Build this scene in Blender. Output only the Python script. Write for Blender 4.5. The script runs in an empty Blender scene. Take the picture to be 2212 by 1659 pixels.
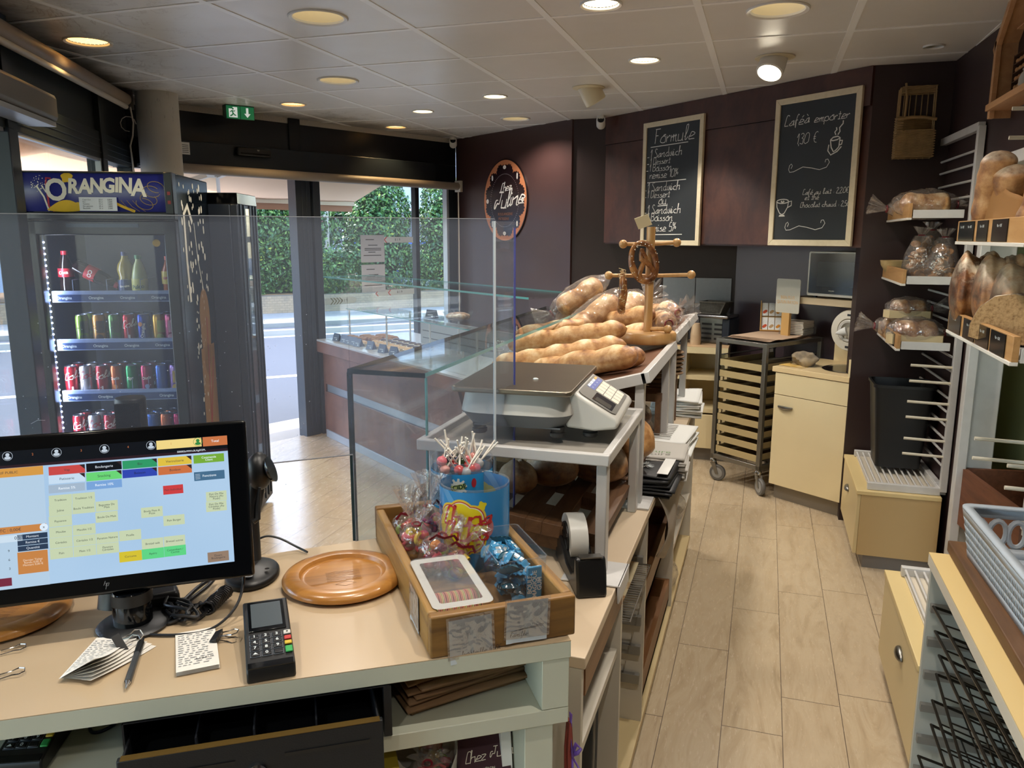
import bpy, bmesh, math, random
from mathutils import Vector as V, Matrix as MX, noise as NZ
R = math.radians; PI = math.pi
random.seed(7)
sc = bpy.context.scene; COL = sc.collection
# ---------------------------------------------------------------- camera
cd = bpy.data.cameras.new('camera'); cam = bpy.data.objects.new('camera', cd); COL.objects.link(cam)
cam.location = (0, 0, 1.62); cam.rotation_euler = (R(90 - 10.68), R(-0.1), R(17.77))
cd.sensor_width = 36; cd.lens = 36 * 1696 / 2212; cd.clip_start = .02; cd.clip_end = 200
sc.camera = cam
# ---------------------------------------------------------------- world, sun, exposure
w = bpy.data.worlds.new('sky'); sc.world = w; w.use_nodes = True
nt = w.node_tree; bg = nt.nodes['Background']
sky = nt.nodes.new('ShaderNodeTexSky'); sky.sky_type = 'NISHITA'; sky.sun_disc = False
sky.sun_elevation = R(52); sky.sun_rotation = R(300); sky.air_density = 1.2; sky.dust_density = 1.5
nt.links.new(sky.outputs[0], bg.inputs[0]); bg.inputs[1].default_value = 1.0
sd = bpy.data.lights.new('sun', 'SUN'); sun = bpy.data.objects.new('sun', sd); COL.objects.link(sun)
sd.energy = 4.8; sd.angle = R(.6); sd.color = (1, .95, .86)
sun.rotation_euler = V((.93, .0, -1.25)).to_track_quat('-Z', 'Y').to_euler()
sc.view_settings.view_transform = 'Standard'; sc.view_settings.look = 'None'
sc.view_settings.exposure = 0.65; sc.view_settings.gamma = 1; sc.view_settings.use_curve_mapping = False
sc.cycles.transparent_max_bounces = 32; sc.cycles.max_bounces = 9; sc.cycles.diffuse_bounces = 4
sc.cycles.glossy_bounces = 4; sc.cycles.caustics_reflective = False; sc.cycles.caustics_refractive = False
sc.cycles.use_denoising = True
sc.cycles.sample_clamp_indirect = 6
CEIL = 2.5

# ---------------------------------------------------------------- helpers
def lin(h):
    if not isinstance(h, str): return tuple(h)
    c = [int(h[i:i + 2], 16) / 255 for i in (0, 2, 4)]
    return tuple(x / 12.92 if x <= .04045 else ((x + .055) / 1.055) ** 2.4 for x in c)
MATS = {}
class NT:
    def __init__(s, name):
        s.m = bpy.data.materials.new(name); s.m.use_nodes = True; s.t = s.m.node_tree
        s.b = s.t.nodes['Principled BSDF']; s.out = s.t.nodes['Material Output']
    def n(s, typ, **k):
        x = s.t.nodes.new('ShaderNode' + typ)
        for a, v in k.items():
            if a.startswith('i_'):
                key = a[2:]; key = int(key) if key.isdigit() else key
                x.inputs[key].default_value = v
            else: setattr(x, a, v)
        return x
    def l(s, a, b): s.t.links.new(a, b)
    def coord(s, kind='Object', scale=(1, 1, 1), rot=(0, 0, 0)):
        c = s.n('TexCoord'); m = s.n('Mapping'); m.inputs['Scale'].default_value = scale; m.inputs['Rotation'].default_value = rot
        s.l(c.outputs[kind], m.inputs[0]); return m.outputs[0]
    def noise(s, co, scale, detail=3, rough=.55, dist=0):
        x = s.n('TexNoise'); x.inputs['Scale'].default_value = scale; x.inputs['Detail'].default_value = detail
        x.inputs['Roughness'].default_value = rough; x.inputs['Distortion'].default_value = dist
        s.l(co, x.inputs['Vector']); return x.outputs['Fac']
    def ramp(s, f, stops):
        x = s.n('ValToRGB'); e = x.color_ramp.elements
        while len(e) < len(stops): e.new(.5)
        for i, (p, c) in enumerate(stops): e[i].position = p; e[i].color = (*lin(c), 1) if len(lin(c)) == 3 else lin(c)
        s.l(f, x.inputs[0]); return x.outputs[0]
    def mix(s, f, a, b, mode='MIX'):
        x = s.n('Mix', data_type='RGBA', blend_type=mode)
        for v, i in ((f, 0), (a, 6), (b, 7)):
            if hasattr(v, 'links'): s.l(v, x.inputs[i])
            elif i == 0: x.inputs[0].default_value = v
            else: x.inputs[i].default_value = (*lin(v), 1)
        return x.outputs[2]
    def math(s, op, a, b=0, c=0):
        x = s.n('Math', operation=op)
        for i, v in enumerate((a, b, c)):
            if hasattr(v, 'links'): s.l(v, x.inputs[i])
            else: x.inputs[i].default_value = v
        return x.outputs[0]
    def bump(s, h, strength=.3, dist=.01):
        x = s.n('Bump'); x.inputs['Strength'].default_value = strength; x.inputs['Distance'].default_value = dist
        s.l(h, x.inputs['Height']); s.l(x.outputs[0], s.b.inputs['Normal']); return x
    def base(s, c=None, rough=.5, metal=0, spec=None):
        if c is not None:
            if hasattr(c, 'links'): s.l(c, s.b.inputs['Base Color'])
            else: s.b.inputs['Base Color'].default_value = (*lin(c), 1)
        if hasattr(rough, 'links'): s.l(rough, s.b.inputs['Roughness'])
        else: s.b.inputs['Roughness'].default_value = rough
        s.b.inputs['Metallic'].default_value = metal
        if spec is not None: s.b.inputs['Specular IOR Level'].default_value = spec
def mat(name, col, rough=.5, metal=0, var=0, vs=12, bump=0, bs=150, emit=0, coat=0, spec=None, dark=None):
    if name in MATS: return MATS[name]
    t = NT(name); t.base(col, rough, metal, spec)
    if var or bump:
        co = t.coord()
        if var:
            f = t.noise(co, vs, 4); c2 = dark or tuple(x * (1 - var) for x in lin(col))
            t.base(t.mix(t.ramp(f, ((.3, (0, 0, 0)), (.7, (1, 1, 1)))), c2, col), rough, metal, spec)
        if bump: t.bump(t.noise(co, bs, 2), bump, .004)
    if emit:
        t.b.inputs['Emission Color'].default_value = (*lin(col), 1); t.b.inputs['Emission Strength'].default_value = emit
    if coat: t.b.inputs['Coat Weight'].default_value = coat
    MATS[name] = t.m; return t.m
def glass(name, tint=(.95, .97, .96), refl=.65, base=.04, rough=.01, haze=0, hazecol=(.8, .85, .9), bump=0, bs=40):
    if name in MATS: return MATS[name]
    t = NT(name); t.t.nodes.remove(t.b)
    tr = t.n('BsdfTransparent'); tr.inputs[0].default_value = (*lin(tint), 1)
    gl = t.n('BsdfGlossy'); gl.inputs['Roughness'].default_value = rough
    lw = t.n('LayerWeight'); f = t.math('MULTIPLY_ADD', t.math('POWER', lw.outputs['Facing'], 4), refl, base)
    if bump:
        co = t.coord(); b = t.n('Bump'); b.inputs['Strength'].default_value = bump; b.inputs['Distance'].default_value = .01
        t.l(t.noise(co, bs, 2, .6, .6), b.inputs['Height']); t.l(b.outputs[0], gl.inputs['Normal']); t.l(b.outputs[0], lw.inputs['Normal'])
    mx = t.n('MixShader'); t.l(f, mx.inputs[0])
    if haze:
        d = t.n('BsdfDiffuse'); d.inputs[0].default_value = (*lin(hazecol), 1); m2 = t.n('MixShader'); m2.inputs[0].default_value = haze
        t.l(tr.outputs[0], m2.inputs[1]); t.l(d.outputs[0], m2.inputs[2]); t.l(m2.outputs[0], mx.inputs[1])
    else: t.l(tr.outputs[0], mx.inputs[1])
    t.l(gl.outputs[0], mx.inputs[2]); t.l(mx.outputs[0], t.out.inputs[0])
    MATS[name] = t.m; return t.m
def wood(name, c1, c2, c3=None, scale=1, axis='X', rough=.45, bump=.08, coat=0, blotch=0):
    if name in MATS: return MATS[name]
    t = NT(name); s = {'X': (2.2, 26, 26), 'Y': (26, 2.2, 26), 'Z': (26, 26, 2.2)}[axis]
    co = t.coord('Object', tuple(v * scale for v in s)); f = t.noise(co, 1, 6, .6, .8)
    c = t.ramp(f, ((.25, c1), (.5, c2), (.78, c3 or c1)))
    if blotch: c = t.mix(t.math('MULTIPLY', t.noise(t.coord(), 6 * scale, 4), blotch), c, tuple(x * .35 for x in lin(c1)))
    t.base(c, rough); t.bump(f, bump, .004)
    if coat: t.b.inputs['Coat Weight'].default_value = coat; t.b.inputs['Coat Roughness'].default_value = .2
    MATS[name] = t.m; return t.m
def frame(o, ex, z=None):
    """matrix with origin o, local x along the plan direction ex, z up"""
    a = math.atan2(ex[1], ex[0]); return MX.Translation(o if len(o) == 3 else (*o, z or 0)) @ MX.Rotation(a, 4, 'Z')
def T(x=0, y=0, z=0): return MX.Translation((x, y, z))
def RX(a): return MX.Rotation(R(a), 4, 'X')
def RY(a): return MX.Rotation(R(a), 4, 'Y')
def RZ(a): return MX.Rotation(R(a), 4, 'Z')
def S(x, y, z): return MX.Diagonal((x, y, z, 1))
class MB:
    def __init__(s): s.v = []; s.f = []; s.s = []; s.c = None
    def add(s, vs, fs, M=None, smooth=False):
        o = len(s.v)
        s.v += [tuple(M @ V(p)) for p in vs] if M is not None else [tuple(p) for p in vs]
        s.f += [tuple(i + o for i in f) for f in fs]; s.s += [smooth] * len(fs); return s
    def box(s, x0, x1, y0, y1, z0, z1, M=None):
        return s.add([(x, y, z) for z in (z0, z1) for x, y in ((x0, y0), (x1, y0), (x1, y1), (x0, y1))],
                     [(3, 2, 1, 0), (4, 5, 6, 7), (0, 1, 5, 4), (1, 2, 6, 5), (2, 3, 7, 6), (3, 0, 4, 7)], M)
    def bar(s, p, q, w, h=None, M=None, up=(0, 0, 1)):
        p = V(p); q = V(q); h = h or w; d = (q - p).normalized(); u = V(up)
        if abs(d.dot(u)) > .98: u = V((1, 0, 0))
        a = d.cross(u).normalized() * (w / 2); b = a.cross(d).normalized() * (h / 2)
        vs = [e + x for e in (p, q) for x in (-a - b, a - b, a + b, -a + b)]
        return s.add(vs, [(0, 1, 2, 3), (7, 6, 5, 4), (0, 4, 5, 1), (1, 5, 6, 2), (2, 6, 7, 3), (3, 7, 4, 0)], M)
    def tube(s, pts, r, n=8, M=None, cap=True, closed=False, flat=1):
        P = [V(p) for p in pts]; k = len(P); rr = r if hasattr(r, '__len__') else [r] * k; vs = []; fs = []
        prev = None
        for i, p in enumerate(P):
            a = P[(i - 1) % k] if closed else P[max(i - 1, 0)]; b = P[(i + 1) % k] if closed else P[min(i + 1, k - 1)]
            d = (b - a); d = d.normalized() if d.length > 1e-9 else V((0, 0, 1))
            if prev is None:
                u = V((0, 0, 1)) if abs(d.z) < .9 else V((1, 0, 0)); u = (u - d * u.dot(d)).normalized()
            else:
                u = prev - d * prev.dot(d); u = u.normalized() if u.length > 1e-6 else d.orthogonal().normalized()
            prev = u; w_ = d.cross(u)
            for j in range(n):
                t = 2 * PI * j / n; vs.append(p + (w_ * math.cos(t) + u * math.sin(t) * flat) * rr[i])
        for i in range(k if closed else k - 1):
            for j in range(n):
                a = i * n + j; b = i * n + (j + 1) % n; c = ((i + 1) % k) * n + (j + 1) % n; d = ((i + 1) % k) * n + j
                fs.append((a, b, c, d))
        if cap and not closed: fs += [tuple(range(n - 1, -1, -1)), tuple((k - 1) * n + j for j in range(n))]
        return s.add(vs, fs, M, True)
    def lathe(s, prof, n=32, M=None, a0=0, a1=2 * PI, capb=True, capt=True):
        if tuple(prof[0]) == tuple(prof[-1]): capb = capt = False
        full = abs(a1 - a0 - 2 * PI) < 1e-6; m = n if full else n + 1; vs = []; fs = []
        for r, z in prof:
            for j in range(m): t = a0 + (a1 - a0) * j / n; vs.append((r * math.cos(t), r * math.sin(t), z))
        for i in range(len(prof) - 1):
            for j in range(n):
                a = i * m + j; b = i * m + (j + 1) % m; fs.append((a, b, b + m, a + m))
        if full and capb and prof[0][0] > 1e-4: fs.append(tuple(range(m - 1, -1, -1)))
        if full and capt and prof[-1][0] > 1e-4: fs.append(tuple((len(prof) - 1) * m + j for j in range(m)))
        return s.add(vs, fs, M, True)
    def prism(s, poly, z0, z1, M=None):
        n = len(poly); vs = [(*p, z0) for p in poly] + [(*p, z1) for p in poly]
        return s.add(vs, [tuple(range(n - 1, -1, -1)), tuple(range(n, 2 * n))] + [(i, (i + 1) % n, n + (i + 1) % n, n + i) for i in range(n)], M)
    def ball(s, c, r, M=None, n=14, k=9, fn=None):
        r = r if hasattr(r, '__len__') else (r, r, r); vs = []; fs = []
        for i in range(k + 1):
            ph = PI * i / k
            for j in range(n):
                t = 2 * PI * j / n; p = V((math.sin(ph) * math.cos(t) * r[0], math.sin(ph) * math.sin(t) * r[1], -math.cos(ph) * r[2]))
                if fn: p = fn(p)
                vs.append(V(c) + p)
        for i in range(k):
            for j in range(n): fs.append((i * n + j, i * n + (j + 1) % n, (i + 1) * n + (j + 1) % n, (i + 1) * n + j))
        return s.add(vs, fs, M, True)
    def grid(s, fn, nu, nv, M=None, smooth=True):
        vs = [fn(i / nu, j / nv) for j in range(nv + 1) for i in range(nu + 1)]; m = nu + 1
        return s.add(vs, [(j * m + i, j * m + i + 1, (j + 1) * m + i + 1, (j + 1) * m + i) for j in range(nv) for i in range(nu)], M, smooth)
    def ribbon(s, pts, w_, fn=None, M=None, taper=False):
        """flat stroke of width w_ through 2-D points; fn maps (x, y) onto the surface"""
        P = [V((p[0], p[1])) for p in pts]; vs = []; k = len(P)
        for i, p in enumerate(P):
            d = P[min(i + 1, k - 1)] - P[max(i - 1, 0)]; d = d.normalized() if d.length > 1e-9 else V((1, 0)); q = V((-d.y, d.x)) * (w_ / 2)
            if taper: q *= .45 + .55 * math.sin(PI * (i + .5) / k)
            for e in (p + q, p - q): vs.append(fn(e.x, e.y) if fn else (e.x, e.y, 0))
        return s.add(vs, [(2 * i, 2 * i + 1, 2 * i + 3, 2 * i + 2) for i in range(k - 1)], M)
    def blob(s, cx, cy, rf, n=40, rings=3, fn=None, M=None):
        """filled star-shaped outline rf(angle) about (cx, cy), mapped by fn"""
        vs = [(cx, cy)]
        for k in range(1, rings + 1):
            for j in range(n):
                t = 2 * PI * j / n; r = rf(t); r = r if hasattr(r, '__len__') else (r, r)
                vs.append((cx + r[0] * math.cos(t) * k / rings, cy + r[1] * math.sin(t) * k / rings))
        fs = [(0, 1 + j, 1 + (j + 1) % n) for j in range(n)]
        for k in range(rings - 1):
            for j in range(n): a = 1 + k * n + j; b = 1 + k * n + (j + 1) % n; fs.append((a, a + n, b + n, b))
        return s.add([fn(*p) if fn else (*p, 0) for p in vs], fs, M)
    def rect(s, x0, x1, y0, y1, fn=None, nx=1, ny=1, M=None):
        return s.grid(lambda u, v: (fn or (lambda a, b: (a, b, 0)))(x0 + (x1 - x0) * u, y0 + (y1 - y0) * v), nx, ny, M, False)
    def build(s, name, m, parent=None, bev=0, ang=40, sub=0, kind=None, loc=None, M=None, solid=0, seg=2):
        me = bpy.data.meshes.new(name); me.from_pydata(s.v, [], s.f); me.polygons.foreach_set('use_smooth', s.s)
        me.update(); me.set_sharp_from_angle(angle=R(ang))
        if m: me.materials.append(m)
        o = bpy.data.objects.new(name, me); COL.objects.link(o)
        if parent: o.parent = parent
        if loc: o.location = loc
        if M is not None: o.matrix_basis = M
        if s.c is not None:
            a = me.color_attributes.new('tone', 'FLOAT_COLOR', 'POINT')
            a.data.foreach_set('color', [x for c in s.c for x in (c, c, c, 1)])
        if solid: md = o.modifiers.new('s', 'SOLIDIFY'); md.thickness = solid; md.offset = 0
        if sub: md = o.modifiers.new('u', 'SUBSURF'); md.levels = md.render_levels = sub
        if bev: md = o.modifiers.new('b', 'BEVEL'); md.width = bev; md.segments = seg; md.limit_method = 'ANGLE'; md.angle_limit = R(35)
        if kind: o['kind'] = kind
        return o
def tag(o, label, cat, group=None, kind=None):
    o['label'] = label; o['category'] = cat
    if group: o['group'] = group
    if kind: o['kind'] = kind
    return o
def thing(name, label, cat, loc=(0, 0, 0), rz=0, group=None, M=None):
    o = bpy.data.objects.new(name, None); COL.objects.link(o); o.empty_display_size = .05
    if M is not None: o.matrix_basis = M
    else: o.location = loc; o.rotation_euler = (0, 0, rz)
    return tag(o, label, cat, group)
def struct(o): o['kind'] = 'structure'; return o
KIDS = {}
def kids(o): return [c for c in bpy.data.objects if c.parent == o]
def copy_tree(o, parent=None):
    c = o.copy(); COL.objects.link(c)
    if parent: c.parent = parent
    for k in list(o.children): copy_tree(k, c)
    return c
def dup(o, label, M, group=None):
    c = copy_tree(o); c.matrix_basis = M; c['label'] = label
    if group: c['group'] = group
    return c
def plane(M): return lambda x, y: M @ V((x, y, 0))
def cyl(r, M=None, a0=-PI / 2):
    """maps (arc length, height) onto a cylinder of radius r; x = 0 faces angle a0"""
    def f(x, y):
        t = a0 + x / r; p = V((r * math.cos(t), r * math.sin(t), y)); return M @ p if M is not None else p
    return f
# text: set in the built-in font, turned into meshes at the end, one mesh per (parent, name, material)
TX = []
def text(s, size, M, m, parent, name='lettering', ax='CENTER', off=0, sx=1, shear=0, fn=None, sp=1):
    TX.append((s, size, M, m, parent, name, ax, off, sx, shear, fn, sp))
def flush_text():
    tmp = []
    for s, size, M, m, parent, name, ax, off, sx, shear, fn, sp in TX:
        c = bpy.data.curves.new('t', 'FONT'); c.body = s; c.size = size; c.align_x = ax; c.align_y = 'CENTER'
        c.offset = off; c.shear = shear; c.space_line = sp; c.resolution_u = 3; c.fill_mode = 'FRONT'
        o = bpy.data.objects.new('t', c); COL.objects.link(o); tmp.append(o)
    bpy.context.view_layer.update(); dg = bpy.context.evaluated_depsgraph_get(); acc = {}
    for o, (s, size, M, m, parent, name, ax, off, sx, shear, fn, sp) in zip(tmp, TX):
        me = bpy.data.meshes.new_from_object(o.evaluated_get(dg))
        vs = [((v.co.x * sx), v.co.y, 0) for v in me.vertices]
        vs = [M @ V(p) for p in vs] if fn is None else [fn(*(M @ V(p))[:2]) for p in vs]
        key = (parent.name, name, m.name); b = acc.setdefault(key, (MB(), parent, name, m))[0]
        b.add(vs, [tuple(p.vertices) for p in me.polygons]); bpy.data.meshes.remove(me)
    for o in tmp: bpy.data.curves.remove(o.data)
    for b, parent, name, m in acc.values(): b.build(name, m, parent)
# single-stroke handwriting: points are hex pairs xy, baseline 4, x-height 9
GL = {'a': '7948362615244465797574 85', 'b': '1a2d2f1f1614244464768 7594848', 'c': '68593828161535345474', 'd': '69492816153444666f6f6574 85',
      'e': '1636677859392716143454 74', 'f': '6e5f4e3a31 2839 59', 'h': '1414 2f2f1f14|17394959 69646475', 'i': '2925243445|2b2c', 'l': '16394c4f3f2e262434455 6',
      'm': '1914|1738494434|37587869 7479 84'.replace('7479', '74').replace('4434', '44'), 'n': '1914|1738596964 84', 'o': '49281615346475 77695949 5a7a', 'p': '1910|17395969767554 3415',
      'r': '1914|1738495 8'.replace(' ', ''), 's': '5948283747566554 3414', 't': '3d351434 54|1a5a', 'u': '1915143454666969 6474', 'w': '191534 45494965 7477797a', 'v': '19153 44567 798a'.replace(' ', ''),
      'q': '69', 'z': '196914 64', 'j': '49423120', 'é': '1636677859392716143454 74|4b6d', 'à': '7948362615244465797574 85|3d5b',
      'B': '1f14|1f4f6e6c5a2a5a78765434 14', 'C': '6e5f3f2d161424 4464', 'D': '1f14|1f4f7d78664414', 'F': '2f24|1f7f|2a5a', 'J': '4f9f|7f6848372515182a4a', 'S': '6e5f3f2d2c4a687664 4414', 'P': '1f14|1f5f6d6b592 9',
      '0': '4f2d16344476 7d5f4f', '1': '1b3f34', '2': '1d2f4f5e5c1474', '3': '1e3f5e5c3a3a59575434 15', '4': '5f1868|5b54', '6': '5e3d1916345466785929 18', '7': '1f6f34', '8': '4a2c2e4f6e6c4a171545 67564a'.replace('45', '44'), '9': '6c4a2b2d4f6e6c6824', '5': '5f2f1a4a6967544414', '%': '6f14|2f1e1c2b3c3e2f|6a595867 78796a', '€': '6e5f3e2b28355464|1a4a|1848',
      ',': '2422', ':': '27|25', '-': '1949', '/': '6f13'}
def glyph_pts(ch):
    out = []
    for st in GL[ch].replace(' ', '').split('|'):
        p = [(int(st[i], 16) / 5, (int(st[i + 1], 16) - 4) / 5) for i in range(0, len(st) - 1, 2)]
        if len(p) == 1: p = [p[0], (p[0][0] + .12, p[0][1] + .02)]
        if len(p) > 2:
            q = []
            for i in range(len(p) - 1):
                a, b, c, d = p[max(i - 1, 0)], p[i], p[i + 1], p[min(i + 2, len(p) - 1)]
                for k in range(4):
                    t = k / 4
                    q.append(tuple(.5 * (2 * b[j] + (c[j] - a[j]) * t + (2 * a[j] - 5 * b[j] + 4 * c[j] - d[j]) * t * t + (3 * b[j] - a[j] - 3 * c[j] + d[j]) * t ** 3) for j in (0, 1)))
            p = q + [p[-1]]
        out.append(p)
    return out
def hand(mb, s, x, y, h, fn, w_=.1, slant=.14, rise=0, track=.24, taper=False):
    """writes s with x-height h from (x, y); returns the end x"""
    x0 = x
    for ch in s:
        if ch == ' ': x += .9 * h; continue
        st = glyph_pts(ch); wd = max(p[0] for q in st for p in q); mn = min(p[0] for q in st for p in q)
        for q in st:
            mb.ribbon([(x + (p[0] - mn) * h * .95 + slant * p[1] * h, y + p[1] * h + rise * (x - x0)) for p in q], w_ * h, fn, None, taper)
        x += ((wd - mn) * .95 + track) * h
    return x
# ================================================================ setting
WR = lambda y: .861 + .0418 * (4.716 - y)            # right wall line x(y)
WL0, WLD = V((-3.9, 4.05)), V((-.5, .867)).normalized()    # left window wall
DW0, DW1 = V((-4.018, 4.341)), V((-2.814, 7.062)); DWD = (DW1 - DW0).normalized(); DWN = V((DWD.y, -DWD.x))  # door wall, inward normal
# --- materials
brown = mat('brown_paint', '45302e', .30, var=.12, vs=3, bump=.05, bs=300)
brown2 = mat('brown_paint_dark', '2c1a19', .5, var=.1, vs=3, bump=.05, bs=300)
wall_lit = mat('window_lit_paint', '483a40', .32, var=.08, vs=3)  # lighter, greyer colour stands for window light on the corner wall
rust = None
def _rust():
    t = NT('rust_laminate'); co = t.coord('Object', (1, 1, .6)); f = t.noise(co, 5, 8, .65, .4); g = t.noise(co, 60, 4)
    c = t.ramp(f, ((.28, '2f1a17'), (.5, '4a2c23'), (.72, '5e3a2c'))); t.base(t.mix(t.math('MULTIPLY', g, .35), c, '26140f'), .42); return t.m
rust = _rust()
alu_dark = mat('anthracite_aluminium', '1d242c', .38, .25)
alu_blue = mat('grey_aluminium', '39424f', .38, .3)
white_pl = mat('white_plastic', 'd8d4cc', .4); white_metal = mat('white_metal', 'c9c8c6', .38, var=.08, vs=20)
cream = mat('cream_laminate', 'd9c9a0', .42, var=.05, vs=4); black = mat('black_plastic', '0d0e10', .42); blackg = mat('black_gloss', '07090c', .12)
steel = mat('brushed_steel', '8c8a86', .33, 1, var=.15, vs=30); chrome = mat('chrome', 'c8c8c8', .12, 1)
paper = mat('white_paper', 'dfe0dd', .7); ink = mat('dark_ink', '24242a', .7)
pane_m = glass('window_pane', (.96, .985, .98), .45, .025); clear = glass('clear_glass', (.96, .985, .98), .5, .03)
acry = glass('acrylic', (.95, .96, .985), .55, .035, haze=.09, hazecol='aab4c8')  # bluish haze mixed in stands for window reflections on the screen
film = glass('plastic_film', (.97, .96, .95), .6, .12, .1, haze=.10, hazecol='d8ccc4', bump=1, bs=28)
box_cl = glass('clear_box', (.95, .96, .97), .55, .05, haze=.05)
edge_g = mat('glass_edge', '0b2226', .1); edge_t = mat('teal_glass_edge', '5fa0a0', .15)
# --- floor: planks 0.195 m wide along Y, 0.895 m long
def _floor():
    t = NT('plank_floor'); c = t.n('TexCoord'); s = t.n('SeparateXYZ'); t.l(c.outputs['Object'], s.inputs[0])
    px = t.math('DIVIDE', t.math('ADD', s.outputs[0], .25), .195); row = t.math('FLOOR', px); fx = t.math('SUBTRACT', px, row)
    wn = t.n('TexWhiteNoise', noise_dimensions='1D'); t.l(row, wn.inputs['W'])
    py = t.math('ADD', t.math('DIVIDE', s.outputs[1], .895), wn.outputs[0]); py = t.math('ADD', py, .07); fr = t.math('FLOOR', py); fy = t.math('SUBTRACT', py, fr)
    ln = t.math('MAXIMUM', t.math('LESS_THAN', fx, .013), t.math('LESS_THAN', fy, .0035))
    cv = t.n('CombineXYZ'); t.l(row, cv.inputs[0]); t.l(fr, cv.inputs[1]); w3 = t.n('TexWhiteNoise', noise_dimensions='3D'); t.l(cv.outputs[0], w3.inputs[0])
    vm = t.n('VectorMath', operation='MULTIPLY_ADD'); t.l(w3.outputs['Color'], vm.inputs[0]); vm.inputs[1].default_value = (9, 9, 9); mp = t.n('Mapping'); mp.inputs['Scale'].default_value = (7, 1.3, 1)
    t.l(c.outputs['Object'], mp.inputs[0]); t.l(mp.outputs[0], vm.inputs[2])
    g = t.noise(vm.outputs[0], 1.6, 7, .62, 2.2); g2 = t.noise(vm.outputs[0], 14, 4, .6)
    col = t.ramp(g, ((.25, '9c8a6f'), (.42, 'b4a184'), (.55, 'bfae92'), (.75, 'a69276')))
    col = t.mix(t.math('MULTIPLY', g2, .25), col, 'a48f76'); col = t.mix(t.math('MULTIPLY', w3.outputs[0], .22), col, 'b8a58b')
    t.base(t.mix(ln, col, '5d5045'), t.math('MULTIPLY_ADD', g2, .12, .20)); t.bump(t.math('SUBTRACT', g2, t.math('MULTIPLY', ln, 3)), .06, .004); return t.m
PLAN = [(-4.06, 4.32), (-2.85, 7.06), (-1.48, 6.155), (-.2, 6.155), (.95, 5.2), (1.05, 4.7), (1.25, -2.6), (-.2, -2.6)]
fl = MB(); fl.add([(*p, 0) for p in PLAN], [tuple(range(8))]); struct(fl.build('floor', _floor()))
# --- ceiling: 0.6 m tiles, tiles holding a lamp are cut around it
LAMPS = [('wide', -1.808, 3.033, .122), ('wide', -.015, 3.48, .122), ('wide', -2.414, 4.239, .12), ('wide', -1.886, 5.963, .115),
         ('led', -.666, 3.197, .082), ('led', -.649, 4.225, .082), ('led', -1.718, 4.998, .081), ('led', -2.412, 5.423, .08),
         ('amber', -3.044, 3.075, .105), ('amber', -3.133, 4.885, .09), ('amber', -2.967, 6.123, .092), ('small', .688, 4.329, .046),
         ('wide', -1.35, .9, .122), ('wide', .1, 1.05, .122), ('led', -.65, 1.4, .082), ('led', .15, 2.25, .082), ('led', -.5, -.6, .082), ('led', .5, -.4, .082)]  # this row: unseen lamps added to brighten the room
SPOTS = [(-.019, 4.355), (-1.081, 4.876)]
def _ceil():
    t = NT('ceiling_tile'); co = t.coord(); f = t.noise(co, 3, 4); col = t.mix(f, 'd6d2cc', 'dedbd6')
    s = t.n('SeparateXYZ'); c = t.n('TexCoord'); t.l(c.outputs['Object'], s.inputs[0])
    d = t.math('ADD', t.math('MULTIPLY', t.math('ADD', s.outputs[0], -DW0.x), DWN.x), t.math('MULTIPLY', t.math('ADD', s.outputs[1], -DW0.y), DWN.y))
    d2 = t.math('ADD', t.math('MULTIPLY', t.math('ADD', s.outputs[0], 3.9), .867), t.math('MULTIPLY', t.math('ADD', s.outputs[1], -4.05), .5))
    e = t.math('MINIMUM', d, d2); n2 = t.noise(co, 2.6, 7, .65, .5)
    m = t.math('SUBTRACT', t.math('MULTIPLY', n2, 1.15), t.math('MULTIPLY', e, .95))     # grime creeping from the window side
    st = t.ramp(m, ((.22, (0, 0, 0)), (.62, (.75, .75, .75)))); col = t.mix(st, col, '3b3630')
    ring = t.ramp(t.noise(co, 3.3, 6, .6, 1.2), ((.50, (0, 0, 0)), (.515, (.6, .6, .6)), (.53, (0, 0, 0))))
    col = t.mix(t.math('MULTIPLY', ring, t.ramp(e, ((.2, (1, 1, 1)), (.9, (0, 0, 0))))), col, '7a5a3c')
    t.base(col, t.math('MULTIPLY_ADD', t.noise(co, 9, 2), .2, .26)); return t.m
cm = MB(); GX, GY = -2.71, 3.32
for i in range(-4, 8):
    for j in range(-11, 8):
        x0, y0 = GX + .6 * i, GY + .6 * j; x1, y1 = x0 + .6, y0 + .6
        hit = [l for l in LAMPS if x0 < l[1] < x1 and y0 < l[2] < y1]
        if hit:
            _, cx, cy, r = hit[0]; r *= .86; A = sorted([2 * PI * k / 48 for k in range(48)] + [math.atan2(a - cy, b - cx) % (2 * PI) for a in (y0, y1) for b in (x0, x1)])
            vs = []
            for a in A:
                dx, dy = math.cos(a), math.sin(a); k = min(((x1 - cx) / dx if dx > 1e-9 else (x0 - cx) / dx if dx < -1e-9 else 9), ((y1 - cy) / dy if dy > 1e-9 else (y0 - cy) / dy if dy < -1e-9 else 9))
                vs += [(cx + dx * r, cy + dy * r, CEIL), (cx + dx * k, cy + dy * k, CEIL)]
            n = len(A); cm.add(vs, [(2 * q, 2 * ((q + 1) % n), 2 * ((q + 1) % n) + 1, 2 * q + 1) for q in range(n)])
        else: cm.add([(x0, y0, CEIL), (x0, y1, CEIL), (x1, y1, CEIL), (x1, y0, CEIL)], [(0, 1, 2, 3)])
struct(cm.build('ceiling', _ceil()))
rf = MB(); rf.box(-5.2, 2.2, -3.4, 8.2, 2.78, 2.9); struct(rf.build('roof', white_pl))
gb = MB()
for i in range(-4, 9): gb.box(GX + .6 * i - .015, GX + .6 * i + .015, -3.2, 7.4, CEIL - .003, CEIL + .01)
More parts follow.
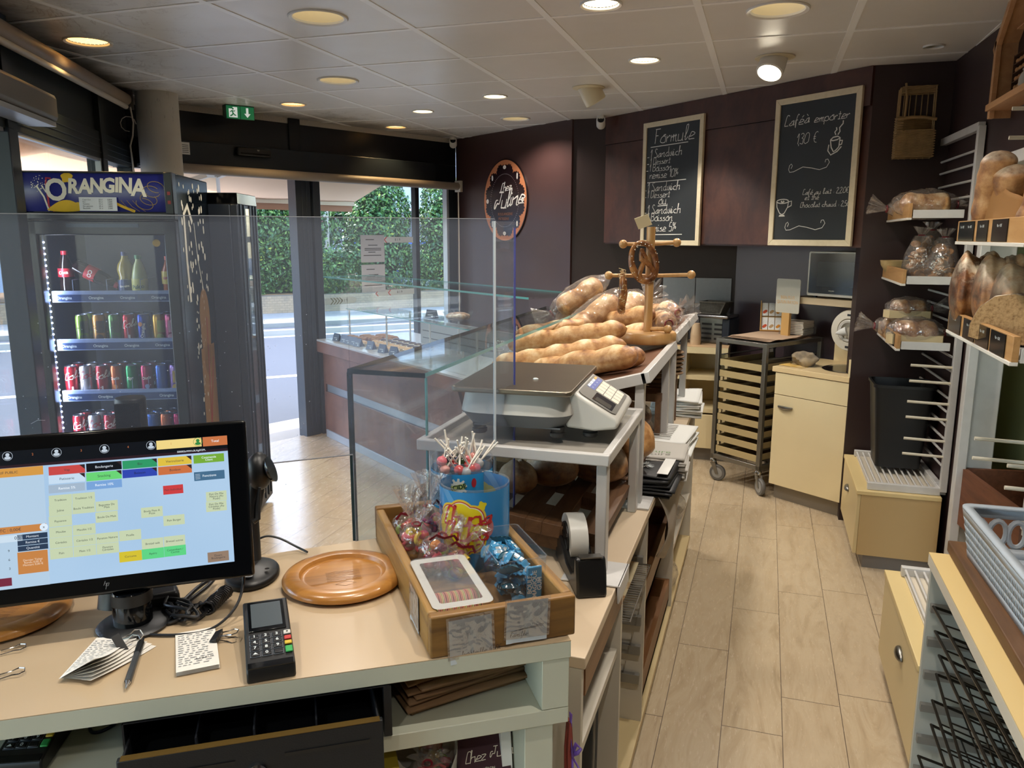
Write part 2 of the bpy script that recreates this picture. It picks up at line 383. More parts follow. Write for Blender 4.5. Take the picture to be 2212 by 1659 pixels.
for j in range(-11, 9): gb.box(-5.05, 2.05, GY + .6 * j - .012, GY + .6 * j + .012, CEIL - .0025, CEIL + .01)
struct(gb.build('trim_1', mat('ceiling_grid', 'efeeec', .4)))
# --- walls
def wall(name, a, b, z0, z1, th, m, side=1):
    """vertical slab from a to b; its thickness lies on the outer side"""
    a, b = V(a), V(b); d = (b - a).normalized(); n = V((d.y, -d.x)) * -side; o = MB()
    o.prism([tuple(a), tuple(b), tuple(b + n * th), tuple(a + n * th)], z0, z1); return struct(o.build(name, m))
wall('wall_sign', (-2.814, 7.062), (-1.48, 6.125), 0, 2.78, .12, brown)
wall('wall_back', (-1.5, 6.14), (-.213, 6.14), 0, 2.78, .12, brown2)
wall('wall_corner', (-.213, 6.13), (1.0, 5.117), 0, 2.78, .12, wall_lit)
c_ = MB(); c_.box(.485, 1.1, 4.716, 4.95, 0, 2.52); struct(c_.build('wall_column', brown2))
OP0, OP1, OPT = 2.1, 3.97, 1.95     # opening in the right wall
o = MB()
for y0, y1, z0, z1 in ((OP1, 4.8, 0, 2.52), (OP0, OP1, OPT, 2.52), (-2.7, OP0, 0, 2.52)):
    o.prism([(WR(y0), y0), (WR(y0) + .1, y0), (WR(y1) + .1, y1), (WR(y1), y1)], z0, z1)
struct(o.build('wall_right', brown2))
wall('wall_rear', (-1.4, -2.6), (1.3, -2.6), 0, 2.52, .1, mat('cream_paint', 'cfc5b2', .6), -1)
# fascia: the laminate soffit that carries the chalkboards
F0, FD = V((-1.205, 6.128)), V((.767, -.641)); FN = V((-.641, -.767)) # outward normal towards the room
o = MB(); e = F0 + FD * 2.203; bk = V((.641, .767)) * .5
o.prism([tuple(F0), tuple(e), tuple(e + bk * .5), tuple(F0 + V((.5, .01)))], 1.56, CEIL + .02); struct(o.build('wall_fascia', rust))
o = MB(); MF = frame((F0.x, F0.y, 0), FD)
o.box(0, 2.2, -.018, 0.0, 2.30, CEIL - .002, MF); o.box(0, .42, -.012, 0, 1.57, 2.295, MF); o.box(.985, 1.62, -.012, 0, 1.57, 2.295, MF); struct(o.build('trim_2', rust))
# --- door wall: black transom, header, posts, panes
def on_wall(o0, d, nrm):
    a = math.atan2(d.y, d.x); return MX.Translation((o0.x, o0.y, 0)) @ MX.Rotation(a, 4, 'Z')
MD = on_wall(DW0, DWD, DWN)      # local x along the wall, local -y is indoors
LD = (DW1 - DW0).length
o = MB(); o.box(-.1, LD, 0, .08, 2.26, 2.53, MD); o.box(-.1, LD, .0, .08, 2.06, 2.26, MD); o.box(1.19, 1.29, -.012, .02, 2.26, 2.5, MD); struct(o.build('trim_3', mat('black_transom', '0b0f16', .35, .1), bev=.004))
o = MB(); o.box(.02, 2.62, -.10, 0, 2.085, 2.255, MD); struct(o.build('trim_4', alu_dark, bev=.006))
o = MB(); o.box(.02, 1.24, -.075, -.005, 2.068, 2.085, MD); struct(o.build('trim_5', mat('door_track', 'b8bcc4', .3, .8)))
o = MB()
o.box(1.21, 1.345, -.03, .08, -.02, 2.09, MD); o.box(1.355, 1.42, -.05, .06, 0, 2.09, MD); o.box(1.345, 1.36, .0, .05, 0, 2.08, MD)
for x in (1.26, 1.30): o.box(x, x + .008, -.036, -.03, 0, 2.07, MD)
struct(o.build('door_1', alu_blue, bev=.004))
o = MB(); o.box(2.455, 2.50, -.01, .05, 0, 2.08, MD); o.box(2.87, LD, -.01, .08, 0, 2.1, MD); o.box(1.4, LD, -.02, .08, 0, .07, MD); struct(o.build('window_1', alu_dark, bev=.004))
o = MB(); o.box(2.845, 2.87, -.005, .05, 0.05, 2.08, MD); struct(o.build('trim_6', mat('light_aluminium', 'aeb4bd', .35, .4)))
o = MB(); o.box(1.42, 2.87, .02, .028, .07, 2.08, MD); struct(o.build('window_2', pane_m))
o = MB(); o.box(.08, .13, -.02, .06, 0, 2.1, MD); struct(o.build('trim_7', alu_dark))
o = MB(); o.box(.13, .62, .05, .058, .05, 2.08, MD); struct(o.build('window_3', pane_m))
# --- left window wall
ML = MX.Translation((-3.85, 4.05 + .086, 0)) @ MX.Rotation(math.atan2(-WLD.y, -WLD.x), 4, 'Z')   # local x runs towards the camera, local +y is indoors
ML = MX.Translation((-4.018, 4.341, 0)) @ MX.Rotation(math.atan2(-WLD.y, -WLD.x), 4, 'Z')
LL = 8.0
o = MB(); o.box(0, LL, -.08, -.02, 2.2, 2.53, ML); o.box(0, LL, -.08, .0, 2.05, 2.2, ML)
for x in (.68, 2.02, 3.3, 4.6, 5.9): o.box(x - .05, x + .05, -.08, .012, 2.05, 2.53, ML)
for k in range(3): o.box(0, LL, 0, .004, 2.08 + .035 * k, 2.085 + .035 * k, ML)
struct(o.build('trim_8', mat('dark_green_frame', '20282a', .45, .15), bev=.003))
o = MB()
for x, w_ in ((.06, .06), (.68, .09), (2.02, .10), (3.3, .09), (4.6, .09), (5.9, .09)): o.box(x - w_ / 2, x + w_ / 2, -.08, .01, 0, 2.06, ML)
o.box(0, LL, -.08, .01, 0, .08, ML); struct(o.build('window_4', mat('slate_frame', '2b3540', .4, .2), bev=.004))
o = MB(); o.box(.73, 1.97, -.03, -.005, 2.035, 2.052, ML); o.box(.73, .75, -.03, 0, .08, 2.05, ML); o.box(2.08, 3.25, -.03, -.005, 2.035, 2.052, ML); struct(o.build('trim_9', mat('light_aluminium', 'aeb4bd')))
o = MB(); o.box(.09, LL, -.05, -.042, .08, 2.05, ML); struct(o.build('window_5', pane_m))
# --- round pillar, painted render with a scuff
def _pil():
    t = NT('pillar_paint'); co = t.coord(); f = t.noise(co, 5, 6); c = t.mix(f, 'cfc9bd', 'b9b2a6')
    m = t.ramp(t.noise(t.coord('Object', (14, 14, 3)), 2, 8, .7), ((.60, (0, 0, 0)), (.66, (1, 1, 1)))); t.base(t.mix(t.math('MULTIPLY', m, .5), c, '6d665d'), .6); t.bump(t.noise(co, 60, 4), .12, .004); return t.m
o = MB(); o.lathe([(.126, 0), (.126, CEIL)], 48, T(-3.725, 4.27), capt=False); struct(o.build('pillar', _pil()))
# --- back room seen through the right wall opening
tile = mat('pale_green_board', 'aab080', .5)
def _board():
    t = NT('back_boards'); c = t.n('TexCoord'); s = t.n('SeparateXYZ'); t.l(c.outputs['Object'], s.inputs[0]); f = t.math('FRACT', t.math('MULTIPLY', s.outputs[2], 9))
    t.base(t.mix(t.math('LESS_THAN', f, .06), 'b4b98c', '8b9068'), .5); return t.m
wall('wall_backroom', (1.75, 1.4), (1.75, 4.9), 0, 2.5, .08, _board()); wall('wall_backroom_end', (.96, 4.42), (1.8, 4.42), 0, 2.5, .08, tile, -1)
o = MB(); o.box(.98, 1.75, 1.4, 4.42, -.02, -.001); struct(o.build('floor_backroom', mat('grey_tile', '8a8680', .5)))
o = MB(); o.box(.9, 1.85, 1.4, 4.5, 2.42, 2.49); struct(o.build('ceiling_backroom', white_pl))
o = MB()
jx = WR(OP1)
o.box(jx - .012, jx + .13, OP1 - .06, OP1, 0, OPT); o.box(jx - .02, jx + .02, OP1 - .10, OP1 - .05, 0, OPT - .01); o.box(jx + .0, jx + .14, OP0, OP1, OPT - .05, OPT); struct(o.build('door_2', white_metal, bev=.004))
# ================================================================ ceiling lamps
bulb_w = mat('lamp_warm', (1, .86, .62), emit=3.2); bulb_y = mat('lamp_amber', (1, .66, .22), emit=1.6); refl_m = mat('lamp_reflector', 'd6cdb4', .35); ring_m = mat('lamp_ring', 'd8d6d0', .35)
NM = {'wide': 'deep round recessed downlight', 'led': 'small round recessed lamp with bright lens', 'amber': 'recessed lamp with amber lens', 'small': 'tiny round unlit recessed spot'}
WH = ['nearest the window side above the counter', 'above the aisle, foremost of its kind at right', 'over the entrance mat', 'farthest of its kind, near the oval sign wall', 'at the top edge of the view', 'between the two tilted spots', 'mid ceiling, left of the bullet spots', 'second farthest along the window ceiling',
      'beside the roller blind, over stained tiles', 'beside the green exit sign', 'farthest along the black transom', 'above the wicker basket', 'added unseen over the till', 'added unseen over the aisle', 'added unseen over the bread scale', 'added unseen above the near bread rack', 'added unseen over the rear of the shop', 'added unseen over the rear aisle']
def spot(o, energy, col, size, blend=.6, rad=.05, loc=(0, 0, -.02), rot=(0, 0, 0)):
    l = bpy.data.lights.new('bulb', 'SPOT'); l.energy = energy; l.color = col; l.spot_size = R(size); l.spot_blend = blend; l.shadow_soft_size = rad
    b = bpy.data.objects.new('bulb', l); COL.objects.link(b); b.parent = o; b.location = loc; b.rotation_euler = rot; return b
for (k, x, y, r), wh in zip(LAMPS, WH):
    t = thing('recessed_downlight', NM[k] + ' ' + wh, 'ceiling lamp', (x, y, CEIL), 0, {'wide': 'deep recessed downlights', 'led': 'small LED lamps', 'amber': 'amber lamps along the windows'}.get(k))
    MB().lathe([(r * .84, .004), (r, .003), (r, -.004), (r * .97, -.008), (r * .86, -.004), (r * .84, .004)], 40).build('trim_ring', ring_m, t)
    if k == 'wide':
        MB().lathe([(r * .85, .0), (r * .80, .05), (r * .62, .11), (r * .5, .125)], 40, capb=False, capt=False).build('reflector', refl_m, t)
        MB().lathe([(.001, .118), (r * .5, .118), (r * .5, .124), (.001, .124)], 24).build('bulb_lens', bulb_w, t); spot(t, 30, (1, .91, .80), 140, .6, .012, (0, 0, .012))
    elif k == 'small':
        MB().lathe([(r * .85, 0), (r * .6, .03), (.001, .032)], 24, capb=False).build('reflector', mat('dull_reflector', '8c8672', .4), t)
    else:
        b = MB(); b.lathe([(.001, .012), (r * .5, .010), (r * .8, .006), (r * .85, .02), (.001, .02)], 32)
        for q in range(14): b.box(-r * .8, r * .8, -.0015, .0015, .004, .008, RZ(q * 180 / 14))
        b.build('lens', bulb_w if k == 'led' else bulb_y, t); spot(t, 27 if k == 'led' else 14, (1, .92, .82) if k == 'led' else (1, .68, .3), 120, .7, .05)
for i, ((x, y), lb) in enumerate(zip(SPOTS, ('white tilted bullet spotlight with lit face beside the larger chalkboard', 'cream bullet spotlight turned away, hanging before the smaller chalkboard'))):
    t = thing('bullet_spotlight', lb, 'spotlight', (x, y, CEIL), 0, 'tilting bullet spots'); A = RZ(-60 if i == 0 else 150) @ RX(0)
    MB().lathe([(.06, .0), (.097, -.001), (.097, -.006), (.06, -.012)], 40).build('trim_ring', mat('cream_enamel', 'd9cdae', .35), t)
    tilt = RZ(65 if i == 0 else 215) @ RY(32)
    MB().lathe([(.062, .02), (.066, -.05), (.066, -.095), (.058, -.10), (.056, -.085), (.001, -.085)], 40, tilt).build('barrel', mat('cream_enamel', 'd9cdae', .35) if i else white_pl, t)
    if i == 0: MB().lathe([(.001, -.092), (.055, -.092), (.055, -.094), (.001, -.094)], 32, tilt).build('lens', mat('spot_lens', (1, .9, .7), emit=9), t)
    s_ = spot(t, 34, (1, .91, .8), 75, .5, .04); s_.matrix_basis = tilt @ T(0, 0, -.11)
# ================================================================ street outside
def _asph():
    t = NT('asphalt'); co = t.coord(); f = t.noise(co, 90, 3, .7); g = t.noise(co, .8, 5)
    t.base(t.mix(g, t.ramp(f, ((.3, '363a41'), (.7, '5c616a'))), '484c54'), .85); return t.m
SD = V((.715, .699)); SN = V((.699, -.715))          # street direction, towards the shop
SW = V((-10.0, 13.39))                                # a point on the low stone wall
MS = MX.Translation((SW.x, SW.y, 0)) @ MX.Rotation(math.atan2(SD.y, SD.x), 4, 'Z')   # local x along the street, -y towards the shop
o = MB(); o.add([(-40, -14, -.03), (-4, -14, -.03), (-4, 3, -.03), (-2.5, 6.8, -.03), (2, 9, -.03), (22, 26, -.03), (22, 60, -.03), (-60, 60, -.03), (-60, -14, -.03)], [tuple(range(9))]); struct(o.build('road', _asph()))
conc = mat('pavement_concrete', 'a8a39a', .8, var=.12, vs=2, bump=.2, bs=60)
o = MB(); a, b = DW0 + DWD * -.2, DW0 + DWD * 8; q = -DWN
o.prism([tuple(a), tuple(b), tuple(b + q * .62), tuple(a + q * .62)], -.05, -.005)
a, b = V((-4.03, 4.33)), V((-.0, -2.8)); q = V((-.867, -.5)); o.prism([tuple(a + q * .1), tuple(a + q * .7), tuple(b + q * .7), tuple(b + q * .1)], -.05, -.005); struct(o.build('pavement', conc))
wl = mat('road_paint', 'd8d8d4', .7)
o = MB(); o.box(-30, 30, -7.2, -7.06, -.03, -.026, MS); o.box(-30, 30, -3.35, -3.15, -.03, -.026, MS); struct(o.build('road_marking', wl))
o = MB(); o.box(-30, 30, -1.9, 0.2, -.03, .05, MS); o.box(-30, 30, -3.15, -2.95, -.03, .06, MS); struct(o.build('kerb', conc))
def _stone():
    t = NT('stone_wall'); co = t.coord('Object', (1, 1, 1)); b = t.n('TexBrick'); b.inputs['Scale'].default_value = 5; b.inputs['Color1'].default_value = (*lin('a08d76'), 1); b.inputs['Color2'].default_value = (*lin('7f7468'), 1)
    b.inputs['Mortar'].default_value = (*lin('5a5550'), 1); b.inputs['Mortar Size'].default_value = .03; s = t.n('SeparateXYZ'); t.l(co, s.inputs[0]); c = t.n('CombineXYZ'); t.l(s.outputs[0], c.inputs[0]); t.l(s.outputs[2], c.inputs[1]); t.l(c.outputs[0], b.inputs[0])
    t.base(t.mix(t.noise(co, 3, 4), b.outputs[0], 'b59a78', 'MIX'), .9); return t.m
o = MB(); o.box(-16, 24, 0, .35, -.03, .40, MS.copy().inverted() @ MS); w_ = o.build('wall_garden', _stone()); w_.matrix_basis = MS; struct(w_)
soil = mat('dry_bark', '8a6a48', .95, var=.3, vs=10); o = MB(); o.box(-16, 24, .35, 3.2, -.03, .42, MS); struct(o.build('ground_bed', soil))
leafm = NT('hedge_leaf'); g = leafm.n('Attribute', attribute_name='tone'); leafm.base(leafm.ramp(g.outputs['Fac'], ((0, '24401f'), (.45, '3f6630'), (.8, '6f9245'), (1, 'a8b24e'))), .45); LEAF = leafm.m
core = mat('hedge_core', '1c2e17', .9)
def foliage(fn, n, size, seed):
    """n leaves; fn(rng) -> a point on or in the crown and its outward direction"""
    rg = random.Random(seed); b = MB(); tones = []
    for _ in range(n):
        p, d = fn(rg); p = V(p); d = (V(d) + V((rg.gauss(0, .6), rg.gauss(0, .6), rg.gauss(0, .6)))).normalized(); u = d.orthogonal().normalized(); u.rotate(MX.Rotation(rg.uniform(0, 6.3), 3, d)); v = d.cross(u); s = size * rg.uniform(.6, 1.3)
        b.add([p - u * s, p + v * s * .5 + d * s * .2, p + u * s, p - v * s * .5 + d * s * .2], [(0, 1, 2, 3)]); tones += [min(1, max(0, rg.gauss(.4, .25)))] * 4
    b.c = tones; return b
def box_hedge(x0, x1, y0, y1, z0, z1, r=.25):
    def f(rg):
        c = V(((x0 + x1) / 2, (y0 + y1) / 2, (z0 + z1) / 2)); h = V(((x1 - x0) / 2, (y1 - y0) / 2, (z1 - z0) / 2)); k = rg.random()
        p = V((rg.uniform(-1, 1), rg.uniform(-1, 1), rg.uniform(-1, 1)))
        if k < .62: p.y = -1
        elif k < .8: p.z = 1
        else: p.x = rg.choice((-1, 1))
        d = p.normalized(); q = V((p.x * h.x, p.y * h.y, p.z * h.z)); m = rg.gauss(0, .05); n_ = NZ.noise(q * 2.2 + c) * .14
        return c + q + d * (m + n_), d
    return f
def dome_hedge(cx, cy, r, z0, z1):
    def f(rg):
        t = rg.uniform(0, 2 * PI); z = rg.random() ** .8; rad = r * (1 if z < .55 else math.sqrt(max(0, 1 - ((z - .55) / .47) ** 2)))
        d = V((math.cos(t), math.sin(t), .2 if z < .6 else .9)).normalized(); p = V((cx + rad * math.cos(t), cy + rad * math.sin(t), z0 + (z1 - z0) * z)); return p + d * (NZ.noise(p * 2) * .15 + rg.gauss(0, .05)), d
    return f
def hedge(name, label, M, fn, n, size, seed, corefn):
    t = thing(name, label, 'hedge' if 'hedge' in label else 'tree', M=M); foliage(fn, n, size, seed).build('foliage', LEAF, t); b = MB(); corefn(b); b.build('stem', core, t); return t
hedge('clipped_hedge', 'tall block of green hedge above the stone wall, beside the open doorway', MS @ T(.1, .9, 0), box_hedge(-1.6, 1.75, -.5, .5, .42, 2.9), 16000, .045, 1, lambda b: b.box(-1.45, 1.6, -.38, .4, .3, 2.75))
hedge('clipped_tree', 'dome topped green clipped tree behind the two notices on the glass', MS @ T(3.15, .9, 0), dome_hedge(0, 0, .66, .42, 3.0), 8000, .045, 2, lambda b: b.ball((0, 0, 1.55), (.5, .5, 1.2)))
hedge('clipped_tree', 'narrow green clipped tree beside the sign wall edge of the window', MS @ T(4.75, .9, 0), dome_hedge(0, 0, .55, .42, 2.95), 6000, .045, 3, lambda b: b.ball((0, 0, 1.5), (.4, .4, 1.1)))
hedge('low_hedge', 'low rounded green hedge under the white vehicle, behind the pastry case glass', MS @ T(2.0, .75, 0), box_hedge(-.5, .75, -.45, .4, .42, 1.25), 4500, .045, 4, lambda b: b.box(-.4, .65, -.35, .3, .3, 1.15))
hedge('low_hedge', 'low green hedge between the two clipped trees with sky blue car behind', MS @ T(4.0, .8, 0), box_hedge(-.3, .4, -.4, .4, .42, 1.2), 2500, .045, 5, lambda b: b.box(-.2, .3, -.3, .3, .3, 1.1))
hedge('street_tree', 'leafy yellow green tree seen through the side window above the cooler', MX.Translation((-14.2, 10.9, 0)), dome_hedge(0, 0, .95, 1.2, 3.7), 7000, .07, 6, lambda b: (b.ball((0, 0, 2.3), (.7, .7, 1.1)), b.tube([(0, 0, -.03), (0, 0, 1.6)], .09)))
hedge('street_tree', 'dark green tree at the extreme edge of the side window', MX.Translation((-12.9, 8.1, 0)), dome_hedge(0, 0, .75, .5, 3.1), 6000, .06, 7, lambda b: (b.ball((0, 0, 1.7), (.55, .55, 1.0)), b.tube([(0, 0, -.03), (0, 0, 1.2)], .08)))
hedge('street_tree', 'distant green tree by the light grey building', MS @ T(4.6, 7.5, 0), dome_hedge(0, 0, .9, 1.2, 4.2), 4000, .09, 8, lambda b: (b.ball((0, 0, 2.6), (.7, .7, 1.2)), b.tube([(0, 0, -.03), (0, 0, 1.6)], .09)))
# far buildings
bl = mat('pale_grey_cladding', 'b9c0cc', .7, var=.05, vs=.5); wn = mat('building_window', '4a5666', .15)
t = thing('building', 'light grey building far behind the clipped trees', 'building', M=MS @ T(7, 17, 0)); b = MB(); b.box(-9, 14, 0, 6, -.03, 7.0); b.build('wall', bl, t)
for i in range(5):
    b = MB(); b.box(-6 + i * 4, -4.4 + i * 4, -.05, 0, 1.2, 2.8); f_ = b.build('window', white_pl, t); b = MB(); b.box(-5.9 + i * 4, -4.5 + i * 4, -.07, -.04, 1.3, 2.7); b.build('pane', wn, f_)
t = thing('building', 'blue grey industrial building beyond the side window tree', 'building', M=MX.Translation((-22, 12, 0)) @ RZ(60)); b = MB(); b.box(-14, 14, 0, 6, -.03, 6.5); b.build('wall', bl, t); b = MB(); b.box(-14.2, 14.2, -.2, 6.2, 6.5, 6.8); b.build('roof', mat('slate_roof', '6a6f7a', .7), t)
# poster board
t = thing('advertising_panel', 'pale advertising panel with pink and blue spots beyond the low hedge', 'sign', M=MS @ T(2.35, 3.4, 0)); b = MB(); b.box(-.25, .3, -.03, .03, 1.25, 2.62); b.build('panel', mat('pale_poster', 'c9c6b8', .5), t); b = MB(); b.box(-.03, .03, -.03, .03, -.03, 1.3); b.build('post', alu_dark, t)
for i, (x, z, r, c) in enumerate(((-.05, 2.2, .12, '6d8fc0'), (.1, 2.0, .10, 'c06a78'), (.1, 1.45, .1, '4aa0c8'), (.02, 2.55, .1, 'd78aa8'), (.12, 1.72, .08, '8f8fd0'))):
    b = MB(); b.blob(x, z, lambda a: r, 20, 1, lambda X, Z: (X, -.034, Z)); b.build('print', mat('poster_' + c, c, .5), t)
def car(label, M, col):
    t = thing('parked_car', label, 'car', M=M); b = MB()
    b.add([(x, y, z) for y in (-.85, .85) for x, z in ((-2.1, .3), (-2.15, .8), (-1.7, .95), (-1.2, 1.45), (.6, 1.5), (1.2, 1.0), (2.05, .85), (2.1, .3))], [tuple(range(8)), tuple(range(15, 7, -1))] + [(i, i + 8, (i + 1) % 8 + 8, (i + 1) % 8) for i in range(8)]); b.build('body', mat('car_' + col, col, .2, .3), t, bev=.08)
    b = MB(); b.add([(x, y, z) for y in (-.87, .87) for x, z in ((-1.45, 1.0), (-1.1, 1.38), (.5, 1.42), (1.0, 1.02))], [(0, 1, 2, 3), (7, 6, 5, 4)]); b.build('window', wn, t)
    for x in (-1.35, 1.3):
        for y in (-.8, .8): b = MB(); b.lathe([(.05, -.1), (.3, -.1), (.32, 0), (.3, .1), (.05, .1)], 20, T(x, y, .29) @ RX(90)); b.build('wheel', black, t)
car('white parked car behind the low hedge', MS @ T(1.2, 5.2, .1), 'd9dde0'); car('blue parked car behind the clipped trees', MS @ T(4.9, 4.4, 0), '2f5fb0')
# awnings: fabric, front bar, folding arms
def _fab():
    t = NT('awning_fabric'); f = t.noise(t.coord(), 2.2, 5); c = t.mix(f, 'd9b99d', 'c9a88e'); t.base(c, .85)
    tl = t.n('BsdfTranslucent'); t.l(c, tl.inputs[0]); m = t.n('MixShader'); m.inputs[0].default_value = .55; t.l(t.b.outputs[0], m.inputs[1]); t.l(tl.outputs[0], m.inputs[2]); t.l(m.outputs[0], t.out.inputs[0]); return t.m
fab = _fab(); arm_m = mat('awning_arm', 'cfc6ba', .4)
def awning(label, M, x0, x1, out, z0, z1, arms):
    t = thing('awning', label, 'awning', M=M)
    b = MB(); b.grid(lambda u, v: (x0 + (x1 - x0) * u, .1 + (out - .1) * v, z0 + (z1 - z0) * v - .03 * math.sin(PI * v) + .004 * math.sin(u * 40)), 40, 8); b.build('canopy', fab, t)
    b = MB(); b.bar((x0, out, z1), (x1, out, z1), .05, .06); b.build('front_bar', arm_m, t); b = MB(); b.box(x0, x1, out + .01, out + .03, z1 - .09, z1 - .01); b.build('valance', mat('valance', 'a8806c', .8), t)
    b = MB(); b.box(x0, x1, .0, .1, z0 - .06, z0 + .06); b.build('cassette', arm_m, t)
    for a, e, k in arms: b = MB(); b.bar((a, .1, z0 - .1), (e, out * .55, (z0 + z1) / 2 - .12), .06, .07); b.bar((e, out * .55, (z0 + z1) / 2 - .12), (k, out - .02, z1 - .02), .03, .04); b.build('folding_arm', arm_m, t)
awning('beige fabric awning above the open doorway, seen from below', MD, -1.2, 2.95, 1.55, 2.52, 1.96, ((.4, 1.0, .7), (1.5, 1.05, 1.42)))
awning('beige fabric awning added beyond the side window to block sun', ML @ RZ(180) @ T(0, .08, 0), -1.75, .6, 1.6, 2.5, 2.02, ((-1.3, -.7, -1.1),))  # awning added to keep direct sun out of the side window
# notices and arrow stickers on the window pane
def P(x, z, y=.017): return MD @ MX(((1, 0, 0, x), (0, 0, -1, y), (0, 1, 0, z), (0, 0, 0, 1)))
def dwx(p): return (V(p) - DW0).dot(DWD)
xn = dwx((-3.268, 6.035)); xe = dwx((-3.165, 6.267))
for z0, z1, lb in ((1.395, 1.625, 'upper of two white printed notices taped on the window'), (1.14, 1.375, 'lower of two white printed notices taped on the window')):
    o = MB(); o.box(xn, xe, .013, .016, z0, z1); s_ = o.build('notice', mat('notice_paper', 'b9bcc2', .7)); s_.matrix_basis = MD; tag(s_, lb, 'notice', 'window notices'); b = MB()
    for k, (u0, u1, v) in enumerate(((.2, .55, .82), (.3, .7, .62), (.15, .85, .5), (.15, .85, .44), (.3, .6, .36), (.1, .85, .24))): b.box(xn + (xe - xn) * u0, xn + (xe - xn) * u1, .0115, .0125, z0 + (z1 - z0) * v, z0 + (z1 - z0) * v + .006)
    b.build('print', ink, s_)
red = mat('sign_red', 'c4332c', .5); whs = mat('sticker_white', 'd4dcdc', .5); olive = mat('sign_olive', '7b7f6a', .5)
def arrow(label, x0, x1, z, h, right, chev):
    t = thing('arrow_sticker', label, 'sticker', M=P(x0, z)); L = x1 - x0; b = MB(); pts = [(0, -h / 2), (L - h * .6, -h / 2), (L, 0), (L - h * .6, h / 2), (0, h / 2)]
    if not right: pts = [(L - x, y) for x, y in pts][::-1]
    b.prism(pts, 0, .002); b.build('plate', whs, t)
    for c in chev:
        s_ = 1 if right else -1; b = MB(); b.prism([(c, -h / 2), (c + .012 , -h / 2), (c + .012 + s_ * h * .5, 0), (c + .012, h / 2), (c, h / 2), (c + s_ * h * .5, 0)], .002, .003); b.build('chevron', olive if right else red, t)
    text('8 1 9', h * .6, T(L * .62, 0, .0035), ink, t)
arrow('white arrow sticker with red chevrons crossing the upper notice', dwx((-3.22, 6.13)), 2.44, 1.585, .05, False, (.03, .17))
arrow('white arrow sticker with red chevrons low on the glass', dwx((-3.215, 6.16)), 2.44, 1.125, .05, False, (.03, .17))
arrow('white arrow sticker with olive chevrons above the brown case end', 1.44, 1.80, 1.085, .055, True, (.08, .11, .14, .17))
text('du mardi', .025, P(1.75, 1.30) , whs, bpy.data.objects['window_2'], 'lettering'); text('06h30 19h30', .025, P(1.75, 1.26), whs, bpy.data.objects['window_2'])
# ================================================================ things on the walls and ceiling
chalk = mat('chalk', 'd9d8d2', .8); slate = None
def _slate():
    t = NT('blackboard'); f = t.noise(t.coord('Object', (1, 1, .5)), 3, 6); t.base(t.mix(f, '15191b', '23282b'), .55); return t.m
slate = _slate(); frame_w = wood('pale_frame_wood', 'cdbf9f', 'd6c9ab', 'dccfb4', 1, 'Z', .5, .04)
def board(label, x0, x1, z0, z1):
    t = thing('chalkboard', label, 'chalkboard', M=MF @ MX(((1, 0, 0, x0), (0, 0, -1, -.022), (0, 1, 0, z0), (0, 0, 0, 1))), group='framed chalkboards'); W, H = x1 - x0, z1 - z0; f = .034
    b = MB(); b.box(f * .8, W - f * .8, f * .8, H - f * .8, 0, .008); b.build('slate_panel', slate, t)
    for q in (((0, 0), (W, 0), (W - f, f), (f, f)), ((W, 0), (W, H), (W - f, H - f), (W - f, f)), ((W, H), (0, H), (f, H - f), (W - f, H - f)), ((0, H), (0, 0), (f, f), (f, H - f))):
        b = MB(); b.prism(q, -.004, .016); b.build('frame_rail', frame_w, t, bev=.002)
    return t, W, H, (lambda x, y: (x, y, .0095))
t, W, H, fn = board('narrow chalkboard with lunch menu offers, behind the pretzel stand', .448, 1.028, 1.558, 2.403)
b = MB(); Y = lambda v: H * (1 - v); X = lambda u: W * u
hand(b, 'Formule', X(.19), Y(.175), .043, fn, .11); b.ribbon([(X(.13), Y(.20)), (X(.76), Y(.195))], .005, fn)
for s, u, v, h in (('1 Sandwich', .13, .285, .030), ('1 Dessert', .13, .34, .024), ('1 Boisson', .12, .395, .026), ('remise 10%', .13, .452, .029), ('1 Sandwich', .10, .555, .031), ('1 Dessert', .10, .61, .027), ('ou', .30, .665, .035), ('1 Sandwich', .11, .74, .032), ('1 Boisson', .11, .80, .030), ('remise 5%', .12, .885, .032)):
    hand(b, s, X(u), Y(v), h * .84, fn, .15)
    if s[0] == '1': b.ribbon([(X(u - .055), Y(v - .005)), (X(u - .02), Y(v - .005))], .005, fn)
for u0, u1, v in ((.09, .75, .485), (.29, .46, .68), (.12, .72, .915)): b.ribbon([(X(u0), Y(v)), (X(u1), Y(v - .004))], .005, fn)
b.build('lettering', chalk, t)
t, W, H, fn = board('wide chalkboard with takeaway coffee prices, beside the dark column', 1.601, 2.162, 1.567, 2.405)
b = MB()
hand(b, 'Café', X(.12), Y(.185), .026, fn, .14); hand(b, 'à', X(.36), Y(.18), .026, fn, .14); hand(b, 'emporter', X(.48), Y(.185), .022, fn, .15); hand(b, '1,30 €', X(.28), Y(.315), .026, fn, .12)
hand(b, 'Café au lait : 2,20€', X(.40), Y(.655), .0135, fn, .17); hand(b, 'et thé', X(.43), Y(.69), .0135, fn, .17); hand(b, 'Chocolat chaud : 2,50€', X(.38), Y(.74), .0128, fn, .17)
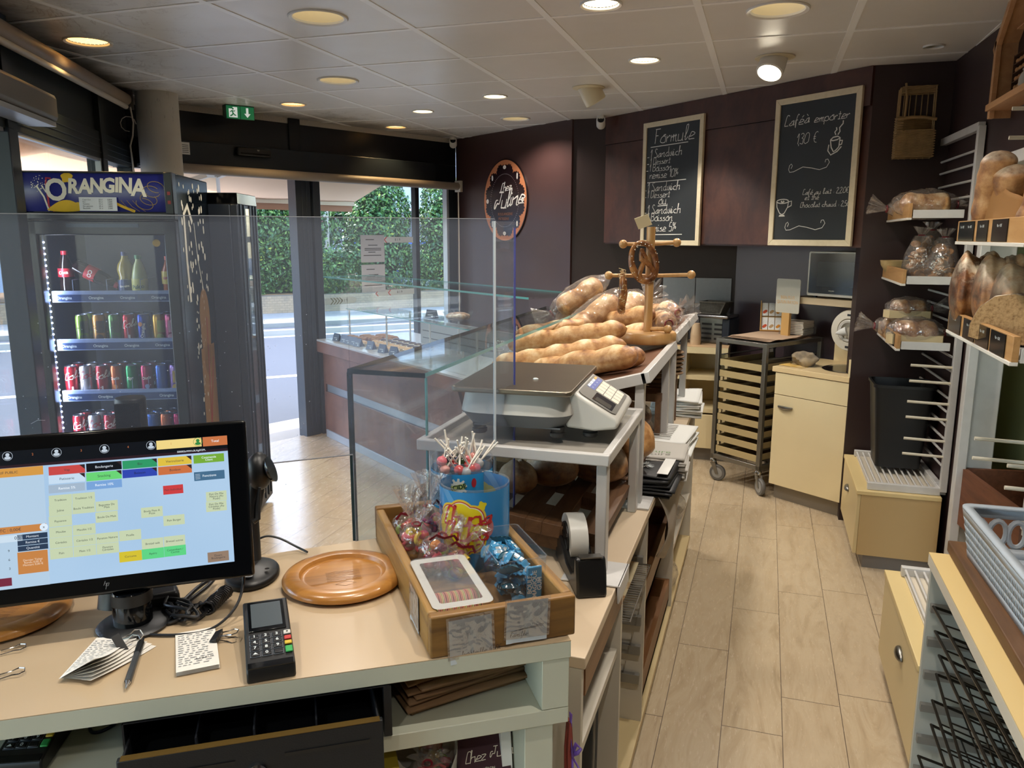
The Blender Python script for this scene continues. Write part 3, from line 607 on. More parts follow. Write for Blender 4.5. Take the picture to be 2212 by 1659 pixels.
for v in (.475, .87):
    pts = [(.245 - .03 * math.cos(a) * (1 - .08 * a), -.012 * 0 + .02 * math.sin(a) * (1 - .08 * a)) for a in [k * .4 for k in range(12, -1, -1)]]
    pts = [(.26 + .03 * math.sin(a), .016 - .028 * math.cos(a)) for a in (-2.6, -1.8, -.9, 0, .7, 1.4, 2.0, 2.6, 3.1)][::-1] if 0 else pts
    crv = [(.235, .0), (.25, .018), (.235, .030), (.215, .02), (.205, -.004), (.22, -.022), (.27, -.02), (.38, .005), (.48, -.005), (.58, -.02), (.66, -.008), (.69, .02), (.67, .04), (.645, .038), (.64, .022)]
    b.ribbon([(X(u), Y(v) + dy * .9) for u, dy in crv], .0035, fn)
cx, cy = X(.74), Y(.36)
for pts in ([(-.04, .05), (-.03, .0), (-.01, -.03), (.01, -.02), (.03, .0), (.035, .06)], [(-.04, .05), (-.02, .066), (.015, .07), (.035, .06), (.015, .048), (-.02, .044), (-.04, .05)], [(.034, .04), (.055, .04), (.05, .015), (.03, .01)], [(-.05, .02), (-.055, -.02), (-.03, -.05), (.02, -.03), (.05, .0)], [(-.0, .08), (-.01, .10), (.005, .115), (0, .13)], [(.015, .08), (.03, .10), (.025, .125), (.05, .15), (.05, .17)]): b.ribbon([(cx + p[0] * .8, cy + p[1] * .8) for p in pts], .0065, fn)
cx, cy = X(.155), Y(.755)
for pts in ([(-.05, .06), (-.045, .02), (-.02, -.02), (0, -.03), (.02, -.02), (.045, .02), (.05, .06)], [(.05 * math.cos(a), .06 + .014 * math.sin(a)) for a in [k * .45 for k in range(15)]], [(.05, .055), (.075, .06), (.075, .03), (.04, .015)], [(-.025, -.04), (.025, -.04)], [(-.02, -.034), (.02, -.034)], [(-.01, .065), (0, .052), (.01, .065)], [(-.015, .06), (0, .048), (.015, .06)]): b.ribbon([(cx + p[0] * .85, cy + p[1] * .85) for p in pts], .0055, fn)
b.build('lettering', chalk, t)
# oval shop sign
SG = V((-2.175, 6.613)); SGD = V((1.334, -.937)).normalized()
MSG = MX.Translation((SG.x, SG.y, 1.92)) @ MX.Rotation(math.atan2(SGD.y, SGD.x), 4, 'Z') @ MX(((1, 0, 0, 0), (0, 0, -1, 0), (0, 1, 0, 0), (0, 0, 0, 1)))
t = thing('oval_sign', 'oval orange and dark brown shop sign on the brown wall', 'sign', M=MSG)
A_, B_ = .315, .348
b = MB(); b.prism([(A_ * math.cos(2 * PI * k / 64), B_ * math.sin(2 * PI * k / 64)) for k in range(64)], .001, .012); b.build('panel', mat('sign_dark_edge', '1d1113', .35), t)
oz = lambda z: (lambda x, y: (x, y, z))
b = MB(); b.blob(0, 0, lambda a: (A_ * .975, B_ * .975), 64, 2, oz(.0130)); b.build('orange_field', mat('sign_orange', 'c07a52', .35), t)
dk = mat('sign_doily', '241519', .22)
def scal(a): k = abs(math.sin(a * 6)); m = .045 * k + .02 * (1 if math.cos(a * 4 - PI / 2 * 0) > .93 else 0) + .012 * abs(math.sin(a * 36)); return ((A_ * .74) + m, (B_ * .74) + m)
b = MB(); b.blob(0, 0, scal, 288, 2, oz(.0142)); b.build('doily', dk, t)
wt = mat('sign_white', 'e6e2dc', .4)
b = MB()
for k in range(72): a = 2 * PI * k / 72; b.blob(A_ * .64 * math.cos(a), B_ * .64 * math.sin(a), lambda q: .0022, 6, 1, oz(.0155))
for k in range(8):
    a = PI / 2 + k * PI / 4; r = .80; x, y = A_ * r * math.cos(a), B_ * r * math.sin(a); b.blob(x, y, lambda q, k=k: ((.022, .016), (.012, .024), (.017, .02), (.01, .028))[k % 4], 16, 1, oz(.0155))
b.build('icons', wt, t); b = MB()
for k in range(8):
    a = PI / 2 + k * PI / 4; r = .80; x, y = A_ * r * math.cos(a), B_ * r * math.sin(a); b.ribbon([(x - .008, y - .008), (x, y + .006), (x + .008, y - .006)], .002, oz(.0158))
b.build('icon_detail', dk, t)
b = MB(); hand(b, 'Chez', -.055, .075, .032, oz(.0158), .24, .3, .12, .1, True); hand(b, 'Juline', -.155, -.075, .066, oz(.0158), .2, .3, .14, .02, True); b.build('lettering', wt, t)
text('BOULANGERIE', .032, T(.01, -.115, .0158), mat('sign_copper', '8a5a40', .4), t, 'small_lettering'); text('PÂTISSERIE', .032, T(-.012, -.155, .0158), mat('sign_copper', '8a5a40', .4), t, 'small_lettering')
# exit sign
t = thing('exit_sign', 'green illuminated emergency exit sign hanging from the ceiling', 'exit sign', M=MX.Translation((-3.515, 4.823, 2.405)) @ MX.Rotation(math.atan2(.81, .586), 4, 'Z') @ MX(((1, 0, 0, 0), (0, 0, -1, 0), (0, 1, 0, 0), (0, 0, 0, 1))))
gr = mat('exit_green', (.02, .24, .09), .35, emit=.18); b = MB(); b.add([(-.098, 0, 0), (.098, 0, 0), (.098, .094, 0), (-.098, .094, 0), (-.098, .02, -.07), (.098, .02, -.07), (.098, .094, -.07), (-.098, .094, -.07)], [(0, 1, 2, 3), (7, 6, 5, 4), (0, 4, 5, 1), (1, 5, 6, 2), (2, 6, 7, 3), (3, 7, 4, 0)]); b.build('housing', mat('exit_case', '2f4a3c', .4), t)
for x0, x1 in ((-.094, -.002), (.002, .094)): b = MB(); b.box(x0, x1, .004, .088, 0, .003); b.build('panel', gr, t)
wem = mat('exit_white', (.8, .85, .8), .4, emit=.35); b = MB(); b.prism([(-.078, .012), (-.02, .012), (-.02, .08), (-.05, .08), (-.055, .068), (-.078, .068)], .003, .0036); b.build('door_symbol', wem, t)
b = MB(); [b.ribbon(p, w_, oz(.0038)) for p, w_ in (([(-.058, .058), (-.05, .04), (-.055, .028), (-.07, .02)], .009), ([(-.05, .04), (-.04, .028), (-.03, .026)], .008), ([(-.057, .056), (-.07, .046)], .006), ([(-.057, .056), (-.042, .052), (-.036, .058)], .006))]; b.blob(-.05, .068, lambda a: .006, 12, 1, oz(.0038)); b.build('running_figure', gr, t)
b = MB(); b.prism([(.04, .08), (.04, .042), (.026, .042), (.048, .016), (.07, .042), (.056, .042), (.056, .08)], .003, .0036); b.build('arrow', wem, t)
# roller blinds
taupe = mat('blind_taupe', '94826e', .55, var=.15, vs=5); cream_p = mat('blind_cream', 'cfc6b8', .5)
def bl_dir(a, b): d = V(b) - V(a); return MX.Translation(a) @ d.to_track_quat('X', 'Z').to_matrix().to_4x4(), d.length
Mb, L = bl_dir((-3.79, 4.075, 2.425), (-2.1, 1.14, 2.36))
t = thing('roller_blind', 'taupe roller blind on its tube above the side window', 'blind', M=Mb); b = MB(); b.tube([(0, 0, .012), (L, 0, .012)], .036, 20); b.build('tube', taupe, t)
b = MB(); b.tube([(.0, .0, -.03), (L, .0, -.03)], .016, 12); b.build('bottom_bar', cream_p, t); b = MB(); b.box(-.03, -.022, -.04, .04, -.045, .07); b.box(-.03, .05, -.025, .025, .06, .066); b.build('bracket', steel, t)
b = MB(); b.tube([(-.02, .02, -.03), (-.022, .03, -.12), (-.02, .02, -.2), (-.025, .0, -.26), (-.02, .015, -.55)], .005, 6); b.tube([(-.024 + .0, .045 * math.cos(a), -.13 + .045 * math.sin(a)) for a in [k * .6 for k in range(9)]], .0025, 6); b.build('cord', cream_p, t)
Mb, L = bl_dir(tuple(DW0 + DWD * .2 + DWN * .125) + (2.066,), tuple(DW0 + DWD * 2.87 + DWN * .125) + (2.066,))
t = thing('roller_blind', 'taupe roller blind rolled up above the entrance and shop window', 'blind', M=Mb); b = MB(); b.tube([(0, 0, 0), (L, 0, 0)], .034, 20); b.build('tube', mat('blind_grey', '8b7f74', .5), t)
b = MB(); b.box(L, L + .03, -.035, .035, -.05, .05); b.build('bracket', cream_p, t); b = MB(); b.tube([(L + .01, .0, -.04), (L + .012, .0, -.5), (L + .01, 0, -1.15)], .006, 6); b.build('chain', cream_p, t)
# door sensor, label, operator box, security cameras
t = thing('door_sensor', 'black motion sensor bar on the sliding door header', 'sensor', M=MD @ T(.68, -.10, 2.21)); b = MB(); b.box(0, .27, -.045, 0, -.03, .03); b.build('housing', black, t, bev=.012); b = MB(); b.box(.02, .25, -.047, -.044, -.02, -.008); b.build('sensor_strip', blackg, t)
text('W', .018, T(.16, -.046, .012) @ RX(90), white_pl, t)
o = MB(); o.box(.285, .345, -.104, -.1005, 2.16, 2.24, MD); s_ = o.build('header_label', paper); tag(s_, 'small white label on the door header beside the pillar', 'label')
b = MB(); [b.box(.292, .335, -.1055, -.1042, 2.22 - k * .012, 2.223 - k * .012, MD) for k in range(5)]; b.build('print', ink, s_)
t = thing('door_operator', 'grey overhead door operator box above the side window', 'door operator', M=ML @ T(1.86, .012, 2.10)); b = MB(); b.box(0, 1.7, 0, .13, 0.0, .115); b.build('housing', mat('warm_grey_case', '6f6a66', .4, .3), t, bev=.02); b = MB(); b.box(.02, 1.68, .01, .12, -.02, 0); b.build('underside', mat('light_aluminium', 'aeb4bd'), t)
def camera_dome(label, p, rz):
    t = thing('security_camera', label, 'security camera', p, rz, 'white dome cameras'); b = MB(); b.lathe([(.03, 0), (.03, -.02), (.022, -.035), (.0, -.035)], 24, capb=False); b.build('base', white_pl, t); A = T(0, 0, -.05) @ RX(60)
    b = MB(); b.lathe([(.0, -.04), (.030, -.04), (.034, -.03), (.034, .035), (.030, .04), (.028, .032), (.0, .032)], 24, A); b.build('barrel', white_pl, t); b = MB(); b.lathe([(0, .033), (.024, .033), (.024, .034), (0, .034)], 24, A); b.lathe([(0, .036), (.011, .036), (.008, .040), (0, .041)], 16, A); b.build('lens', blackg, t)
camera_dome('white security camera in the corner above the shop window', (-2.775, 6.90, CEIL), R(20)); camera_dome('white security camera beside the laminate fascia', (-1.235, 6.02, CEIL), R(10))
# wicker basket on the dark column
wick = mat('wicker', 'a98a5c', .6, var=.35, vs=30, bump=.3, bs=80)
t = thing('wicker_basket', 'tall wicker hanging basket on the dark column', 'basket', (.60, 4.716, 2.02)); 
def ring(z, k=0, x0=0, x1=.175, d=.10, y0=-.004): n = 7; p = [(x0 + (x1 - x0) * i / n, y0 + (-.004 if (i + k) % 2 else .004)) for i in range(n + 1)] + [(x1 + (-.004 if (i + k) % 2 else .004), y0 - d * i / 4) for i in range(1, 5)] + [(x1 - (x1 - x0) * i / n, y0 - d + (.004 if (i + k) % 2 else -.004)) for i in range(1, n + 1)] + [(x0 + (.004 if (i + k) % 2 else -.004), y0 - d + d * i / 4) for i in range(1, 4)]; return [(x, y, z) for x, y in p]
b = MB()
for i in range(22): b.tube(ring(.005 + i * .0062, i), .0036, 5, closed=True)
b.build('woven_body', wick, t); b = MB()
for i in range(12): b.tube([p for p in ring(.135 + i * .0062, i) if p[1] > -.03 or p[0] < .03], .0034, 5)
b.build('woven_back', wick, t); b = MB()
for i in range(5): b.tube(ring(.325 + i * .007, i, .015, .17, .07), .0038, 5, closed=True)
b.build('woven_rim', wick, t)
for x, y in [(k * .0292 + .002, -.004) for k in range(7)] + [(.002, -.05), (.173, -.05), (.002, -.1), (.173, -.1)]: b = MB(); b.tube([(x, y, 0), (x * .95 + .006, y * .8, .35)], .0034, 6); b.build('stake', wick, t)
b = MB(); b.tube([(.0, -.108, .19), (.06, -.112, .198), (.12, -.112, .196), (.178, -.106, .185)], .008, 8); b.tube([(.03, -.108, .20), (.035, -.09, .3), (.03, -.06, .372)], .006, 8); b.build('braided_edge', wick, t)
# little wooden house with a miniature bakery
pine = wood('pale_pine', 'a8794f', 'b98a5e', 'c49a6c', 1, 'Y', .5, .05); ply = mat('pale_ply', 'a8905f', .55, var=.1); wm = WR(3.4)
t = thing('miniature_house', 'small open wooden house with miniature bakery tools on the right wall', 'wall decoration', (wm - .005, 3.76, 2.10))
b = MB(); b.prism([(-.75, .03), (0, .03), (0, .28), (-.375, .60), (-.75, .28)], 0, .006, MX(((0, 0, -1, 0), (1, 0, 0, 0), (0, 1, 0, 0), (0, 0, 0, 1)))); b.build('back_panel', ply, t)
b = MB(); b.box(-.10, 0, -.765, .015, .02, .045); b.build('shelf', pine, t, bev=.002)
for y0, y1, z0, z1, n in ((0, 0, -.01, .29, 'post'), (-.75, -.75, -.01, .29, 'post'), (.03, -.39, .25, .62, 'roof_edge'), (-.78, -.36, .25, .62, 'roof_edge')):
    b = MB(); b.bar((-.08, y0, z0), (-.08, y1, z1), .03, .02, up=(1, 0, 0)); b.build(n, pine, t, bev=.002); b = MB(); b.bar((-.035, y0, z0), (-.035, y1, z1), .07, .006, up=(0, 0, 1) if n != 'post' else (0, 1, 0)); b.build(n + '_board', pine, t)
tinyw = mat('dark_walnut', '4a2f1c', .5); b = MB(); b.box(-.03, -.006, -.2, -.04, .05, .055); [b.box(-.03, -.006, -.2, -.04, .05 + k * .033, .053 + k * .033) for k in range(1, 6)]; b.box(-.03, -.006, -.045, -.04, .05, .22); b.box(-.03, -.006, -.2, -.195, .05, .22); b.build('rack', tinyw, t)
for k in range(5):
    for q in range(3): b = MB(); b.ball((-.02, -.065 - q * .045, .064 + k * .033), (.008, .016, .009), n=8, k=5); b.build('miniature_loaf', mat('tiny_bread', 'b58350', .7), t)
for q, c in ((-.24, tinyw), (-.275, pine), (-.3, pine)): b = MB(); b.box(-.02, -.014, q - .004, q + .004, .05, .2); b.box(-.02, -.014, q - .014, q + .014, .19, .24); b.build('bread_peel', c, t)
b = MB(); b.ball((-.04, -.27, .085), (.022, .03, .04)); b.ball((-.04, -.27, .128), (.012, .015, .008)); b.build('flour_sack', mat('sack', 'b3ada2', .9), t)
b = MB(); [b.box(-.05, -.01, -.7 + .33 * k, -.45 + .33 * k, .30, .304) for k in (0, 1)]; b.build('loft_shelf', pine, t)
# ================================================================ drinks cooler
MFR = frame((-3.196, 2.762, 0), (.904, .428))
t = fr = thing('drinks_cooler', 'tall black drinks cooler with blue lit header and glass door', 'refrigerator', M=MFR); W = .66
cool = mat('cooler_black', '14181e', .3); coolin = mat('cooler_inner', '2a303c', .5); navy = mat('header_navy', '1d2166', .25, emit=.10)
def _side():
    tt = NT('cooler_side'); tt.base('18222b', .22); return tt.m
side_m = _side()
b = MB(); b.box(0, .03, .03, .63, .08, 1.9); b.box(W - .03, W, .03, .63, .08, 1.9); b.box(0, W, .60, .63, .08, 1.9); b.box(0, W, .03, .63, 1.68, 1.9); b.box(0, W, .03, .63, .05, .2); b.build('body', side_m, t, bev=.006)
b = MB(); b.box(.03, W - .03, .59, .6, .2, 1.68); b.box(.03, .034, .05, .6, .2, 1.68); b.box(W - .034, W - .03, .05, .6, .2, 1.68); b.build('lining', coolin, t)
for x in (.06, W - .06):
    for y in (.08, .58): b = MB(); b.lathe([(.02, 0), (.025, .05)], 12, T(x, y, 0)); b.build('foot', black, t)
# curved header
b = MB(); prof = [(-.012 + .05 * (1 - math.cos((k / 10 - .5) * 1.3)), 1.725 + .172 * k / 10) for k in range(11)]
hy = lambda z: -.012 + .05 * (1 - math.cos(((z - 1.725) / .172 - .5) * 1.3))
b.grid(lambda u, v: (.022 + (W - .06) * u, prof[int(round(v * 10))][0], prof[int(round(v * 10))][1]), 1, 10); hd = b.build('header_panel', navy, t)
b = MB(); b.box(0, .022, -.02, .04, 1.70, 1.9); b.box(W - .038, W, -.02, .04, 1.70, 1.9); b.box(0, W, -.012, .04, 1.893, 1.902); b.box(0, W, -.02, .04, 1.69, 1.722); b.build('header_frame', cool, t, bev=.004)
hm = lambda x, z: (x, hy(z) - .0015, z); hm2 = lambda x, z: (x, hy(z) - .003, z); yel = mat('print_yellow', 'd9b22c', .4, emit=.05); wht = mat('print_cream', 'd8d3bf', .4, emit=.06); redp = mat('print_red', 'a32330', .4, emit=.04); gold = mat('print_gold', '9a8038', .4)
b = MB(); b.blob(.207, 1.875, lambda a: .024 + .003 * math.sin(5 * a), 24, 2, hm); b.blob(.185, 1.733, lambda a: (.075, .009 + .035 * max(0, math.sin(a + .4))), 32, 2, hm); b.blob(.245, 1.738, lambda a: (.04, .008 + .02 * max(0, math.sin(a))), 24, 2, hm); b.ribbon([(.40, 1.765), (.44, 1.745), (.485, 1.726)], .012, hm); b.build('yellow_print', yel, hd)
b = MB()
for x, z, s, ln in ((.16, 1.815, 1.45, 'O'), (.232, 1.833, .95, 'R'), (.282, 1.833, .95, 'A'), (.332, 1.836, .95, 'N'), (.383, 1.838, .95, 'G'), (.418, 1.840, .95, 'I'), (.455, 1.838, 1.0, 'N'), (.512, 1.828, 1.15, 'A')): text(ln, .092 * s, T(x, z) @ RZ(-4 if ln != 'O' else 8), wht, hd, 'lettering', off=.0035, sx=.86, fn=hm2)
b.ribbon([(.075, 1.832), (.088, 1.845), (.083, 1.835)], .003, hm); b.ribbon([(.08, 1.833), (.105, 1.79), (.118, 1.727)], .007, hm); b.ribbon([(.1, 1.84), (.115, 1.81), (.15, 1.785)], .004, hm)
rg = random.Random(3)
for _ in range(46): a, r = rg.uniform(0, 6.3), .036 * math.sqrt(rg.random()); b.blob(.088 + r * math.cos(a), 1.846 + r * math.sin(a), lambda q, s=rg.uniform(.0008, .0026): s, 7, 1, hm)
b.build('white_print', wht, hd); b = MB(); b.ribbon([(.14, 1.868), (.12, 1.872), (.118, 1.84), (.122, 1.78), (.12, 1.75), (.14, 1.725)], .008, hm); b.build('red_print', redp, hd)
b = MB()
for k, (x, z) in enumerate(((.585, 1.835), (.565, 1.815), (.55, 1.78), (.53, 1.76))): b.ribbon([(x + .035 * math.cos(a) * 1.0 + .01 * math.sin(a), z + .022 * math.sin(a) - .012 * math.cos(a)) for a in [q * .38 + k for q in range(15)]], .0026, hm)
for x in (.43, .455, .48): b.ribbon([(x, 1.775), (x + .02, 1.748), (x + .05, 1.727)], .002, hm)
b.build('gold_scribble', gold, hd)
b = MB(); b.box(W - .025, W - .012, -.0225, -.02, 1.80, 1.815); b.box(W - .025, W - .012, -.0225, -.02, 1.76, 1.775); b.build('switch', mat('switch_red', '7d1a1c', .3), t)
# price card on the header
o = MB(); o.box(.255, .415, -.0225, -.0205, 1.728, 1.788, MFR); pc = o.build('price_card', mat('card_holder', 'c9ccd2', .3)); tag(pc, 'small white drinks price card on the blue cooler header', 'price card')
for k, r_ in enumerate((('Capri-Sun', '20 cl', '0,80€'), ('Eau', '50 cl', '1,00€'), ('Canette', '33 cl', '1,60€'), ('Eau gazeuse', '50 cl', '1,80€'), ('Bouteille', '50 cl', '2,30€'))):
    for s, x in zip(r_, (.27, .338, .376)): text(s, .0088, MFR @ MX(((1, 0, 0, x), (0, 0, -1, -.0232), (0, 1, 0, 1.777 - k * .0095), (0, 0, 0, 1))), ink, pc, ax='LEFT')
# side print: drip glass, straw, dots
sm = lambda y, z: (W + .0012, y, z); b = MB(); rg = random.Random(5)
for _ in range(60): y, z = rg.uniform(.08, .5), 1.86 - .55 * rg.random() ** 1.5; b.blob(y, z, lambda q, s=rg.uniform(.5, 1.2): (.011 * s, .017 * s), 10, 1, sm)
for _ in range(40): y, z = rg.uniform(.2, .4), rg.uniform(.7, 1.3); b.blob(y, z, lambda q, s=rg.uniform(.4, .9): (.011 * s, .015 * s), 8, 1, sm)
b.ribbon([(.15, 1.30), (.13, 1.5), (.13, 1.72), (.2, 1.76), (.27, 1.68)], .03, sm); b.ribbon([(.3, 1.68), (.33, 1.5), (.4, 1.34)], .009, sm); b.build('side_print', wht, t)
b = MB(); b.rect(.27, .54, .3, 1.05, sm); b.blob(.39, 1.2, lambda a: (.10, .15 if math.sin(a) > 0 else .3), 24, 1, sm); b.build('side_orange_print', mat('print_ochre', '8f6a35', .35), t)
sm2 = lambda y, z: (W + .0025, y, z); b = MB(); b.ribbon([(.42, 1.2), (.40, .9), (.36, .5)], .008, sm2); b.ribbon([(.50, .98), (.42, .75), (.33, .5)], .01, sm2); b.build('side_red_print', redp, t)
# glass door
b = MB()
for x0, x1, z0, z1 in ((.0, .062, .2, 1.685), (W - .055, W, .2, 1.685), (.0, W, 1.62, 1.685), (.0, W, .2, .27)): b.box(x0, x1, -.02, .03, z0, z1)
dr = b.build('door', cool, t, bev=.006); b = MB(); b.box(.19, .50, -.024, -.019, 1.655, 1.672); b.build('badge_strip', mat('badge_grey', '3a4350', .3, .4), dr)
b = MB(); b.box(.06, W - .05, -.006, 0, .27, 1.625); b.build('pane', glass('cooler_pane', (.93, .95, .99), .45, .03, haze=.05, hazecol='8fa0c4'), dr); b = MB(); b.box(.058, .066, -.024, -.018, .95, 1.1); b.build('handle', black, dr)
b = MB(); b.blob(.567, 1.585, lambda a: .017, 24, 1, lambda x, z: (x, -.0075, z)); b.build('round_sticker', gold, dr)
b = MB(); b.box(.05, .058, .035, .05, .3, 1.62); ls = b.build('led_bar', mat('led_bar', '8f9ab0', .3), t)
lm = mat('led_point', (.75, .85, 1), emit=14); 
for k in range(36): b = MB(); b.ball((.061, .043, .66 + k * .0265), (.0035, .0035, .0045), n=8, k=5); b.build('led', lm, ls)
ll = bpy.data.lights.new('cooler_light', 'AREA'); ll.energy = 5; ll.color = (.8, .88, 1); ll.shape = 'RECTANGLE'; ll.size = .03; ll.size_y = 1.3
lo = bpy.data.objects.new('cooler_light', ll); COL.objects.link(lo); lo.parent = t; lo.location = (.07, .045, 1.0); lo.rotation_euler = (R(90), 0, R(-62))
SHZ = (1.345, 1.118, .872, .63, .38)
strip = mat('shelf_strip', '27406f', .35); stripw = mat('shelf_rail', '9fb0d2', .35)
for z in SHZ:
    b = MB(); b.box(.07, W - .06, .08, .58, z - .03, z - .022); [b.bar((.08 + k * .05, .08, z - .02), (.08 + k * .05, .58, z - .02), .004) for k in range(11)]; sh = b.build('shelf', mat('shelf_wire', '8a94a8', .4, .6), t)
    b = MB(); b.box(.066, W - .072, .058, .078, z - .034, z + .018); b.build('price_rail', stripw, sh); b = MB(); b.box(.09, W - .075, .054, .058, z - .03, z + .002); b.build('logo_strip', strip, sh)
    for k in range(4): text('Orangina', .018, MX(((1, 0, 0, .12 + k * .14), (0, 0, -1, .0530), (0, 1, 0, z - .014), (0, 0, 0, 1))), whs, sh, off=.0004)
    b = MB()
    for k in range(5): b.tube([(.16 + k * .075, .06, z + .015), (.16 + k * .075, .06, z + .07), (.16 + k * .075, .3, z + .07)], .0016, 5)
    b.build('divider_wire', mat('shelf_wire', '8a94a8', .4, .6), sh)
al = mat('can_aluminium', 'b9bec4', .25, .9)
def can(kind, slim=True):
    cols = {'lime': ('7f9a3c', '2c3a20'), 'peach': ('c98a3c', '3a2616'), 'mint': ('6fa05a', '3a4a2c'), 'cola': ('b01f2a', None), 'orange': ('24409a', None), 'tea': ('c9962f', 'a8b23c'), 'pink': ('c25a78', 'd9a0a8'), 'lemon': ('1f8a4c', None), 'tropic': ('c4612c', None), 'berry': ('b02a50', None), 'blue': ('3a62a8', None), 'violet': ('b08ac0', 'd9b04a'), 'diet': ('c9c3c0', None)}
    c1, c2 = cols[kind]; t = thing('drink_can', '', 'can', group='drink cans in the cooler'); r = .029; b = MB()
    b.lathe([(.021, 0), (.026, .004), (r, .012), (r, .132), (.0285, .136), (.025, .145)], 24); bd = b.build('body', mat('can_' + kind, c1, .25, .55), t)
    b = MB(); b.lathe([(.025, .145), (.0265, .1475), (.0245, .1485), (.023, .145), (0, .145)], 24, capb=False); b.build('lid', al, t); b = MB(); b.ball((0, -.004, .147), (.006, .009, .0015), n=10, k=5); b.build('ring_pull', al, t)
    f = cyl(r + .0005); f2 = cyl(r + .0009)
    if c2: b = MB(); b.rect(-.004, .034, .06, .118, f, 6, 1); b.blob(.008, .035, lambda a: (.018, .02), 16, 2, f); b.build('label_panel', mat('can2_' + kind, c2, .4), bd)
    s = {'cola': ('Co', .02), 'orange': ('ORAN', .0), 'lemon': ('Spr', 0), 'tropic': ('Oasis', 0), 'berry': ('Oasis', 0)}.get(kind)
    if kind in ('cola',): b = MB(); hand(b, 'Cola', -.026, .082, .016, f2, .22, .3, .2); b.rect(.004, .012, .02, .05, f2); b.build('lettering', wht, bd)
    elif kind == 'diet': b = MB(); hand(b, 'Coca', -.026, .086, .016, f2, .22, .3, .2); b.build('lettering', redp, bd)
    elif s: text(s[0] if kind != 'orange' else 'Orangina', .02 if kind != 'orange' else .019, T(0 if kind != 'orange' else .0, .085 if kind != 'orange' else .07) @ (RZ(80) if kind == 'orange' else RZ(8)), wht, bd, fn=f2, off=.0006)
    if kind in ('orange', 'tropic', 'berry'): b = MB(); b.blob(.002 if kind != 'orange' else -.012, .045 if kind != 'orange' else .10, lambda a: .011, 14, 1, f); b.build('fruit_print', mat('fruit_orange', 'd9822c', .4) if kind != 'berry' else stripw, bd)
    return t
CANS = {}
NAMEC = {'lime': 'lime green', 'peach': 'orange and black', 'mint': 'pale green', 'cola': 'red', 'orange': 'blue with orange fruit', 'tea': 'amber yellow', 'pink': 'pink and yellow', 'lemon': 'bright green', 'tropic': 'orange brown', 'berry': 'crimson', 'blue': 'plain blue', 'violet': 'violet and gold', 'diet': 'pale silver'}
ORD = ['leftmost', 'second from left', 'third from left', 'fourth from left', 'fifth from left', 'sixth from left', 'seventh from left', 'rightmost']
for zi, shelfn, row in ((1, 'upper can shelf', [('lime', .168), ('peach', .243), ('mint', .312), ('cola', .378), ('orange', .445), ('tea', .516), ('pink', .572)]), (2, 'middle can shelf', [('cola', .095), ('diet', .162), ('cola', .235), ('tropic', .302), ('lemon', .372), ('berry', .442), ('blue', .510), ('violet', .575)]), (3, 'lower can shelf', [('cola', .11), ('diet', .18), ('cola', .25), ('tropic', .32), ('berry', .385), ('blue', .45), ('tropic', .515), ('berry', .575)])):
    for depth, dn in ((.105, 'in front'), (.19, 'in second row')):
        for i, (k, x) in enumerate(row):
            o_ = ORD[i] if i < len(row) - 1 else 'rightmost'; lb = '%s can %s, %s on the %s' % (NAMEC[k], dn, o_, shelfn)
            Mx = MFR @ T(x, depth + .004 * math.sin(i * 7), SHZ[zi] - .016) @ RZ(8 * math.sin(i * 5 + zi))
            if k not in CANS: CANS[k] = can(k); CANS[k].matrix_basis = Mx; CANS[k]['label'] = lb
            else: dup(CANS[k], lb, Mx)
# bottles on the top shelf
def bottle(label, M, liquid, cap, lab, shape, sign=None):
    t = thing('drink_bottle', label, 'bottle', M=M, group='plastic bottles on the top shelf of the cooler'); b = MB(); b.lathe(shape, 24); bd = b.build('body', liquid, t)
    b = MB(); b.lathe([(.0155, shape[-1][1] - .002), (.0155, shape[-1][1] + .016), (0, shape[-1][1] + .016)], 20); b.build('cap', cap, t); r0 = max(p[0] for p in shape)
    if lab: b = MB(); b.lathe([(r0 * lab[3] + .0008, lab[1]), (r0 * lab[3] + .0008, lab[2])], 28, capb=False, capt=False); lb = b.build('label', lab[0], t)
    if lab and sign: sign(lb, cyl(r0 * lab[3] + .0016), (lab[1] + lab[2]) / 2)
    return t
colaL = mat('cola_liquid', '1c0d0b', .12); sh_c = [(.02, 0), (.031, .006), (.032, .06), (.028, .085), (.033, .12), (.03, .15), (.016, .19), (.013, .20)]
redl = mat('red_label', 'a8202c', .35); zt = SHZ[0] - .014
sgn = lambda s, c, sz: (lambda lb, f, z: text(s, sz, T(0, z) @ RZ(6), c, lb, fn=f, off=.0008))
bottle('dark cola bottle with red label, leftmost on the top shelf', MFR @ T(.105, .14, zt), colaL, redl, (redl, .095, .135, 1.03), sh_c, sgn('Coca', wht, .02))
b1 = bottle('dark cola bottle lying tilted beside the leftmost bottle', MFR @ T(.21, .16, zt + .028) @ RZ(12) @ RX(-90) @ RZ(25), colaL, redl, (redl, .06, .11, 1.05), sh_c, sgn('CO', wht, .025))
b1.matrix_basis = MFR @ T(.145, .14, zt + .15) @ RY(118)
bottle('round bellied yellow juice bottle with navy label', MFR @ T(.37, .15, zt), mat('juice_yellow', 'a8923c', .2), mat('cap_navy', '1c2c66', .4), (strip, .02, .08, .98), [(.024, 0), (.034, .006), (.034, .08), (.03, .09), (.038, .125), (.034, .15), (.016, .18), (.014, .195)], sgn('Orangina', wht, .012))
bottle('lemonade bottle with green cap and yellow label', MFR @ T(.437, .13, zt), mat('lemon_drink', 'b9bf7a', .15), mat('cap_green', '2f7a3c', .4), (mat('label_lemon', 'd6d06a', .4), .01, .085, 1.02), [(.03, 0), (.035, .006), (.035, .09), (.03, .12), (.022, .15), (.013, .17), (.013, .18)], sgn('Pulco', mat('ink_green', '1f4a2c', .5), .026))
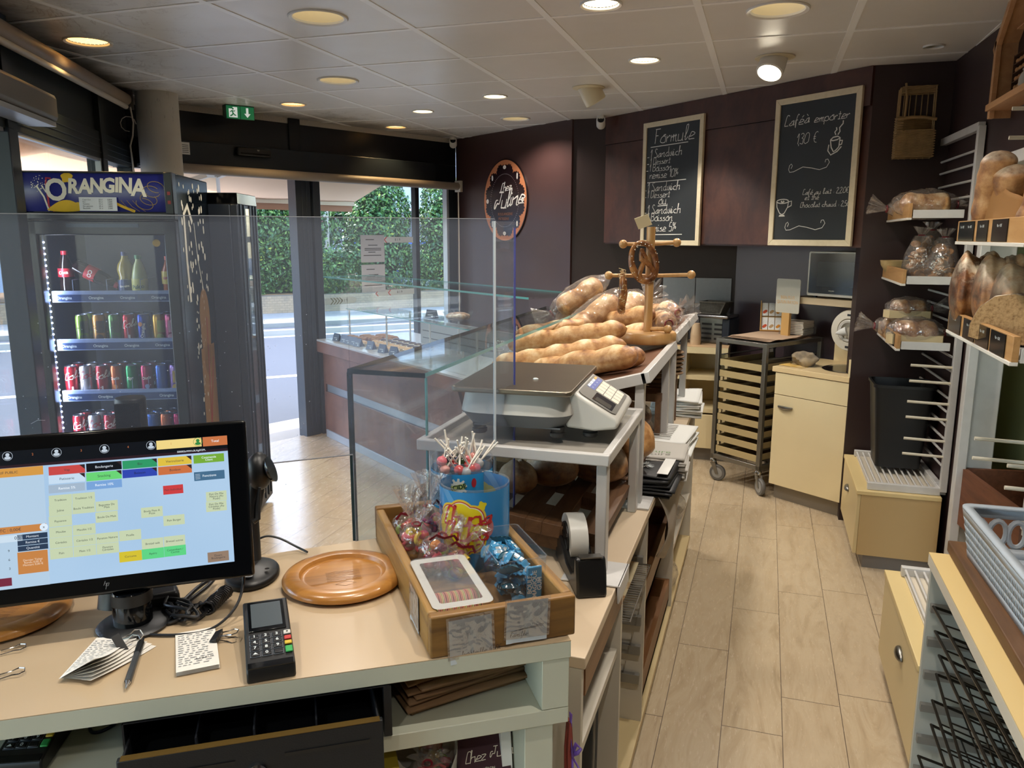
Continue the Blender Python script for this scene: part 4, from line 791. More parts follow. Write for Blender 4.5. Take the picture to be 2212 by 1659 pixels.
bottle('iced tea bottle with coral cap and yellow red label, rightmost on top shelf', MFR @ T(.572, .13, zt + .0), mat('tea_drink', 'b86a3c', .15), mat('cap_coral', 'd9603c', .4), (mat('label_tea', 'd6b83c', .4), .06, .12, 1.0), [(.026, 0), (.03, .006), (.028, .05), (.032, .08), (.031, .12), (.018, .155), (.013, .175)], sgn('Lipton', redp, .016))
# dark cabinet standing behind the cooler
t = thing('upright_cabinet', 'dark glossy upright cabinet behind the drinks cooler, beside the open doorway', 'cabinet', M=frame((-2.72, 3.66, 0), V((-.36, .933)))); CW, CH = .40, 1.785
b = MB(); b.box(.0, CW, .0, .04, 0.03, CH); b.box(0, CW, .42, .46, .03, CH); b.box(0, .04, .04, .42, .03, CH); b.box(CW - .04, CW, .04, .42, .03, CH); b.box(.04, CW - .04, .04, .42, .03, .15); b.build('body', alu_blue, t, bev=.005)
b = MB(); b.prism([(0, CH), (CW, CH), (CW - .02, CH + .06), (0, CH + .06)], 0, .46, MX(((1, 0, 0, 0), (0, 0, 1, 0), (0, 1, 0, 0), (0, 0, 0, 1)))); b.build('top', blackg, t, bev=.003)
for x in (.03, .10, .22, .29, .35): b = MB(); b.box(x, x + .012, -.006, .0, .06, CH); b.build('rib', alu_dark, t)
b = MB(); b.box(.115, .21, -.004, -.001, .1, CH - .02); b.build('pane', pane_m, t)
# ================================================================ bread
def crust(name, flour=0, dark=0, gloss=.5):
    if name in MATS: return MATS[name]
    t = NT(name); a = t.n('Attribute', attribute_name='tone'); co = t.coord(); f = t.noise(co, 26, 5, .6); g = t.noise(co, 140, 3)
    v = t.math('ADD', a.outputs['Fac'], t.math('MULTIPLY', t.math('SUBTRACT', f, .5), 1.0)); v = t.math('ADD', v, dark)
    c = t.ramp(v, ((.05, 'e6d2ac'), (.28, 'cfa878'), (.45, 'b98a56'), (.62, '99683a'), (.8, '6f4426'), (.97, '3f2514')))
    if flour:
        s = t.n('SeparateXYZ'); gm = t.n('NewGeometry'); t.l(gm.outputs['Normal'], s.inputs[0])
        m = t.math('MULTIPLY', t.ramp(t.noise(co, 16, 6, .7), ((.5 - flour * .2, (0, 0, 0)), (.62, (1, 1, 1)))), t.ramp(s.outputs[2], ((.1, (.15, .15, .15)), (.6, (1, 1, 1))))); c = t.mix(t.math('MULTIPLY', m, .8), c, 'd6c8b0')
    t.base(c, gloss); t.bump(t.math('ADD', f, t.math('MULTIPLY', g, .4)), .35, .006); MATS[name] = t.m; return t.m
CR, CRF, CRD, CRP = crust('crust_golden'), crust('crust_floury', 1, .12), crust('crust_dark', .25, .22), crust('crust_pale', .4, -.06)
def loaf(p, q, r, seed=0, up=(0, 0, 1), slashes=4, sq=.85, sag=0, ends=.16, depth=.16, twist=1, knob=0, base=.5, lat=22, n=44):
    """a loaf from p to q of radius r with oblique slashes that open pale; returns the mesh builder"""
    p, q, u = V(p), V(q), V(up); d = (q - p); L = d.length; d.normalize(); w_ = d.cross(u).normalized(); u = w_.cross(d).normalized(); rg = random.Random(seed); o = V((rg.uniform(0, 50), rg.uniform(0, 50), 0)); b = MB(); vs = []; fs = []; tn = []
    for i in range(n + 1):
        t = i / n; e = min(t, 1 - t) / ends; rad = r * (math.sqrt(max(0, 1 - (1 - min(e, 1)) ** 2)) if e < 1 else 1) * (1 + .10 * NZ.noise(o + V((t * 5, 0, 0))))
        if i in (0, n): rad = r * .05
        c = p + d * (L * t) + u * (-sag * 4 * t * (1 - t)) + w_ * (.012 * NZ.noise(o + V((0, t * 3, 7))))
        for j in range(lat):
            a = 2 * PI * j / lat; x, y = math.sin(a), math.cos(a); k = 0; ear = 0
            if slashes:
                ph = (t * slashes - .14 * twist * a if a < PI else t * slashes - .14 * twist * (a - 2 * PI)); fr = ph - math.floor(ph); da = a if a < PI else a - 2 * PI
                win = math.exp(-(da / .85) ** 2) * (1 if .06 < t < .94 else 0); k = win * (math.exp(-((fr - .5) / .24) ** 2)); ear = win * math.exp(-((fr - .80) / .07) ** 2)
            pin = win * math.exp(-((fr - .02) / .12) ** 2) if slashes else 0
            rr = rad * (1 + depth * .8 * k - depth * .45 * pin + .05 * ear + .05 * NZ.noise(o + V((t * 9, x * 1.5, y * 1.5))))
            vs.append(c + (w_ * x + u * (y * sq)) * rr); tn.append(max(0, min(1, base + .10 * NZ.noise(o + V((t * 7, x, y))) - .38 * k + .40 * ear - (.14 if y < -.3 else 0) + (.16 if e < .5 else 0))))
    for i in range(n):
        for j in range(lat): fs.append((i * lat + j, i * lat + (j + 1) % lat, (i + 1) * lat + (j + 1) % lat, (i + 1) * lat + j))
    fs += [tuple(range(lat - 1, -1, -1)), tuple(n * lat + j for j in range(lat))]; b.add(vs, fs, None, True); b.c = tn; return b
def boule(c, r, h, seed=0, cuts=1, base=.55, rot=0):
    rg = random.Random(seed); o = V((rg.uniform(0, 50), 3, 1)); b = MB(); vs = []; fs = []; tn = []; n, k = 28, 16
    for i in range(k + 1):
        ph = PI * i / k
        for j in range(n):
            t = 2 * PI * j / n; x, y, z = math.sin(ph) * math.cos(t), math.sin(ph) * math.sin(t), -math.cos(ph); xr, yr = x * math.cos(rot) + y * math.sin(rot), -x * math.sin(rot) + y * math.cos(rot)
            cut = 0
            if z > .2 and cuts: cut = math.exp(-(xr / .10) ** 2) * max(0, 1 - abs(yr) / .8) if cuts == 1 else max(math.exp(-(xr / .09) ** 2) * max(0, 1 - abs(yr) / .7), math.exp(-(yr / .09) ** 2) * max(0, 1 - abs(xr) / .7))
            lip = math.exp(-((abs(xr) - .2) / .07) ** 2) * max(0, 1 - abs(yr) / .8) if z > .2 and cuts else 0
            m = 1 + .05 * NZ.noise(o + V((x, y, z)) * 2) - .10 * cut + .05 * lip; zz = z if z > 0 else z * .55
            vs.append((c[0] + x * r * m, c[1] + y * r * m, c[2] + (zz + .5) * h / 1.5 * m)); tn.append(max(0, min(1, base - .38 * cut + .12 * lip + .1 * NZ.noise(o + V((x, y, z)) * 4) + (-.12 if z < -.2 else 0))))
    for i in range(k):
        for j in range(n): fs.append((i * n + j, i * n + (j + 1) % n, (i + 1) * n + (j + 1) % n, (i + 1) * n + j))
    b.add(vs, fs, None, True); b.c = tn; return b
def bread(b, name, label, m=None, group=None, cat='bread'): return tag(b.build(name, m or CR), label, cat, group)
def film_blob(c, r, seed, M=None, wob=.16, neck=None):
    o = V((seed * 3.1, seed, 0)); b = MB()
    b.ball(c, r, M, 30, 20, lambda p: p * (1 + wob * (abs(NZ.noise(V(p).normalized() * 2.6 + o)) + .5 * NZ.noise(V(p).normalized() * 6 + o))))
    return b
def ruffle(b, c, d, r0, r1, L, seed, n=26):
    """gathered bag neck flaring from c along d"""
    d = V(d).normalized(); u = d.orthogonal().normalized(); w_ = d.cross(u); rg = random.Random(seed); ph = [rg.uniform(.6, 1.25) for _ in range(n)]
    b.grid(lambda s, t: tuple(V(c) + d * (L * t) + (u * math.cos(2 * PI * s) + w_ * math.sin(2 * PI * s)) * (r0 + (r1 - r0) * t) * (1 + .35 * t * math.sin(s * 2 * PI * 9) * ph[int(s * (n - 1))])), n * 2, 5)
tie_m = mat('red_tie', '7a1626', .4)
# ================================================================ low worktop with open shelves under it
mel = mat('white_melamine', 'c6bfb0', .4, var=.05, vs=3); top_m = mat('cream_worktop', 'cbb79c', .33, var=.05, vs=3); rail_m = mat('grey_runner', '8f8d88', .35, .5)
t = thing('shelf_counter', 'low white counter with open shelves facing the aisle', 'counter')
b = MB(); b.box(-1.03, -.295, 1.40, 4.03, .775, .80); b.build('worktop', top_m, t, bev=.002)
b = MB(); b.box(-1.0, -.30, 1.40, 4.02, .05, .075); b.build('bottom_board', mat('cream_board', 'c9b487', .5), t); b = MB(); b.box(-1.0, -.312, 1.42, 4.0, 0, .05); b.build('plinth', mat('grey_plinth', '77716a', .45, .3), t)
b = MB(); b.box(-1.03, -1.005, 1.40, 4.03, .0, .775); b.build('front_panel', rust, t); b = MB(); b.box(-.80, -.785, 1.40, 4.0, .075, .775); b.build('back_panel', mel, t)
for y in (1.40, 1.865, 2.315, 3.16, 4.0): b = MB(); b.box(-.785, -.302, y, y + .02, .075, .775); b.build('divider', mel, t)
b = MB(); b.box(-.78, -.31, 1.42, 1.865, .55, .57); b.build('shelf', mel, t); b = MB(); b.box(-.78, -.31, 3.18, 4.0, .29, .31); b.build('shelf', mel, t)
b = MB(); b.box(-.78, -.31, 3.18, 4.0, .56, .58); b.build('shelf', mel, t)
for y in (1.885, 2.297):
    for z in (.63, .53, .43, .33, .23): b = MB(); b.box(-.75, -.31, y, y + .016, z - .015, z + .015); b.build('tray_runner', rail_m, t)
apron = wood('brown_board', '6f4a2c', '7d5635', '8a6140', 1, 'Y', .45)
o = MB(); o.box(-.312, -.300, 1.43, 1.86, .70, .774); o.build('apron', apron, t)
for z0, z1 in ((.43, .515), (.105, .20)):
    o = MB(); o.box(-.75, -.312, 2.35, 3.15, z0, z0 + .015); o.box(-.33, -.312, 2.34, 3.155, z0, z1); o.box(-.75, -.33, 2.34, 2.355, z0, z1); o.box(-.75, -.33, 3.14, 3.155, z0, z1); d_ = o.build('wooden_tray', apron, t)
# things on its shelves
def rack_grid(name, label, x0, x1, y0, y1, z, m, nx, ny, M=None, group=None, r=.0016, cat='wire rack'):
    t = thing(name, label, cat, group=group, M=M); b = MB(); b.tube([(x0, y0, z), (x1, y0, z), (x1, y1, z), (x0, y1, z)], r * 1.8, 6, closed=True); b.build('rim', m, t)
    b = MB(); [b.tube([(x0, y0 + (y1 - y0) * k / ny, z), (x1, y0 + (y1 - y0) * k / ny, z)], r, 5) for k in range(1, ny)]; b.build('wires', m, t)
    b = MB(); [b.tube([(x0 + (x1 - x0) * k / nx, y0, z - r * 2), (x0 + (x1 - x0) * k / nx, y1, z - r * 2)], r, 5) for k in range(1, nx)]; b.build('cross_wires', m, t); return t
rack_grid('cooling_rack', 'chrome wire cooling rack sliding out of the low counter', -.72, -.285, 1.905, 2.285, .628, steel, 3, 26)
def stained():
    t = NT('stained_paper'); f = t.noise(t.coord(), 9, 4, .5); t.base(t.ramp(f, ((.52, 'c3b594'), (.6, '8a5a28'))), .5); return t.m
o = MB(); o.grid(lambda u, v: (-.70 + .38 * u, 1.92 + .36 * v, .634 + .004 * math.sin(u * 9) * math.sin(v * 7)), 12, 12); tag(o.build('baking_paper', stained()), 'caramel stained baking paper on the cooling rack', 'baking paper')
for i, (x, y) in enumerate(((-.40, 2.05), (-.42, 2.17))): o = MB(); o.ball((0, 0, .022), (.05, .06, .02), n=16, k=8, fn=lambda p: p * (1 + .1 * NZ.noise(p * 40))); s_ = o.build('meringue', mat('meringue', 'c9b49a', .6)); s_.location = (x, y, .638); tag(s_, ('front' if i == 0 else 'rear') + ' pale meringue with caramel on the stained baking paper', 'meringue')
t = thing('tablet_case', 'black folded menu case leaning on the lowest shelf of the low counter', 'case', M=T(-.42, 1.62, .30) @ RZ(10)); b = MB(); b.box(-.13, .10, -.02, .14, -.2, .19); b.c = None; t_b = b.build('cover', black, t, bev=.01); b = MB(); b.bar((.105, -.02, -.2), (.105, .145, .19), .006); b.build('metal_edge', steel, t)
o = MB(); o.ball((0, 0, .05), (.09, .08, .06), n=18, k=10, fn=lambda p: p * (1 + .25 * NZ.noise(p * 14))); s_ = o.build('grey_cloth', mat('grey_cloth', '8b8178', .9)); s_.location = (-.40, 1.50, .09); tag(s_, 'crumpled grey cloth beside the black menu case', 'cloth')
def cloth(name, label, fn, nu, nv, m, cat): o = MB(); o.grid(fn, nu, nv); return tag(o.build(name, m, solid=.002), label, cat)
cloth('tea_towel', 'pale tea towel hanging over the front edge of the low counter', lambda u, v: (-.300 + .016 + .012 * math.sin(v * 9) * u + .035 * math.sin(PI * u) , 2.42 + .72 * v, .80 - .20 * u - .07 * u * math.sin(v * 5) + .002), 10, 20, mat('pale_cloth', 'a89c8e', .9), 'towel')
# steel brackets hooked over the worktop carry the white frames
fr_m = mat('frame_white', 'bcbab7', .35, var=.06, vs=15)
def stack(name, label, x0, x1, y0, y1, z, h, n, m, cat, group=None, jit=.006, seed=1):
    rg = random.Random(seed); b = MB()
    for k in range(n): jx, jy = rg.uniform(-jit, jit), rg.uniform(-jit, jit); b.box(x0 + jx, x1 + jx, y0 + jy, y1 + jy, z + h * k / n, z + h * (k + .82) / n)
    return tag(b.build(name, m), label, cat, group)
kraft = mat('kraft_paper', '8f6e4c', .75, var=.15, vs=9, bump=.2, bs=40)
def bag_stack(name, label, M, w_, l, n, m, cat, dh=.006, seed=2, prints=None, group=None):
    rg = random.Random(seed); t = thing(name, label, cat, M=M, group=group)
    for k in range(n):
        jx, jy, a = rg.uniform(-.008, .008), rg.uniform(-.008, .008), rg.uniform(-3, 3); b = MB()
        ww = w_ * (1 if k > n * .4 else 1.06)
        b.grid(lambda u, v: (-ww / 2 + ww * u + jx, -l / 2 + l * v + jy, dh * (k + .5) + .35 * dh * math.sin(u * 5 + k) * math.cos(v * 4 + k * 2)), 10, 10, RZ(a)); b.build('sheet', m, t, solid=dh * .6)
    if prints: prints(t, n * dh + dh * .5)
    return t
bag_stack('paper_bags', 'white printed paper bags piled at the far end of the low counter', T(-.37, 3.74, .80) @ RZ(4), .22, .3, 7, paper, 'paper bags', .012)
bag_stack('paper_bags', 'striped white paper bags folded on the low counter behind a post', T(-.32, 3.02, .80) @ RZ(-3), .17, .30, 6, paper, 'paper bags', .012, 5, lambda t, z: (lambda b: ([b.box(-.06, .02, -.11 + k * .026, -.10 + k * .026, z, z + .001) for k in range(8)], b.build('stripes', mat('grey_print', '8a8680', .7), t)))(MB()))
t = bag_stack('paper_bags', 'white paper bags with green lettering on the low counter', T(-.33, 2.72, .80) @ RZ(2), .20, .22, 8, mat('grey_white_paper', 'b9b5ae', .7), 'paper bags', .010, 6)
text('nature', .04, T(0, -.06, .087), mat('print_green', '4f7a3c', .6), t, 'lettering')
t = bag_stack('paper_bags', 'black printed paper bags nearest on the low counter beside the second post', T(-.345, 2.52, .80) @ RZ(-2), .20, .2, 7, mat('black_paper', '1c1d20', .5), 'paper bags', .010, 8)
b = MB(); rg = random.Random(4)
for _ in range(60): a = rg.uniform(0, 6.3); r_ = rg.uniform(.01, .04); b.ribbon([(0, .0), (r_ * math.cos(a), r_ * math.sin(a))], .0016, lambda x, y: (x, y, .077))
b.build('tree_print', whs, t); b = MB(); b.box(.055, .09, -.09, .09, .0775, .079); b.build('white_band', paper, t)
for y, z, n in ((3.35, .075, 'low'), (3.6, .31, 'middle')):
    t = thing('plastic_bag_pack', 'clear wrapped pack of plastic bags on the %s shelf of the low counter' % n, 'packaging', M=T(-.42, y, z + .06)); b = MB(); [b.box(-.08, .07, -.12, .12, -.055 + k * .014, -.046 + k * .014) for k in range(7)]; b.build('bags', mat('clear_white', 'a09a8c', .5), t); film_blob((0, 0, 0), (.12, .16, .07), n == 'low' and 3 or 4).build('wrapper', film, t)
# white steel stand carrying the scale, and the slatted bread board under it
t = thing('scale_stand', 'white steel stand on the low counter carrying the bread scale', 'stand')
for x, y in ((-.345, 1.80), (-.345, 2.28), (-.78, 1.80), (-.78, 2.28)): b = MB(); b.box(x - .013, x + .013, y - .02, y + .02, .80, 1.095); b.build('leg', fr_m, t, bev=.003)
for y in (1.80,): b = MB(); b.box(-.43, -.285, y - .07, y + .07, .801, .806); b.box(-.292, -.286, y - .07, y + .07, .76, .806); b.build('foot_plate', white_metal, t, bev=.002)
b = MB(); b.box(-.82, -.325, 1.765, 1.785, 1.085, 1.113); b.box(-.82, -.325, 2.29, 2.31, 1.085, 1.113); b.box(-.345, -.325, 1.785, 2.29, 1.085, 1.113); b.box(-.82, -.80, 1.785, 2.29, 1.085, 1.113); b.build('tray_rim', fr_m, t, bev=.003)
b = MB(); b.box(-.80, -.345, 1.785, 2.29, 1.088, 1.094); b.build('tray', mat('stand_tray', '9a958c', .35), t)
dwood = wood('worn_dark_wood', '4f3626', '66482f', '7b5a3d', 1, 'Y', .6, .12)
def slotted(M):
    t = thing('slatted_bread_board', 'dark wooden bread board with long routed slots, on the low counter', 'bread board', M=M); b = MB(); W, L, th = .52, .98, .035; ny = 4; sy = L / 8
    # board cut by rounded slots: built as strips between slot columns
    cols = [(.06 + k * .095, .045) for k in range(5)]
    x = 0
    for k, (c, w_) in enumerate(cols + [(W, 0)]):
        b.box(-x, -c, 0, L, -th, 0) if c > x else None
        x = c + w_
    for k, (c, w_) in enumerate(cols):
        y = 0; off = .08 if k % 2 else .0
        segs = [(0, .05 + off)] + [(.05 + off + i * .24 + .19, .05 + off + (i + 1) * .24) for i in range(4)]
        for y0, y1 in segs:
            if y0 < L: b.box(-c, -(c + w_), y0, min(y1, L), -th, 0)
    b.build('board', dwood, t, bev=.002)
    for y in (.52, .9): b = MB(); b.box(-.03, -.0, y, y + .09, -.115, -th); b.build('leg', dwood, t)
    b = MB(); b.box(-.34, -.035, .015, .10, -th - .03, -th); b.build('batten', dwood, t); b = MB(); b.box(-.30, -.05, .03, .12, -.08, -th - .031); b.build('batten', dwood, t); return t
slotted(T(-.352, 1.775, .885) @ RY(7) @ T(0, .06, 0))
bd = 'breads on the slatted board'
for i, (c, r, h, m, sd, lb, ct, bs_) in enumerate((((-.555, 2.11, .918), .078, .115, CRF, 3, 'round glossy cracked loaf, left of two in front on the slatted board', 1, .62), ((-.44, 2.24, .90), .085, .125, CRF, 5, 'round floury loaf, right of two in front on the slatted board', 1, .6), ((-.62, 1.99, .925), .055, .09, CRF, 8, 'small round loaf nearest the plastic screen on the slatted board', 1, .58), ((-.415, 2.50, .90), .105, .15, CR, 9, 'big pale brown loaf behind the stand leg', 0, .5))):
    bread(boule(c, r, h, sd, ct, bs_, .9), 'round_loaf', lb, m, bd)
for i, (p, q, r, lb) in enumerate((((-.78, 2.25, 1.0), (-.545, 2.32, .985), .036, 'pale floured baton upper of two, on the metal tray'), ((-.76, 2.14, .99), (-.54, 2.22, .965), .034, 'pale floured baton lower of two, beside the round loaf'))): bread(loaf(p, q, r, 40 + i, slashes=2, base=.28), 'baton_loaf', lb, CRP, bd)
t = thing('metal_tray', 'shallow aluminium tray under the batons', 'tray', M=T(-.66, 2.3, .955) @ RZ(8)); b = MB(); b.box(-.16, .16, -.14, .16, 0, .003); b.build('sheet', steel, t); b = MB(); [b.box(*r_, 0, .012) for r_ in ((-.165, -.155, -.145, .165), (.155, .165, -.145, .165), (-.165, .165, .155, .165))]; b.build('rim', chrome, t)
o = loaf((-.42, 2.42, .835), (-.30, 2.62, .835), .035, 77, slashes=0, base=.45, sq=.7); bread(o, 'sandwich_loaf', 'split sandwich baguette lying on the worktop under the slatted board')
for i, (x, y, z, r) in enumerate(((-.46, 3.02, .80, .09), (-.52, 3.24, .80, .10), (-.44, 2.86, .80, .07))): bread(boule((x, y, z), r, .13, 20 + i, 2, .7, .4 * i), 'country_loaf', ('floury dark country loaf under the sloping shelf, nearest the scale', 'floury dark country loaf under the sloping shelf, farthest from the scale', 'small dark loaf beside the scale display')[i], CRF, 'country loaves under the sloping shelf')
bread(loaf((-.62, 2.78, .98), (-.36, 2.78, .985), .05, 31, slashes=2, base=.6), 'walnut_loaf', 'dark slashed loaf just under the white shelf rail', CRD)
for k in range(7): b = MB(); b.ball((0, 0, .008), (.055 - .002 * (k % 3), .055, .011), n=20, k=8, fn=lambda p: p * (1 + .08 * NZ.noise(p * 60))); s_ = b.build('biscuit', mat('biscuit', '7b6146', .8)); s_.location = (-.40 + .004 * math.sin(k * 3), 3.12 + .004 * math.cos(k * 2), 1.03 + k * .018); tag(s_, 'flat grey brown biscuit, %s in the near stack behind the first white post' % (('lowest', 'second', 'third', 'fourth', 'fifth', 'sixth', 'topmost')[k]), 'biscuit', 'biscuits stacked behind the white post')
for k in range(6): s_2 = s_.copy(); COL.objects.link(s_2); s_2.location = (-.37 + .003 * math.sin(k * 5), 3.42, 1.03 + k * .018); tag(s_2, 'flat grey brown biscuit, %s in the far stack between the white posts' % (('lowest', 'second', 'third', 'fourth', 'fifth', 'topmost')[k]), 'biscuit', 'biscuits stacked behind the white post')
t = thing('biscuit_riser', 'brown wooden riser under the biscuit stacks', 'riser', (0, 0, 0)); b = MB(); b.box(-.6, -.35, 2.95, 3.55, 1.0, 1.03); b.build('board', dwood, t); [(lambda b: (b.box(x, x + .02, y, y + .03, .80, 1.0), b.build('leg', dwood, t)))(MB()) for x in (-.6, -.372) for y in (2.95, 3.52)]
# sloping display shelves on white frames
lam = mat('brown_laminate_shelf', '6b4a37', .4, var=.12, vs=6)
def slope_shelf(label, y0, y1, z1, posts, wd=.60, s=.277):
    t = thing('sloping_shelf', label, 'display shelf', group='sloping bread shelves'); M = T(-.325, 0, z1) @ RY(-math.degrees(math.atan(s))); b = MB(); b.box(-wd, -.01, y0, y1, -.02, -.004, M); b.build('board', lam, t)
    for q in ((-wd, 0, y0 - .012, y0 + .012), (-wd, 0, y1 - .012, y1 + .012), (-.014, .012, y0 - .012, y1 + .012), (-wd - .012, -wd + .012, y0, y1)): b = MB(); b.box(*q, -.028, .006, M); b.build('frame_rail', fr_m, t, bev=.002)
    b = MB(); b.box(-wd - .006, -wd + .006, y0, y1, 0, .09, M); b.build('end_board', mat('dark_end_board', '3a2620', .4), t)
    for x, y in posts: b = MB(); zt = z1 + (x + .325) * s - .02; b.box(x - .014, x + .014, y - .018, y + .018, .80, zt); b.build('leg', fr_m, t, bev=.003)
    for x, y in posts: b = MB(); b.box(x - .06, x + .045, y - .06, y + .06, .801, .806); b.build('foot_plate', white_metal, t)
    return t
slope_shelf('white framed sloping bread shelf holding the baguettes', 2.325, 3.05, 1.215, ((-.342, 2.35), (-.342, 3.0), (-.88, 2.36), (-.88, 3.0)))
slope_shelf('far white framed sloping shelf holding bagged loaves', 3.10, 3.98, 1.24, ((-.342, 3.22), (-.342, 3.68), (-.88, 3.22), (-.88, 3.68)))
for i, (p, q, r, lb, sl_, sd) in enumerate((((-.82, 2.73, 1.125), (-.374, 2.456, 1.25), .044, 'dark golden baguette lowest and nearest on the sloping shelf', 3, 11), ((-.94, 2.69, 1.15), (-.454, 2.745, 1.245), .040, 'long golden baguette in the middle of the pile', 5, 12), ((-.94, 2.88, 1.20), (-.474, 2.866, 1.285), .040, 'long golden baguette on top of the pile in front', 5, 13), ((-.72, 3.2, 1.17), (-.405, 3.10, 1.25), .044, 'thick baguette end pointing to the round wooden base', 2, 14), ((-.85, 3.5, 1.2), (-.425, 3.28, 1.305), .042, 'brown baguette highest of the pile, below the pretzel stand', 3, 15), ((-.97, 3.05, 1.215), (-.68, 3.4, 1.25), .036, 'baguette with dark torn crest at the back of the pile', 3, 16), ((-.60, 2.66, 1.165), (-.367, 2.575, 1.235), .036, 'short baguette tip showing under the golden ones', 2, 17), ((-.97, 2.60, 1.09), (-.62, 2.56, 1.155), .037, 'baguette at the bottom left of the pile behind the plastic screen', 3, 18))):
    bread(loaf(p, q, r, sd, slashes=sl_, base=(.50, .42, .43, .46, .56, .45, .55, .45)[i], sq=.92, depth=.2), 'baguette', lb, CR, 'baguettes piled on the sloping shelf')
# pretzel stand
bee = wood('turned_beech', 'a87c48', 'b98e58', 'c49b66', 1, 'Z', .35, .03, .2)
PX, PY = -.425, 3.06
t = thing('pretzel_stand', 'turned wooden pretzel stand with ball ended arms on a round base', 'stand', (PX, PY, 0))
b = MB(); b.lathe([(.0, 1.215), (.105, 1.215), (.11, 1.222), (.11, 1.25), (.105, 1.256), (0, 1.256)], 40, capb=False, capt=False); b.build('base', bee, t); b = MB(); b.lathe([(.0165, 1.25), (.0165, 1.655), (0, 1.655)], 20, capt=False); b.build('pole', bee, t)
for z, l0, l1, dy in ((1.59, .10, .095, -.03), (1.47, .155, .155, -.02)):
    b = MB(); b.tube([(-l0, dy, z), (0, 0, z + .0), (l1, -dy, z + .006)], .0075, 10); b.build('arm', bee, t)
    for x, y_ in ((-l0, dy), (l1, -dy)): b = MB(); b.ball((x, y_, z + (.006 if x > 0 else 0)), .0165); b.build('ball', bee, t)
b = MB(); b.tube([(0, 0, 1.265), (.075, -.03, 1.27)], .0085, 10); b.ball((.08, -.032, 1.27), .0165); b.build('low_arm', bee, t)
o = MB(); o.box(-.03, .025, -.001, .001, 0, .045, T(PX - .02, PY, 1.655) @ RX(20) @ RY(-20)); tag(o.build('price_tag', mat('cream_card', 'c9bd9c', .6)), 'small cream price tag on top of the pretzel stand', 'price tag')
def pretzel(label, M, salt=True, cheese=False):
    t = thing('pretzel', label, 'pretzel', M=M, group='pretzels on the stand'); pts = []
    key = [(-.012, .012), (.005, -.01), (.028, -.035), (.03, -.06), (.0, -.078), (-.03, -.066), (-.047, -.03), (-.047, .02), (-.03, .058), (0, .072), (.03, .058), (.047, .02), (.047, -.03), (.03, -.066), (.0, -.078), (-.03, -.06), (-.028, -.035), (-.005, -.01), (.012, .012)]
    key = [(-.034, -.052), (-.022, -.02), (-.006, .004), (.008, .018), (.0, .032), (-.012, .02), (.008, -.0), (.026, -.025), (.034, -.052)]
    ring_ = [(.046 * math.sin(a) * (1 if abs(a) < 1.6 else .98), .005 - .078 * math.cos(a)) for a in [(-2.55 + 5.1 * k / 22) for k in range(23)]]
    p1 = [(.012, .004), (-.006, .025), (-.02, .05)]; p2 = [(-.012, .004), (.006, .025), (.02, .05)]
    path = [(-.03, -.045), (-.018, -.02), (-.002, .0), (.012, .018), (.018, .04), (.026, .062)]
    full = [(-x, y) for x, y in [(-.030, -.052), (-.020, -.028), (-.004, -.004), (.006, .014), (.0, .03), ]]
    rr = []; P = []
    seq = [(.028, -.058, .004), (.018, -.03, .008), (.0, -.006, .01), (-.004, .014, .008), (.004, .022, .004)]
    for a in [PI / 2 * 0 + k * 2 * PI / 40 for k in range(41)]: P.append((.046 * math.sin(a), .072 * math.cos(a), 0)); rr.append(.0125 + .003 * math.cos(a) * -1)
    b = MB(); b.tube(P[:-1], rr[:-1], 14, closed=True); tn = [.62 + .14 * NZ.noise(V(v) * 40) for v in b.v]
    n0 = len(b.v); b.tube([(-.034, -.055, .004), (-.020, -.028, .009), (-.004, -.004, .010), (.010, .012, .009), (.004, .030, .012), (-.002, .048, .010)], [.009, .010, .010, .009, .008, .008], 12); b.tube([(.034, -.055, .004), (.022, -.028, .010), (.008, -.004, .013), (-.010, .012, .011), (-.006, .030, .008), (.004, .05, .008)], [.009, .010, .010, .009, .008, .008], 12)
    b.c = tn + [.56] * (len(b.v) - n0); b.build('dough', crust('crust_pretzel', 0, .12, .25), t)
    rg = random.Random(5); b = MB()
    for _ in range(60):
        a = rg.uniform(0, 2 * PI); ph = rg.uniform(-.9, .9); r_ = .0135; b.box(-.0014, .0014, -.0014, .0014, -.0014, .0014, T((.046 + r_ * math.sin(ph)) * math.sin(a), (.072 + r_ * math.sin(ph)) * math.cos(a), r_ * math.cos(ph) * rg.choice((1, 1, -1))) @ RX(rg.uniform(0, 90)))
    if cheese:
        for _ in range(50): a = rg.uniform(0, 2 * PI); x, y = .058 * math.sin(a), .086 * math.cos(a); b.bar((x, y, rg.uniform(-.012, .012)), (x + rg.uniform(-.012, .012), y + rg.uniform(-.012, .012), rg.uniform(-.014, .014)), .002)
    b.c = None; s_ = b.build('cheese_shreds' if cheese else 'salt', mat('salt', 'ddd6c4', .5) if not cheese else mat('cheese', 'cdb98a', .5), t); s_['kind'] = 'stuff'; return t
pretzel('large glossy salted pretzel facing the till, hung on the upper arm', T(PX - .02, PY - .032, 1.525) @ RZ(22) @ RX(90) @ RZ(14))
pretzel('cheese crusted pretzel seen edge on, hung on the lower left arm', T(PX - .10, PY - .03, 1.408) @ RZ(100) @ RX(90) @ RZ(4), cheese=True)
